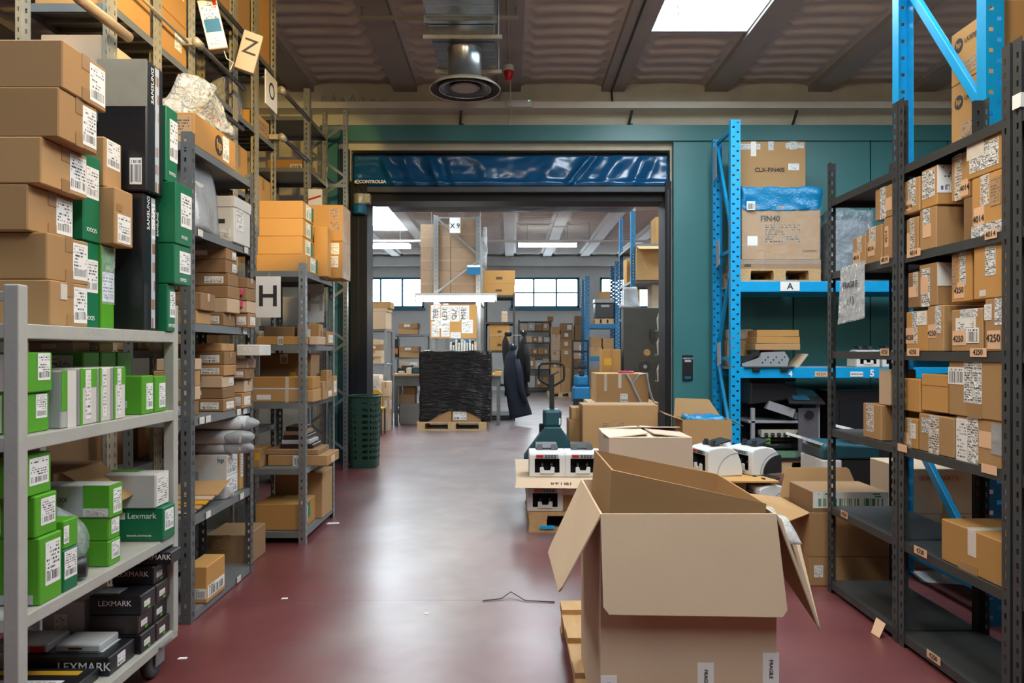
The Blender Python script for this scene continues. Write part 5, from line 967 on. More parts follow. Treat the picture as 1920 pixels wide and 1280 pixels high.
MB().box(-d_[0] / 2 - .006, d_[0] / 2 + .006, -d_[1] / 2 - .006, -d_[1] / 2 - .003, -.05, d_[2]).build('stretch_film', 'film_clear', o)
decal(o, (d_[0] + .06, d_[1] + .06, d_[2]), 'F', .08, .18, .92, 1.08, 'label_bars', 'paper_label')
o = carton(X(1385, 8.3), X(1511, 8.3), 8.3, 8.7, fz + .785, Z(265, 8.3), 'large brown carton lettered CLX-FIN40S on top of the blue wrapped one', 'kraft', rot=0, txt=[('F', .46, .42, 'CLX-FIN40S', .064, 'ink', 0, dict(bold=.001))], dec=[('F', 0, .32, .84, .95, 'tape_silver', 'printed_tape'), ('F', .44, .52, .82, 1, 'tape_silver', 'printed_tape'), ('F', .7, .97, .86, .97, 'tape_silver', 'printed_tape'), ('F', .76, .86, .84, 1, 'tape_silver', 'printed_tape'), ('F', .18, .26, .7, 1, 'tape_clear', 'packing_tape'), ('F', .74, .9, .42, .55, 'label_text', 'paper_label')])
o = lump_obj('wrapped_machine', 'film_smoke', .52, .5, .82, (X(1601, 8.15) + .02, 8.42, ZA), n=(10, 10, 10), amp=.04, sc=5, seed=21, taper=.1, rnd=.1); tag(o, 'grey office machine in shiny clear wrap on the upper blue beams', 'machine')
lump_obj('inner_body', 'machine_grey', .4, .38, .7, (0, 0, .002), o, n=(6, 6, 6), amp=.01, sc=6, seed=8)
# level 4/5
carton(2.505, 2.78, 8.59, 8.71, ZB + .0, ZB + .3, 'brown carton behind the blue upright on the lower beams', 'kraft', rot=0, dec=['Ftape']); o = lump_obj('padded_bag', 'kraft_pale', .3, .11, .12, (2.66, 8.65, ZB + .3005), n=(6, 6, 6), amp=.015, sc=8, seed=2); tag(o, 'tan padded parcel lying on the carton behind the blue upright', 'parcel')
o = lump_obj('red_container', 'red_plastic', .15, .12, .1, (X(1446, 8.5), 8.66, ZB + .0005), n=(5, 5, 5), amp=.01, sc=5, seed=1, rnd=.8); o.scale = (1, 1, 3.6); tag(o, 'round red container behind the flat cartons on the lower blue beams', 'container')
ch = thing('printer_chassis', 'grey metal printer chassis on the lower blue beams under the flat cartons', 'chassis', (X(1440, 8.05), 8.08, ZB))
bx('base_plate', 'galv', -.27, .27, -.085, .5, 0.0005, .012, ch); MB().prism([(-.27, 0, .012), (.22, 0, .012), (.24, 0, .09), (.19, 0, .17), (-.06, 0, .16), (-.1, 0, .1), (-.27, 0, .04)], (0, .012, 0)).build('side_plate', 'machine_grey', ch)
for i in range(9): MB().cyl((-.05 + .03 * i, -.004, .05 + .03 * (i % 3)), (-.05 + .03 * i, 0.0, .05 + .03 * (i % 3)), .008, n=8).build('hole_boss', 'black_plastic', ch)
for x in (-.14, .16): bx('foot', 'black_plastic', x - .04, x + .04, -.085, -.059, -.04, .0, ch)
MB().bar((-.3, .06, .04), (-.08, .02, .16), .09, .05).build('dark_cover', 'black_plastic', ch); bx('wire_loom', 'black_plastic', -.26, .15, .05, .4, .013, .12, ch)
for i in range(3):
    carton(X(1416 + 2 * i, 8.15), X(1501 - i, 8.15), 8.15, 8.5, ZB + .185 + .073 * i, ZB + .185 + .073 * (i + 1), 'flat tan carton on the printer chassis, %s of three' % ('lowest', 'middle', 'topmost')[i], 'kraft_orange' if i else 'kraft', rot=(0, 1, -1)[i], group='flat cartons on the printer chassis', dec=['Rtape'] if i else [])
o = MB().prism([(X(1490, 8.12), 8.12, ZB), (X(1498, 8.12), 8.12, ZB), (X(1516, 8.12), 8.12, ZB + .14), (X(1511, 8.12), 8.12, ZB + .145)], (0, .25, 0)).build('cardboard_flap', 'kraft_pale'); tag(o, 'loose cardboard flap leaning beside the printer chassis', 'cardboard')
# copier below
pallet('pale wooden pallet under the stripped copier', X(1480, 8.1), 8.5, 1.0, .6, z=0, mat='wood_pale')
cp = thing('copier', 'stripped dark office copier with exposed works under the blue beams', 'copier', (X(1473, 8.18), 8.18, .1446))
w2 = .375
for x, m_ in ((-w2, 'machine_grey'), (w2 - .04, 'machine_grey')):
    for y in (0, .5): bx('frame_post', m_, x, x + .04, y, y + .04, 0, .62 if x < 0 else .66, cp)
bx('base_tray', 'black_plastic', -w2, w2, 0, .54, 0, .03, cp); bx('middle_tray', 'machine_grey', -w2 - .03, w2 - .2, .0, .5, .44, .47, cp, bevel=.005)
bx('back_panel', 'black_plastic', -w2, w2, .5, .54, .03, .66, cp); bx('side_panel', 'galv', w2 - .24, w2 - .02, -.01, .0, .05, .62, cp)
for i in range(3): MB().cyl((-.26, .12, .16 + .08 * i), (.16, .12, .16 + .08 * i), .035, n=14).build('feed_roller', 'black_plastic' if i != 2 else 'machine_grey', cp, smooth=True)
bx('circuit_board', 'pcb', -.2, .2, .03, .3, .031, .1, cp)
for i in range(6): MB().cyl((-.22 + i * .07, .02, .3), (-.19 + i * .07, .02, .3), .025, n=10).build('pinch_wheel', 'black_plastic', cp)
bx('guide_plate', 'cream_plastic', -.25, .15, .04, .1, .27, .36, cp); bx('green_latch', 'lime_carton', -.22, -.17, -.01, .02, .2, .26, cp); bx('green_latch', 'lime_carton', .25, .3, -.03, -.01, .18, .24, cp)
MB().cyl((.25, -.035, .54), (.25, -.01, .54), .05, n=20).build('fan', 'black_plastic', cp); MB().bar((-.2, .02, .66), (.08, .0, .56), .1, .1).build('power_unit', 'machine_grey', cp); MB().bar((.05, .02, .55), (.22, .02, .5), .02, .08).build('metal_strip', 'steel', cp)
MB().prism([(-w2 - .02, 0, .66), (.16, 0, .74), (.1, 0, .86), (-.02, 0, .92), (-w2, 0, .92)], (0, .52, 0)).build('scanner_unit', 'black_plastic', cp, bevel=.015)
MB().prism([(-.2, 0, .84), (w2 + .02, 0, .64), (w2 + .03, 0, .72), (w2 - .06, 0, .83), (.02, 0, .88)], (0, .42, 0)).build('document_feeder', 'teal_machine', cp, bevel=.015).location = (0, .02, 0)
sp = MB().prism([(.0, -.1, .67), (w2 + .02, -.1, .66), (w2 + .0, .12, .78), (.03, .12, .8)], (0, 0, .03)).build('control_panel', 'black_plastic', cp, bevel=.008); MB().prism([(.06, -.075, .716), (.24, -.075, .712), (.24, .07, .80), (.07, .07, .81)], (0, -.004, .006)).build('touch_screen', 'screen_blue', sp)
MB().bar((-w2 + .02, .25, .93), (w2 * .4, .25, .95), .3, .05).build('paper_tray', 'black_plastic', cp)
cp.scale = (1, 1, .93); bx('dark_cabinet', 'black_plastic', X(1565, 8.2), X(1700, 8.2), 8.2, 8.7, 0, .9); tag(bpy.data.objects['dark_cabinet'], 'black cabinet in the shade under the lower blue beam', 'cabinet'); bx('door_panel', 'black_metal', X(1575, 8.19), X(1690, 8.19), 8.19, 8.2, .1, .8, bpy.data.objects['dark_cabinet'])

# ------------------------------------------------------------ banknote counters
def make_counter():
    c = thing('banknote_counter', 'white banknote counting machine', 'counting machine', (0, 0, 0), group='white banknote counting machines')
    prof = [(-.13, 0), (-.132, .035), (-.132, .14), (-.13, .168), (-.112, .186), (-.06, .197), (0, .2), (.05, .19), (.09, .16), (.115, .1), (.125, .04), (.125, 0)]
    xs = [-.135, -.093, .093, .135]; vs = [(x, y, z) for y, z in prof for x in xs]; fs = []
    for j in range(len(prof) - 1):
        for i in range(3):
            if j == 1 and i == 1: continue
            fs.append((j * 4 + i, j * 4 + i + 1, j * 4 + 5 + i, j * 4 + 4 + i))
    n = len(prof); fs += [tuple(j * 4 for j in range(n)), tuple(j * 4 + 3 for j in range(n - 1, -1, -1)), tuple([0, 1, 2, 3] + [(n - 1) * 4 + k for k in (3, 2, 1, 0)])]
    h = MB().add(vs, fs).build('housing', 'machine_white', c, bevel=.008)
    MB().add([(-.1, -.128, .03), (.1, -.128, .03), (.1, -.128, .145), (-.1, -.128, .145), (-.1, -.02, .03), (.1, -.02, .03), (.1, -.02, .145), (-.1, -.02, .145)], [(4, 5, 6, 7), (0, 4, 7, 3), (1, 2, 6, 5), (3, 7, 6, 2), (0, 1, 5, 4)]).build('note_pocket', 'dark_pocket', c)
    st = MB().prism([(-.055, -.145, .03), (.055, -.145, .03), (.055, -.145, .075), (.03, -.145, .08), (.02, -.145, .052), (-.02, -.145, .052), (-.03, -.145, .08), (-.055, -.145, .075)], (0, .014, 0)).build('stacker', 'machine_white', c, bevel=.002)
    for x in (-.035, .035): MB().cyl((x - .008, -.07, .08), (x + .008, -.07, .08), .03, n=14).build('stacker_wheel', 'black_plastic', c)
    d = MB().prism([(-.085, -.134, .144), (.085, -.134, .144), (.085, -.131, .17), (-.085, -.131, .17)], (0, -.003, 0)).build('display_panel', 'machine_grey', c); bx('red_display', 'red_plastic', -.08, -.03, -.1385, -.1365, .147, .167, d)
    for i in range(4):
        for j in range(2): bx('key', 'black_plastic', -.015 + i * .022, .0 + i * .022, -.1385, -.1365, .148 + j * .011, .155 + j * .011, d)
    MB().prism([(-.085, -.06, .2), (.085, -.06, .2), (.08, .07, .232), (-.08, .07, .232)], (0, 0, .012)).build('hopper', 'black_plastic', c, bevel=.003)
    for x in (-.055, .055): MB().prism([(x - .022, -.07, .2), (x + .022, -.07, .2), (x + .018, -.055, .24), (x - .018, -.055, .24)], (0, .015, 0)).build('hopper_guide', 'black_plastic', c, bevel=.002)
    for s in (-1, 1): MB().tube([(s * .1352, -.06 + .15 * (1 - math.cos(t)), .015 + .145 * math.sin(t)) for t in [math.pi / 2 * i / 10 for i in range(11)]], .003, 6).build('side_groove', 'machine_grey', c, smooth=True)
    return c
CNT = make_counter(); cnt_used = []
def counter(label, x, y, z, rot=0, s=1.0):
    o = CNT if not cnt_used else copy_tree(CNT); cnt_used.append(o); o['label'] = label; o.location = (x, y, z); o.rotation_euler = (0, 0, R(rot)); o.scale = (s,) * 3; return o
PF = 5.5
pallet('wooden pallet under the banknote counters beside the aisle', X(990, PF) + .58, PF + .62, 1.15, 1.15); pallet('wooden pallet under the right banknote counters behind the big open carton', 1.9, 5.9, .8, .8)
bl = bx('blue_strap', 'blue_paint', X(1012, PF), X(1040, PF), PF + .03, PF + .06, .03, .05); tag(bl, 'short blue strip lying inside the pallet under the counters', 'strap')
zp = .1446
counter('white banknote counter at pallet level under the cardboard sheet, beside the aisle', X(1022, 5.6), 5.72, zp, 0, 1.0)
carton(X(1052, 5.6), X(1105, 5.6), 5.62, 6.0, zp, .385, 'taped brown carton beside the lower banknote counter under the cardboard sheet', 'kraft', rot=0, dec=[('F', .0, .5, .5, 1, 'tape_clear', 'packing_tape'), 'Tclear'])
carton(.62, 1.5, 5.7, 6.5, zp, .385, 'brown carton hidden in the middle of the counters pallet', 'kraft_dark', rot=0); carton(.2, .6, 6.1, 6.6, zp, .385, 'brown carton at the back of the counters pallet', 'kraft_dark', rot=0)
zc = .3862
MBs = MB().box(X(968, 5.5), X(968, 5.5) + 1.05, 5.5, 6.55, zc, zc + .012).build('cardboard_sheet', 'kraft_pale'); tag(MBs, 'flat cardboard sheet carrying two banknote counters beside the aisle', 'cardboard'); text(MBs, 'R.T.U91', .05, 'ink_brown', (X(1053, 5.45), 5.497, zc + .006), bold=.001) if False else None
fl = MB().prism([(X(966, 5.45), 5.44, .35), (X(1100, 5.45), 5.44, .345), (X(1100, 5.5), 5.499, zc + .012), (X(968, 5.5), 5.499, zc + .012)], (0, .004, .004)).build('turned_edge', 'kraft_pale', MBs); text(fl, 'RT U91', .05, 'ink_brown', (X(1053, 5.45), 5.462, .366), (58, 0, 0), bold=.001)
zs_ = zc + .0125
counter('white banknote counter on the cardboard sheet, nearest the aisle', X(1026, 5.6), 5.74, zs_); counter('white banknote counter on the cardboard sheet, half hidden by the tilted carton', X(1093, 5.6), 5.74, zs_)
# right-hand group, seen from the side
carton(1.52, 1.78, 5.6, 6.3, zp, .375, 'brown carton on the right pallet below the side-turned counters', 'kraft_dark', rot=0)
o = MB().box(X(1290, 5.55), X(1456, 5.55), 5.5, 6.4, .376, .388).build('cardboard_sheet', 'kraft_orange'); tag(o, 'thick cardboard sheet carrying the two counters turned sideways', 'cardboard')
counter('white banknote counter turned sideways with open black hopper, next to the pale carton', X(1350, 5.75), 5.85, .3885, -78, 1.12); dk = counter('white banknote counter turned sideways with dark side panel, at the blue rack', X(1428, 5.75), 5.9, .3885, -70, 1.08)
MB().prism([(.1365, .12, .012), (.1365, -.04, .012)] + [(.1365, -.04 + .15 * (1 - math.cos(t)), .012 + .13 * math.sin(t)) for t in [math.pi / 2 * i / 8 for i in range(1, 9)]] + [(.1365, .12, .12)], (.004, 0, 0)).build('dark_side_panel', 'black_plastic', dk)
counter('grey-white banknote counter turned sideways below the thick cardboard sheet', X(1448, 5.5), 5.66, zp, -75, 1.05)
for i in range(5):
    x = 3.85 + i * .3 if i < 2 else 4.3 + i * .28
    counter('white banknote counter on the lower blue beams behind the dark units, %s of the row' % ('first', 'second', 'third', 'fourth', 'last')[i], (X(1626, 8.2), X(1675, 8.2), X(1725, 8.2), X(1774, 8.2), X(1823, 8.2))[i], 8.3, ZB, 0, .95)
# pallet truck
pj = thing('pallet_truck', 'teal hand pallet truck with black loop handle standing at the counters pallet', 'pallet truck', (X(1035, 7.05), 7.05, 0))
MB().prism([(-.265, -.12, .2), (.265, -.12, .2), (.265, -.12, .37), (.07, -.12, .64), (-.07, -.12, .64), (-.265, -.12, .37)], (0, .16, 0)).build('chassis_plate', 'teal_machine', pj, bevel=.012)
MB().cyl((0, 0, .16), (0, 0, .66), .055, n=20).build('pump_post', 'teal_machine', pj, smooth=True); MB().box(-.085, .085, -.09, .1, .63, .8).build('pump_head', 'teal_machine', pj, bevel=.03)
MB().box(-.12, -.05, -.02, .06, .3, .66).build('pump_cylinder', 'black_metal', pj, bevel=.01); MB().bar((.0, .02, .76), (-.0, .06, 1.12), .045, .035).build('handle_shaft', 'black_metal', pj)
Lp = [(0, .06, 1.0), (.05, .062, 1.03), (.115, .066, 1.07), (.12, .07, 1.12), (.118, .075, 1.2), (.09, .078, 1.225), (0, .078, 1.23), (-.09, .078, 1.225), (-.118, .075, 1.2), (-.12, .07, 1.12), (-.115, .066, 1.07), (-.05, .062, 1.03)]
MB().tube(Lp, .011, 8, True).build('handle_loop', 'black_metal', pj, smooth=True); MB().tube([(0, .055, 1.12), (.03, .05, 1.13), (.07, .05, 1.15)], .008, 6).build('release_lever', 'steel_dark', pj)
for x in (-.074, .076): bx('fork', 'teal_machine', x - .046, x + .046, -1.15, -.1, .03, .098, pj, bevel=.004)
for x in (-.06, .06): MB().cyl((x - .03, .04, .09), (x + .03, .04, .09), .09, n=22).build('steer_wheel', 'rubber', pj, smooth=True, bevel=.005)
bx('label_plate', 'paper', .06, .075, -.094, -.09, .66, .72, pj)

# ------------------------------------------------------------ open cartons in the front
def open_carton(label, q, depth_z, mat='kraft', flaps=(), dec=(), t=.006, inner='kraft_inside', name='open_carton', cat='box', group=None):
    """q: the four rim corners in order near-left, near-right, far-right, far-left; walls drop along depth_z (a vector). flaps: (edge, outer a, outer b)."""
    q = [Vector(p) for p in q]; dz = Vector(depth_z); c = sum(q, Vector()) / 4; base = c + dz
    r = thing(name, label, cat, base, group=group); q = [p - base for p in q]; b = [p + dz for p in q]
    m = MB(); ctr = sum(q, Vector()) / 4
    ins = [p + (Vector((ctr.x, ctr.y, p.z)) - p).normalized() * t * 1.4 for p in q]; bi = [p + dz - dz.normalized() * t for p in ins]
    vs = q + b + ins + bi; fs = []
    for i in range(4):
        j = (i + 1) % 4
        fs += [(i, j, 4 + j, 4 + i), (8 + j, 8 + i, 12 + i, 12 + j), (j, i, 8 + i, 8 + j)]
    fs += [(4, 5, 6, 7), (15, 14, 13, 12)]
    body = m.add(vs, fs).build('carton_body', mat, r)
    for k, oa, ob in flaps:
        a, bq = q[k], q[(k + 1) % 4]; oa, ob = Vector(oa) - base, Vector(ob) - base
        n = (bq - a).cross(ob - a).normalized()
        # crease, slightly rounded outer corners
        pts = [a, bq, bq.lerp(ob, .93), ob.lerp(oa, .03), oa.lerp(ob, .03), a.lerp(oa, .93)]
        MB().prism(pts, n * t).build('flap', mat, r, bevel=.0015)
    return r, q, dz
Yb = 2.30
zt = Z(963, Yb); bxl, bxr = X(1126, Yb), X(1456, Yb); yf = 2.92
pb = pallet('wooden pallet under the big open carton in front', .565, 2.86, .64, 1.5, mat='wood')
big, bq, bdz = open_carton('big open brown carton on a pallet in front with its flaps folded out', [(bxl, Yb, zt), (bxr, Yb, zt), (bxr, yf, zt), (bxl, yf, zt)], (0, 0, -(zt - .1446)), 'kraft_pale',
    flaps=[(0, (bxl - .0, Yb - .075, zt - .285), (bxr + .008, Yb - .078, zt - .292)), (3, (bxl - .138, 2.8, zt - .25), (bxl - .128, 2.32, zt - .25)), (1, (X(1538, 2.35), 2.34, Z(1185, 2.35)), (X(1498, 2.85), 2.86, Z(1003, 2.85)))])
hb2 = zt - .1446
for u, z in ((.01, .29), (.56, .33), (.93, .36)):
    xx = bxl + (bxr - bxl) * u - (bxl + bxr) / 2
    z -= .085; o = MB().box(xx - .005, xx + .045, -(yf - Yb) / 2 - .002, -(yf - Yb) / 2 - .0005, z - .1, z).build('tape_end', 'paper', big); text(o, 'FRAGILE', .016, 'ink', (xx + .02, -(yf - Yb) / 2 - .003, z - .05), (90, 90, 0))
# smaller open carton tipped inside it
A = (X(1113, 2.88), 2.86, Z(842, 2.88)); B = (X(1147, 2.40), 2.40, Z(881, 2.40)); C_ = (X(1437, 2.34), 2.34, Z(944, 2.34)); D = (X(1346, 2.86), 2.86, Z(888, 2.86))
ins_, iq, idz = open_carton('smaller open carton standing tilted inside the big open carton', [B, C_, D, A], (-.012, .015, -.24), 'kraft')
bb = MB().box(bxl + .02, bxr - .02, Yb + .02, yf - .02, .153, .56).build('packing_fill', 'film_bubble'); tag(bb, 'packing fill inside the big open carton below the tilted one', 'packing')
bz = lump_obj('bubble_wrap', 'film_bubble', .13, .3, .07, (bxr + .07, 2.58, zt - .13), n=(12, 12, 12), amp=.025, sc=9, seed=3, taper=.3)
# supports for it: a carton behind the big one
tag(bz, 'crumpled bubble wrap draped over the right flap of the big open carton', 'bubble wrap')
# pale open carton behind
Yw = 3.95; zw = Z(822, Yw); xa, xb = X(1142, Yw), X(1298, Yw); yw2 = 4.42
open_carton('pale open carton with folded top flaps, second behind the big open carton', [(xa, Yw, zw), (xb, Yw, zw), (xb, yw2, zw), (xa, yw2, zw)], (0, 0, -(zw - .001)), 'kraft_white',
    flaps=[(0, (xa - .02, Yw + .23, zw + .012), (xb - .2, Yw + .235, zw + .012)), (2, (xb - .0, yw2 - .2, zw + .03), (xa + .2, yw2 - .2, zw + .03)), (3, (xa + .22, yw2 - .02, zw + .018), (xa + .215, Yw + .03, zw + .02)), (1, (xb - .2, Yw + .02, zw + .02), (xb - .21, yw2 - .02, zw + .02))])
# brown cartons further up the aisle
carton(X(1092, 6.95), X(1234, 6.95), 6.95, 7.35, .1446, Z(759, 6.95), 'big brown carton with printed line drawing standing on a pallet beyond the counters', 'kraft', rot=0, dec=[('F', .25, .34, .1, .6, 'kraft_dark', 'printed_box') if False else ('F', .26, .36, .62, .78, 'print_on_kraft', 'printed_marks'), ('F', .42, .56, .62, .78, 'print_on_kraft', 'printed_marks'), 'Tclear'])
pallet('wooden pallet under the big brown carton beyond the counters', X(1165, 7.1), 7.35, 1.0, .9)
for i, (a, b, z0, z1) in enumerate(((1070, 1090, .1446, .45), (1066, 1090, .4505, .68), (1071, 1091, .6805, .8))):
    carton(X(a, 7.22), X(b, 7.22), 7.22, 7.5, z0, z1, 'small carton against the left end of the big brown carton, %s of three' % ('lowest', 'middle', 'topmost')[i], 'kraft', rot=0, group='small cartons beside the big brown carton', dec=['Ftape'] if i else [])
# cartons before the blue rack with blue foil
c1 = carton(X(1285, 6.7), X(1375, 6.7), 6.7, 7.1, .0, .42, 'brown carton with spread flaps under the one holding blue foil', 'kraft', rot=0, dec=[('F', .44, .56, 0, 1, 'tape_clear', 'packing_tape')])
d_ = c1['_d']
MB().prism([(-d_[0] / 2, -d_[1] / 2, .418), (-.06, -d_[1] / 2, .418), (-.1, -d_[1] / 2 - .17, .3), (-d_[0] / 2 - .05, -d_[1] / 2 - .15, .32)], (0, .004, .004)).build('flap', 'kraft_pale', c1); MB().prism([(0.02, -d_[1] / 2, .418), (d_[0] / 2, -d_[1] / 2, .418), (d_[0] / 2 + .12, -d_[1] / 2 - .12, .37), (.05, -d_[1] / 2 - .14, .36)], (0, .004, .004)).build('flap', 'kraft_pale', c1)
xa, xb = X(1280, 6.72), X(1372, 6.72); zz = Z(787, 6.7)
open_carton('open brown carton full of blue foil in front of the blue rack', [(xa, 6.72, zz), (xb, 6.72, zz - .0), (xb, 7.08, zz), (xa, 7.08, zz)], (0, 0, -(zz - .4205)), 'kraft', flaps=[(2, (xb - .1, 7.12, zz + .16), (xa + .02, 7.12, zz + .17)), (3, (xa - .15, 7.02, zz + .06), (xa - .15, 6.76, zz + .05)), (1, (xb + .12, 6.76, zz - .06), (xb + .12, 7.0, zz - .05))], group=None)
o = lump_obj('blue_foil', 'blue_wrap', .36, .28, zz - .43 + .03, ((xa + xb) / 2, 6.9, .4275), n=(10, 10, 10), amp=.03, sc=14, seed=4); tag(o, 'crumpled blue foil filling the open carton before the blue rack', 'foil')
o = lump_obj('bubble_wrap', 'film_bubble', .12, .1, .13, (X(1366, 6.6), 6.6, .0), n=(6, 6, 6), amp=.02, sc=14, seed=9, rnd=.7); o.location.z = 0; o.scale = (1, 1, 4.2); tag(o, 'roll of bubble wrap hanging at the corner of the foil carton', 'bubble wrap')
carton(X(1360, 6.3), X(1412, 6.3), 6.33, 6.5, 0, .46, 'small brown carton between the foil carton and the side-turned counters', 'kraft_dark', rot=0)
carton(X(1255, 7.6), X(1300, 7.6), 7.6, 7.9, 0, .33, 'low tan carton at the foot of the teal column', 'kraft_pale', rot=0)
# floor goods between counters and the dark unit
G = 'brown cartons stacked behind the farther dark unit'
carton(1.72, 2.24, 4.28, 4.75, 0, .17, 'brown carton on the floor behind the farther dark unit, lower', 'kraft', rot=0, group=G, dec=[('F', .05, .15, .3, .7, 'label_text', 'paper_label')])
ya = 4.28; q = [(1.72, ya, .42), (2.24, ya, .42), (2.24, 4.75, .42), (1.72, 4.75, .42)]
open_carton('open brown carton with a flap turned out behind the farther dark unit, upper', q, (0, 0, -.2494), 'kraft', flaps=[(3, (1.42, 4.72, .46), (1.45, 4.32, .30)), (2, (2.18, 4.8, .6), (1.78, 4.8, .6))], group=G)
o = MB().box(1.75, 2.22, 4.268, 4.276, .44, .53).build('printed_tape_strip', 'label_green_bars'); tag(o, 'white and green printed tape edge above the open carton behind the dark unit', 'tape') if False else bpy.data.objects.remove(o)
gt = carton(1.76, 2.2, 4.33, 4.7, .2, .53, 'brown carton with white and green printed tape inside the open carton behind the dark unit', 'kraft_dark', rot=0, dec=[('F', 0, 1, .72, 1, 'label_green_bars', 'printed_tape')])
lp = thing('laser_printer', 'white office printer with dark lid behind the farther dark unit', 'printer', (X(1608, 5.5), 5.55, .34))
bx('body', 'machine_white', -.24, -.1, -.02, .42, 0, .2, lp, bevel=.012); bx('front_panel', 'black_plastic', -.1, .24, -.01, .42, 0, .2, lp, bevel=.008); MB().prism([(-.24, -.02, .205), (.18, -.02, .205), (.18, -.02, .3), (-.2, -.02, .32), (-.24, -.02, .28)], (0, .42, 0)).build('lid', 'teal_machine', lp, bevel=.015)
MB().bar((-.38, .2, .36), (-.2, .2, .3), .3, .02).build('paper_tray', 'machine_white', lp); MB().bar((.0, .2, .42), (.32, .2, .32), .25, .02).build('feeder_tray', 'machine_white', lp); bx('red_sheet', 'red_plastic', .06, .24, .1, .3, .3, .303, lp)
carton(X(1560, 5.5) , X(1672, 5.5) - .01, 5.54, 6.0, 0, .34, 'brown carton carrying the white office printer', 'kraft_dark', rot=0)
o = lump_obj('bubble_wrap', 'film_bubble', .34, .3, .2, (X(1480, 5.05), 5.1, 0), n=(8, 8, 8), amp=.04, sc=9, seed=13); tag(o, 'white bubble wrap heap on the floor by the farther dark unit', 'bubble wrap')
# litter on the aisle floor
for i, (px, py, s, m_) in enumerate(((625, 981, .05, 'paper'), (534, 1122, .018, 'paper'), (343, 1234, .02, 'paper'), (800, 1150, .012, 'paper'), (1180, 1080, .03, 'paper'), (612, 935, .04, 'kraft_pale'))):
    Y = F * H / (py - 657); x = X(px, Y)
    o = MB().sheet([(x - s, Y - s * .7, .0012), (x + s, Y - s * .4, .0012), (x + s * .8, Y + s * .6, .0012), (x - s * .9, Y + s * .5, .0012)], .001).build('paper_scrap', m_)
    tag(o, ('torn white label lying by the second grey unit foot', 'tiny white scrap on the red floor between the grey units and the aisle', 'white scrap beside the trolley castor', 'tiny white scrap in the middle of the aisle', 'white scrap near the big open carton', 'pale cardboard scrap at the second grey unit corner')[i], 'scrap', 'paper scraps')
o = MB().tube([(X(905, 4.0), 4.02, .004), (X(940, 4.0), 4.05, .006), (X(958, 3.95), 4.12, .02), (X(985, 4.0), 4.02, .005), (X(1040, 4.0), 4.0, .004)], .003, 6).build('wire', 'steel_dark', smooth=True); tag(o, 'thin bent wire lying on the aisle floor left of the big open carton', 'wire')
# ------------------------------------------------------------ the far hall
# packing bench with the film-wrapped pallet load
YP = 12.6
pallet('yellow lit wooden pallet under the black wrapped load', X(847, YP), YP + .42, 1.18, .82, mat='wood_pale')
x0, x1 = X(785, YP), X(928, YP)
ic = [carton(X(800, YP) , X(846, YP) , YP + .03, YP + .4, .1446, .33, 'a', 'kraft', rot=0, name='inner_carton'), carton(X(847, YP), X(902, YP), YP + .03, YP + .4, .1446, .33, 'b', 'kraft', rot=0, dec=[('F', .05, .5, .2, .9, 'label_print', 'shipping_label')], name='inner_carton')]
ld = thing('wrapped_load', 'pallet load tightly wrapped in shiny black stretch film in front of the bench', 'load', (X(853, YP), YP + .42, .1446))
for o in ic:
    o.parent = ld; o.location -= ld.location
    for k in ('label', 'category'): del o[k]
bm = lump(1.22, .8, 1.2, n=(26, 26, 26), amp=.016, sc=5, seed=3, rnd=.02)
for v in bm.verts:
    t = min(1, max(0, (v.co.x + .62) / 1.2)); arch = .20 * math.sin(math.pi * min(1, max(0, (t - .14) / .8)))
    if v.co.z < .26 and v.co.y < -.3: v.co.z = max(v.co.z, arch)
    v.co.z += (.03 if v.co.z > .3 else 0) * noise.noise(Vector((v.co.x * 3, v.co.y * 3, 1)))
me = bpy.data.meshes.new('black_film'); bm.to_mesh(me); bm.free(); me.materials.append(MATS['black_wrap'])
for p in me.polygons: p.use_smooth = True
o = bpy.data.objects.new('black_film', me); COL.objects.link(o); o.parent = ld; o.location = (0, .0, 0)
YB2 = 13.45
be = thing('workbench', 'grey steel packing bench with wooden top behind the black wrapped load', 'bench', (X(838, YB2), YB2, 0))
bw_ = (X(940, YB2) - X(735, YB2)) / 2; bh = Z(701, YB2)
bx('bench_top', 'wood_pale', -bw_, bw_, 0, .7, bh - .04, bh, be, bevel=.004)
for x in (-bw_ + .03, bw_ - .09):
    for y in (.04, .6): bx('leg', 'shelf_grey', x, x + .06, y, y + .06, 0, bh - .04, be)
bx('apron', 'shelf_grey', -bw_ + .09, bw_ - .09, .05, .08, bh - .22, bh - .04, be)
carton(X(749, 13.6), X(786, 13.6), 13.62, 13.9, 0, .38, 'grey metal box on the floor under the bench', 'grey_carton', rot=0); carton(X(748, 13.6), X(778, 13.6), 13.62, 13.9, .3805, .55, 'pale carton under the bench, middle one', 'kraft_pale', rot=0); carton(X(755, 13.6), X(779, 13.6), 13.62, 13.9, .5505, .76, 'tan carton under the bench, topmost', 'kraft', rot=0, dec=['Fprint'])
for i, (px, w, h_, m_, lb) in enumerate(((751, .1, .05, 'cream_plastic', 'small cream box on the bench end'), (766, .1, .11, 'white_carton', 'white carton on the bench beside the monitor'), (779, .14, .12, 'black_plastic', 'small dark monitor on the bench at the wrapped load'))):
    carton(X(px, 13.5) - w / 2, X(px, 13.5) + w / 2, 13.55, 13.7, bh, bh + h_, lb, m_, rot=0, dec=[('F', .1, .9, .2, .9, 'screen_blue', 'screen')] if i == 2 else [])
for i, px in enumerate((749, 758, 769)):
    o = lump_obj('tool_pouch', 'black_plastic', .1, .1, .16 if i else .1, (X(px, 13.8), 13.9, bh), n=(5, 5, 5), amp=.02, sc=10, seed=i); tag(o, 'dark pouch at the back of the bench end, %s one' % ('first', 'second', 'third')[i], 'pouch', 'dark pouches on the bench')
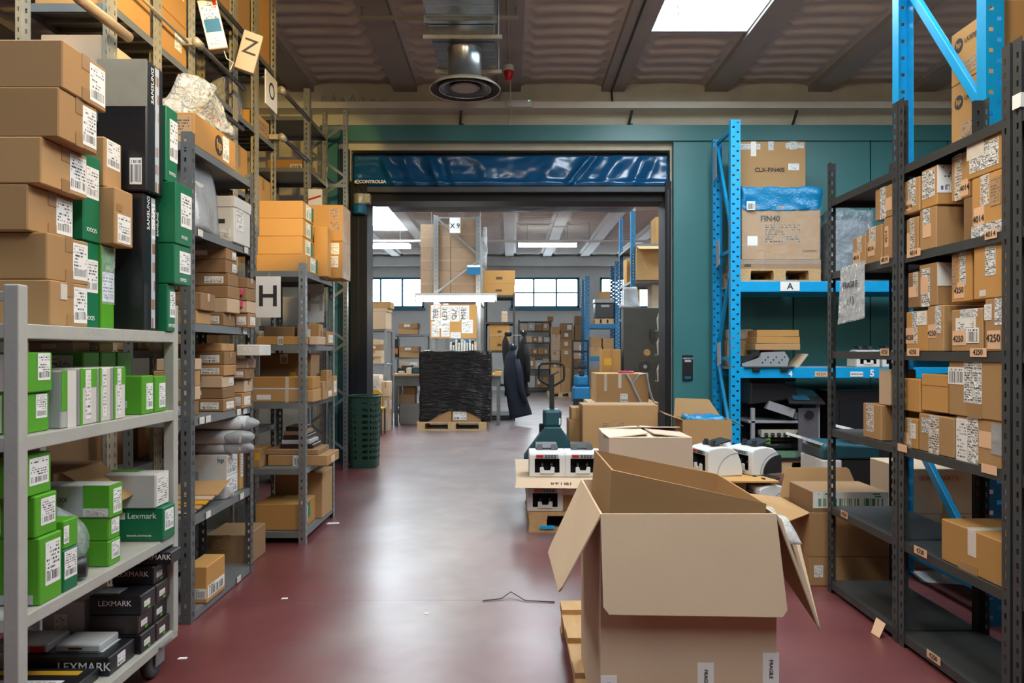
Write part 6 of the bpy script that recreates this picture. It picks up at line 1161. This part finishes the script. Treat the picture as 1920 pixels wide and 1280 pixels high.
o = lump_obj('paper_pile', 'yellow_plastic', .14, .16, .04, (X(934, 13.6), 13.7, bh), n=(4, 4, 4), amp=.01, sc=10); tag(o, 'small yellow packet on the bench end by the jackets', 'packet')
# tall rack end with boxes, marked X 9
YR = 14.2
xr = thing('pallet_rack', 'grey galvanised pallet rack end marked X 9 above the bench', 'pallet rack', (0, 0, 0))
for px in (813, 901):
    x = X(px, YR)
    for yy in (YR, YR + 2.6): post(xr, x, yy, 3.92 if px < 850 else 3.9, 0 if px < 850 else 90, 'galv', .09, pitch=.08, slot=.03)
for a, b in (((813, 403), (899, 480)), ((899, 486), (813, 552)), ((813, 560), (899, 640)), ((899, 640), (813, 720))):
    MB().bar((X(a[0], YR), YR + .012, Z(a[1], YR)), (X(b[0], YR), YR + .012, Z(b[1], YR)), .035, .01, (0, 1, 0)).build('brace', 'galv', xr)
MB().box(X(813, YR), X(901, YR), YR + .003, YR + .01, 3.86, 3.89).build('top_rung', 'galv', xr)
zb = Z(553, YR)
for x in (X(813, YR) + .02, X(901, YR) - .06): bx('beam', 'galv', x, x + .05, YR + .02, YR + 2.58, zb - .1, zb, xr)
bx('deck_board', 'wood_pale', X(790, YR), X(900, YR), YR + .06, YR + 2.5, zb, zb + .02, xr)
s_ = bx('marker_board', 'paper', X(843, YR - .03), X(863, YR - .03), YR - .02, YR - .012, Z(437, YR), Z(408, YR)); tag(s_, 'white board reading X 9 on the rack end above the bench', 'sign'); text(s_, 'X 9', .125, 'ink', (X(853, YR - .03), YR - .023, Z(424, YR)), bold=.002); MB().bar((X(853, YR), YR - .015, Z(408, YR)), (X(853, YR), YR + .01, 3.87), .006).build('hook', 'steel', s_)
s_ = bx('blue_notice', 'blue_print', X(875, YR - .03), X(901, YR - .03), YR - .02, YR - .012, Z(515, YR), Z(497, YR)); tag(s_, 'blue notice plate fixed on the rack post below the X 9 board', 'sign'); bx('printed_head', 'paper', X(876, YR), X(901, YR), YR - .022, YR - .02, Z(501, YR), Z(497, YR), s_)
hz = (Z(419, YR) - zb - .02) / 3
for i in range(3):
    for j, (a, b) in enumerate(((787, 844), (844.5, 899))):
        carton(X(a, YR), X(b, YR), YR + .1, YR + .8, zb + .0205 + i * hz, zb + .0205 + (i + 1) * hz - .001 + (.12 if (j and i == 2) else 0), 'film wrapped brown carton on the X 9 rack, %s in the %s column' % (('lowest', 'middle', 'topmost')[i], ('window-side', 'post-side')[j]), 'kraft_dark', rot=0, group='wrapped cartons on the X 9 rack', dec=[('F', 0, 1, .42, .5, 'tape_brown', 'packing_tape'), ('F', 0, 1, 0, 1, 'film_clear', 'clear_film')])
o = lump_obj('film_sheet', 'film_crinkle', .07, .4, .8, (X(912, YR) - .04, YR + .35, 2.95), n=(8, 8, 8), amp=.03, sc=6, seed=3); tag(o, 'loose clear film hanging down beside the X 9 rack post', 'film')
# notice board on the bench with papers, binders, tube lamp
nb = thing('notice_board', 'tan notice board pinned with white papers under the tube lamp', 'notice board', (X(850, 14.0), 14.0, Z(634, 14.0)))
w_ = (X(893, 14.) - X(806, 14.)) / 2; h_ = Z(571, 14.) - Z(634, 14.)
MB().box(-w_, w_, 0, .03, 0, h_).build('board', 'kraft_orange', nb)
rr = random.Random(2)
for (u0, u1, v0, v1) in ((.02, .22, .55, .98), (.24, .44, .5, .97), (.45, .63, .5, .97), (.64, .84, .55, .97), (.03, .2, .05, .5), (.24, .42, .05, .5), (.68, .92, .15, .55), (.44, .66, .0, .18), (.1, .24, .3, .6)):
    decal(nb, (2 * w_, 0, h_), 'F', u0, u1, v0, v1, 'label_text', 'pinned_paper', t=.002 + .002 * rr.random())
for i, u in enumerate((.12, .32, .52, .72)): text(nb, ('7EB', 'LE31', 'QLF', 'M0E')[i], .12, 'ink', (-w_ + 2 * w_ * u, -.006, h_ * .72), (90, -90, 0), sx=1)
for x in (-w_ + .04, w_ - .08): MB().box(x, x + .04, .03, .06, -(Z(634, 14.) - bh), h_).build('support_post', 'galv', nb)
for i in range(10):
    px = 843 + i * 5.1; hh = (.2, .2, .24, .25, .25, .22, .25, .24, .23, .2)[i]
    y0 = 13.75
    o = carton(X(px, y0), X(px + 4.7, y0), y0, y0 + .22, bh + .0, bh + hh + .38, 'office binder standing upright under the notice board, number %s from the left' % ('one', 'two', 'three', 'four', 'five', 'six', 'seven', 'eight', 'nine', 'ten')[i], ('grey_carton', 'black_plastic', 'white_carton', 'teal_dark', 'grey_carton', 'white_carton', 'blue_print', 'grey_carton', 'black_plastic', 'kraft_pale')[i], name='binder', cat='binder', rot=0, group='binders under the notice board', dec=[('F', .15, .85, .6, .9, 'label_text', 'spine_label')])
tl = thing('tube_lamp', 'bright white tube lamp hung above the bench', 'lamp', (X(855, 12.9), 12.9, Z(565, 12.9))); wl = (X(931, 12.9) - X(778, 12.9)) / 2
MB().cyl((-wl + .04, 0, .05), (wl - .04, 0, .05), .055, n=16).build('tube', 'tube_glow', tl, smooth=True); MB().box(-wl, wl, -.07, .07, .1, .14).build('reflector', 'machine_white', tl)
for x in (-wl, wl - .03): MB().box(x, x + .03, -.04, .04, 0, .1).build('end_cap', 'machine_white', tl)
for x in (-wl * .6, wl * .6): MB().cyl((x, 0, .14), (x, 0, ZC + .02 - Z(565, 12.9)), .004, n=6).build('wire', 'steel', tl)
def tube(label, pa, pb, py, Y):
    a, b = X(pa, Y), X(pb, Y); t = thing('ceiling_lamp', label, 'lamp', ((a + b) / 2, Y, Z(py, Y)), group='tube lamps of the far hall'); w = (b - a) / 2
    MB().cyl((-w, 0, 0), (w, 0, 0), .055, n=16).build('diffuser', 'tube_glow', t, smooth=True); MB().box(-w * .96, w * .96, -.05, .05, .04, .08).build('housing', 'machine_white', t)
    for x in (-w * .7, w * .7): MB().cyl((x, 0, .08), (x, 0, ZC + .05 - Z(py, Y)), .006, n=6).build('hanger_rod', 'steel', t)
tube('long ceiling tube lamp left of the X 9 rack', 640, 770, 462, 19); tube('long ceiling tube lamp right of the X 9 rack', 972, 1081, 459, 19)
cr = rod('conduit_rail', 'thin pale conduit rail crossing below the far ceiling', (-5, 18.7, Z(455, 19)), (7, 18.7, Z(455, 19)), .03, 'machine_white', clamp=False, grp=None)
for x in (1, 4, 7, 10): MB().cyl((x, 0, 0), (x, 0, ZC + .1 - Z(455, 19)), .008, n=6).build('hanger_rod', 'steel', cr)
# shelves right of the bench
YS = 14.4
sr = rack('dark_shelving_rack', 'dark shelving rack right of the bench holding tan cartons', X(907, YS), X(966, YS), [YS, YS + 1.0], [.1, .7, 1.35, 1.9, 2.42], 2.45, 'shelf_dark', 'shelf_dark', plain=True)
for i, (a, b, z0, z1) in enumerate(((905, 965, 2.4205, 2.65), (906, 966, 2.6505, 2.9), (917, 956, 1.3505, 1.62), (917, 956, 1.6205, 1.86))):
    carton(X(a, YS), X(b, YS), YS + .05, YS + .6, z0, z1, 'tan carton on the dark rack right of the bench, %s' % ('lower on the top tray', 'upper on the top tray', 'lower on the middle tray', 'upper on the middle tray')[i], 'kraft_orange', rot=0, group='tan cartons right of the bench', dec=[('F', .4, .6, .3, .5, 'ink_brown', 'printed_mark')])
for i in range(3): carton(X(940, YS), X(952, YS), YS + .05, YS + .3, 1.9005 + i * .07, 1.9005 + i * .07 + .069, 'small pale carton in the dark rack, %s of three' % ('lowest', 'middle', 'topmost')[i], 'kraft_pale', rot=0, group='small pale cartons in the dark rack')
carton(X(925, YS), X(940, YS), YS + .1, YS + .5, .7005, 1.0, 'grey carton behind the hanging jackets', 'grey_carton', rot=0)
# jackets
def jacket(label, px, Y, z_top, z_bot, w, seed, mat='cloth_navy', tail=0.0):
    j = thing('jacket', label, 'jacket', (X(px, Y), Y, z_bot), group='jackets hanging beside the bench'); h_ = z_top - z_bot
    n, m_ = 20, 22; vs = []; fs = []
    for k in range(m_ + 1):
        v = k / m_; ww = w * (1 - .45 * v) * (.6 + .4 * math.sin(min(1, (1 - v) * 2.2) * math.pi / 2)) * (1 if v < .88 else max(.25, (1 - v) / .12)); dd = .12 * (1 - .3 * v) * (1 if v < .88 else max(.35, (1 - v) / .12))
        for i in range(n):
            a = 2 * math.pi * i / n; f = 1 + .16 * math.sin(3 * a + v * 3 + seed) + .1 * noise.noise(Vector((math.cos(a) * 2, v * 5, seed)))
            vs.append((math.cos(a) * ww * f + .05 * math.sin(v * 4 + seed) + tail * (1 - v), math.sin(a) * dd * f, v * h_ + (.05 * math.sin(a + seed) if k == 0 else 0)))
    for k in range(m_):
        for i in range(n): fs.append((k * n + i, k * n + (i + 1) % n, (k + 1) * n + (i + 1) % n, (k + 1) * n + i))
    fs += [tuple(range(n - 1, -1, -1)), tuple(m_ * n + i for i in range(n))]
    MB().add(vs, fs).build('body', mat, j, smooth=True)
    s = MB().tube([(w * .35, -.06, h_ * .82), (w * .62, -.09, h_ * .62), (w * .7, -.1, h_ * .4), (w * .66 + tail, -.1, h_ * .22)], [.05, .06, .055, .045], 10).build('sleeve', mat, j, smooth=True)
    MB().lathe([(.05, h_ * .95), (.075, h_ * .99), (.06, h_ * 1.02)], n=16).build('collar', mat, j, smooth=True); MB().bar((0, 0, h_ * .98), (0, .12, h_ * 1.04), .012).build('hook', 'steel', j); return j
YJ = 13.9
hk = thing('coat_rail', 'short steel coat rail on the dark rack post holding the jackets', 'rail', (0, 0, 0)); MB().bar((X(935, YJ), YJ + .13, 1.64), (X(985, YJ), YJ + .13, 1.64), .02).build('rail', 'steel', hk); MB().bar((X(937, YJ), YJ + .13, 1.64), (X(937, YJ), YS + .02, 1.64), .02).build('bracket', 'steel', hk)
jacket('black jacket hanging at the bench end, leftmost of the three', 953, YJ + .03, 1.67, .55, .12, 1, 'cloth_black'); jacket('dark navy jacket hanging lowest, in front of the other two', 962, YJ - .24, 1.42, .14, .2, 2, 'cloth_navy', .08); jacket('dark jacket hanging behind the navy one, farthest from the bench', 981, YJ + .17, 1.68, .5, .12, 3, 'cloth_black')
# left shelves and stacks
YL = 12.9
def stack(px0, px1, Y, depth, hs, where, grp, z0=0, mats=('kraft', 'kraft_pale', 'kraft_dark'), seed=0, decs=('Fprint', 'Fwhite', 'Ftape', 'Flab', None, None), jx=1.5):
    pile(px0, px1, Y, depth, z0, hs, where, grp, mats=mats, decs=decs, jx=jx, seed=seed)
lr = rack('grey_shelving_rack', 'grey shelving rack behind the left door column in the far hall', X(640, YL), X(725, YL), [YL, YL + .7], [.12, .7, 1.12, 1.72], 1.72, 'steel', 'shelf_grey', plain=True, t=.035)
stack(672, 726, YL, .5, [.3, .06], 'on top of the left far rack, #', 'cartons on the left far rack', 1.7205); stack(690, 713, YL + .02, .5, [.12, .11, .1, .09], 'in the left far rack below the top, #', 'cartons on the left far rack', 1.1205, seed=4); carton(X(696, YL), X(731, YL), YL + .0, YL + .5, 2.0815, 2.2, 'tan carton topmost on the left far rack', 'kraft', rot=0, dec=['Fprint'])
o = lump_obj('wrapped_carton', 'kraft_pale', .34, .4, .95, (X(690, 12.2), 12.45, 0), n=(6, 6, 6), amp=.01, sc=5, seed=2, rnd=.02); tag(o, 'tall tan carton wrapped in pinkish film beside the left door column', 'box'); MB().box(-.175, .175, -.21, -.203, .02, .94).build('clear_film', 'film', o)
stack(716, 730, 12.9 - .35, .3, [.3, .28, .25], 'next to the tall wrapped one by the door column, #', 'cartons by the left door column', 0, seed=6)
sf = thing('folding_chair', 'chair with rounded orange-yellow back by the left door column', 'chair', (X(697, 11.6), 11.75, 0))
MB().prism([(-.16 + .0, 0, .46), (.08, 0, .46), (.13, 0, .52), (.13, 0, .68), (.08, 0, .74), (-.16, 0, .74)], (0, .02, 0)).build('backrest', 'yellow_plastic', sf, bevel=.008); bx('seat', 'yellow_plastic', -.2, .13, .02, .4, .42, .44, sf)
for x in (-.18, .1):
    for y in (.02, .38): bx('leg', 'steel_dark', x, x + .025, y, y + .025, 0, .42, sf)
bx('back_post', 'steel_dark', .06, .08, .02, .04, .44, .6, sf)
lr2 = rack('grey_shelving_rack', 'low grey shelving rack behind the bench end with tan cartons and a monitor', X(737, 16.2), X(800, 16.2), [16.2, 16.8], [.1, .75, 1.2, 1.7], 1.75, 'steel', 'shelf_grey', plain=True)
stack(749, 786, 16.2, .4, [.13, .12, .12], 'in the low rack behind the bench, #', 'cartons in the low rack behind the bench', .7505, seed=8); stack(748, 786, 16.2, .4, [.12, .12], 'on the middle tray of the low rack behind the bench, #', 'cartons in the low rack behind the bench', 1.2005, seed=9); stack(747, 784, 16.2, .4, [.12, .13], 'on the top tray of the low rack behind the bench, #', 'cartons in the low rack behind the bench', 1.7005, seed=10)
carton(X(738, 16.2), X(746, 16.2), 16.25, 16.5, 1.2005, 1.6, 'dark machine with orange digits at the low rack end', 'black_plastic', rot=0, dec=[('F', .2, .9, .2, .5, 'orange_print', 'orange_digits')])
# far wall shelving, carton stacks
YW = 24.2
fr_ = rack('dark_shelving_rack', 'dark low shelving rack under the middle window of the far wall', X(972, YW), X(1034, YW), [YW, YW + .6], [.15, .75, 1.22, 1.62, 2.0, 2.3], 2.34, 'shelf_dark', 'shelf_dark', plain=True)
GF = 'small cartons in the rack under the middle window'
rr = random.Random(11)
for k, (z, n) in enumerate(((.15, 4), (.75, 4), (1.22, 5), (1.62, 5), (2.0, 4))):
    xa, xb = X(976, YW), X(1031, YW); dx = (xb - xa) / n
    for i in range(n):
        hh = rr.uniform(.14, .3) if k > 1 else rr.uniform(.25, .4)
        carton(xa + i * dx, xa + (i + 1) * dx - rr.uniform(.0, .06), YW + .04, YW + .4, z + .0005, z + hh, 'small carton under the middle window, %s tray, %s in the row' % (('lowest', 'second', 'third', 'fourth', 'topmost')[k], ('first', 'second', 'third', 'fourth', 'fifth')[i]), ('kraft', 'kraft_pale', 'kraft_dark', 'grey_carton')[rr.randrange(4)], rot=0, group=GF, dec=[('F', .3, .7, .3, .7, 'label_text', 'paper_label')] if rr.random() < .5 else [])
for i in range(2): carton(X(1027 + i * 13, YW), X(1038 + i * 13, YW), YW + .1, YW + .4, 2.3005 if i == 0 else 2.3005, 2.46, 'tan carton on the rack top at the window end', 'kraft', rot=0) if i == 0 else None
YK = 21.5
pallet('wooden pallet under the pair of tall cartons in the far hall', X(1051, YK), YK + .4, .72, .8, mat='wood_pale')
for i in range(2): carton(X(1034 + i * 18, YK), X(1051.5 + i * 18, YK), YK, YK + .6, .1446, .85, 'tall tan carton on the far pallet, %s' % ('window side', 'stacker side')[i], 'kraft', rot=0, group='tall cartons on the far pallet', dec=['Ttape'])
YK2 = 22.6
stack(1034, 1050, YK2, .5, [.4, .35, .3, .3, .25, .25, .22], 'in the left column of the big far stack, #', 'cartons of the big far stack', 0, seed=21, jx=1); stack(1051, 1074, YK2, .5, [.5, .35, .3, .25, .28, .25, .25], 'in the middle column of the big far stack, #', 'cartons of the big far stack', 0, seed=22, jx=.6); stack(1077, 1094, YK2, .5, [.6, .5, .55, .5, .25], 'in the right column of the big far stack, #', 'cartons of the big far stack', 0, seed=23, jx=1)
# electric stacker
es = thing('electric_stacker', 'blue electric stacker truck with dark mast in the far hall', 'stacker', (X(1091, 17.6), 17.6, 0))
bx('chassis', 'blue_print', -.2, .2, 0, .5, .12, .5, es, bevel=.04); bx('motor_cover', 'blue_print', -.16, .16, .02, .4, .5, .78, es, bevel=.06); bx('front_skirt', 'black_metal', -.2, .2, -.02, .02, .05, .22, es, bevel=.01)
for x in (-.2, .17): bx('mast', 'black_metal', x, x + .04, .42, .5, .12, 1.6, es)
for z in (.9, 1.3, 1.56): bx('mast_bar', 'black_metal', -.2, .2, .44, .48, z, z + .05, es)
MB().tube([(0, .1, .75), (0, -.02, .95), (-.09, -.05, 1.0), (-.09, -.05, 1.1), (.09, -.05, 1.1), (.09, -.05, 1.0), (0, -.02, .95)], .016, 8).build('tiller', 'black_plastic', es, smooth=True); bx('control_head', 'black_plastic', -.06, .06, .0, .12, .76, .9, es, bevel=.02)
for x in (-.17, .17): MB().cyl((x - .025, .06, .06), (x + .025, .06, .06), .06, n=16).build('wheel', 'rubber', es)
# blue rack of the far hall
YE = 19.6
fb = thing('pallet_rack', 'blue pallet rack in the far hall beside the window, with a dark printer on it', 'pallet rack', (0, 0, 0))
for px, pt in ((1101, 517), (1158, 490)):
    for y in (YE, YE + 1.0): up_blue(fb, X(px, YE), y, Z(pt, YE), y == YE, w=.12, mat='blue_print')
for z in (Z(607, YE), Z(668, YE)):
    for y in (YE, YE + .9): bx('beam', 'blue_print', X(1104, YE), X(1155, YE), y, y + .05, z - .12, z, fb)
    bx('deck_board', 'wood_pale', X(1104, YE), X(1155, YE), YE + .06, YE + .9, z - .03, z, fb)
for px in (1164, 1172):
    pass
pallet('small wooden pallet under the dark printer on the far blue rack', X(1134, YE), YE + .47, .5, .7, z=Z(607, YE) + .0005, mat='wood_pale')
op = thing('office_printer', 'dark office printer on the far blue rack near the window', 'printer', (X(1135, YE), YE + .1, Z(607, YE) + .146)); bx('body', 'black_plastic', -.25, .25, 0, .5, 0, .4, op, bevel=.02); bx('top_unit', 'machine_grey', -.26, .26, .0, .5, .41, .52, op, bevel=.015); bx('control_panel', 'grey_carton', -.1, .12, -.02, 0, .3, .36, op)
carton(X(1124, YE), X(1146, YE), YE + .15, YE + .5, Z(607, YE) + .667, Z(607, YE) + .86, 'brown carton on the dark printer of the far blue rack', 'kraft', rot=0)
zq = Z(668, YE) + .0006
for i, (a, b, z0, z1) in enumerate(((1106, 1130, 0, .25), (1132, 1152, 0, .25), (1107, 1129, .2505, .52), (1131, 1152, .2505, .48))):
    carton(X(a, YE), X(b, YE), YE + .1, YE + .6, zq + z0, zq + z1, 'brown carton in the far blue rack, %s' % ('lower at the window', 'lower at the post', 'upper at the window', 'upper at the post')[i], 'kraft', rot=0, group='cartons in the far blue rack', dec=['Ftape'])
stack(1105, 1152, YE + .1, .6, [.35, .3, .2], 'on the floor under the far blue rack, #', 'cartons under the far blue rack', 0, seed=31)
# big carton on crossed pallets near the door
YC = 10.6
pallet('wooden pallet just inside the far hall carrying the big worn carton', X(1172, YC), YC + .5, 1.0, .8, z=.46, mat='wood_pale'); 
carton(X(1117, YC), X(1228, YC), YC + .12, YC + .85, 0, .4595, 'flat brown carton under the pallet just inside the far hall', 'kraft', rot=0, dec=['Fprint', 'Ftape'])
o = carton(X(1120, YC), X(1219, YC), YC + .12, YC + .8, .605, 1.02, 'big worn carton trailing torn tape on a pallet just inside the far hall', 'kraft', rot=0, dec=[('F', .42, .48, .5, 1, 'tape_clear', 'packing_tape'), ('F', .46, .6, .02, .3, 'label_print', 'shipping_label'), ('F', .15, .2, .4, 1, 'tape_pale', 'packing_tape')])
MB().tube([(.05, -.36, .42), (.12, -.37, .3), (.2, -.37, .12), (.26, -.38, .0)], .018, 6).build('torn_tape', 'film_white', o); MB().tube([(.15, -.36, .28), (.24, -.37, .4), (.34, -.36, .42), (.38, -.36, .2), (.42, -.37, .06), (.45, -.37, .01)], .016, 6).build('torn_tape', 'film_white', o)
carton(X(1136, 11.1), X(1172, 11.1), 11.53, 11.9, .0, 1.37, 'tan carton column behind the big worn carton just inside the far hall', 'kraft_orange', rot=0, dec=['Ftape', ('F', .1, .5, .82, .9, 'yellow_plastic', 'yellow_label')])
o = lump_obj('pink_cloth', 'pink_foam', .22, .14, .03, (X(1180, YC), YC + .3, 1.0205), n=(5, 5, 5), amp=.012, sc=10); tag(o, 'pink wrap lying on the big worn carton', 'wrap')
# dark panel and shelves at the right door jamb
YG = 11.6
dp = thing('machine_cabinet', 'tall dark cabinet with a round dial and a torn hole behind the right jamb', 'cabinet', (X(1207, YG), YG, 0)); wd_ = X(1245, YG) - X(1207, YG)
MB().box(-wd_, wd_, 0, .28, 0, Z(577, YG)).build('body', 'shelf_dark', dp, bevel=.006); MB().cyl((.02, -.012, Z(687, YG)), (.02, 0, Z(687, YG)), .09, n=28).build('dial', 'black_plastic', dp); MB().cyl((.02, -.02, Z(687, YG)), (.02, -.012, Z(687, YG)), .03, n=20).build('dial_hub', 'machine_grey', dp)
MB().lathe([(0, 0), (.04, .004), (.055, .0)], n=14).build('hole', 'kraft', dp).matrix_local = Matrix.Translation((.05, -.004, Z(661, YG))) @ Matrix.Rotation(R(90), 4, 'X'); bx('latch', 'black_plastic', .1, .18, -.02, 0, Z(638, YG), Z(618, YG), dp)
YD = 11.95
sr2 = rack('blue_shelving_rack', 'blue rack inside the far hall above the dark cabinet, carrying an open carton', X(1183, YD), X(1290, YD), [YD, YD + 1.3], [.1, 1.9, 2.47, 3.06], 3.7, 'blue_print', 'shelf_grey', w=.07)
open_carton('open brown carton jutting out above the dark cabinet', [(X(1192, YD), YD - .1, Z(461, YD - .1)), (X(1246, YD), YD - .1, Z(461, YD - .1)), (X(1246, YD), YD + .5, Z(461, YD - .1)), (X(1192, YD), YD + .5, Z(461, YD - .1))], (0, 0, -(Z(461, YD - .1) - 2.4715)), 'kraft', flaps=[(0, (X(1193, YD), YD - .28, Z(466, YD - .3)), (X(1246, YD), YD - .3, Z(466, YD - .3)))])
bx('box_ledger', 'shelf_grey', 0, .001, 0, .001, 0, .001); bpy.data.objects.remove(bpy.data.objects['box_ledger'])
carton(X(1229, 12), X(1247, 12), 12.02, 12.4, 3.061, 3.5, 'tall tan carton at the right jamb above the open carton', 'kraft_orange', rot=0); carton(X(1175, 13.4), X(1200, 13.4), 13.4, 13.8, 1.6, 3.0, 'tan panel carton behind the blue rack posts', 'kraft_orange', rot=0)
carton(X(1175, 13.4), X(1200, 13.4), 13.4, 13.8, 0, 1.599, 'tan carton standing on the floor behind the dark cabinet', 'kraft', rot=0)
o = lump_obj('film_bag', 'film_white', .3, .24, .33, (X(1181, 11.2), 11.25, Z(577, YG)), n=(8, 8, 8), amp=.04, sc=6, seed=5, taper=.3); o.location = (X(1183, YG), YG + .13, Z(577, YG)); tag(o, 'clear film bag standing on the dark cabinet', 'bag')
carton(X(1222, 12.1), X(1246, 12.1), 12.1, 12.5, 1.901, 2.42, 'cream panel carton on the blue rack behind the right jamb', 'kraft_white', rot=0)
js = thing('wall_shelf_stack', 'stack of pale hand devices on small shelves at the right jamb', 'shelving', (X(1240, 9.75), 9.75, 0))
for z in (.95, 1.3, 1.62): bx('shelf', 'shelf_grey', -.03, .16, 0, .3, z - .012, z, js)
bx('upright', 'steel_dark', .12, .15, .27, .3, 0, 2.2, js); bx('upright', 'steel_dark', .12, .15, 0, .03, 0, 2.2, js)
for i, z in enumerate((.9505, 1.3005, 1.6205)):
    o = thing('phone_handset', 'cream hand device on the small shelf at the right jamb, %s' % ('lowest', 'middle', 'topmost')[i], 'device', (X(1240, 9.75) + .02, 9.82, z), group='cream devices at the right jamb'); MB().prism([(-.04, 0, 0), (.05, 0, 0), (.05, 0, .18), (.02, 0, .24), (-.02, 0, .24), (-.05, 0, .15)], (0, .1, 0)).build('shell', 'cream_plastic', o, bevel=.01); bx('window', 'black_plastic', -.025, .025, -.003, 0, .07, .16, o)
gl = bx('shelf_post', 'steel_dark', X(1227, 9.7), X(1231, 9.7), 9.7, 9.74, 0, 2.6) ; bpy.data.objects.remove(gl)
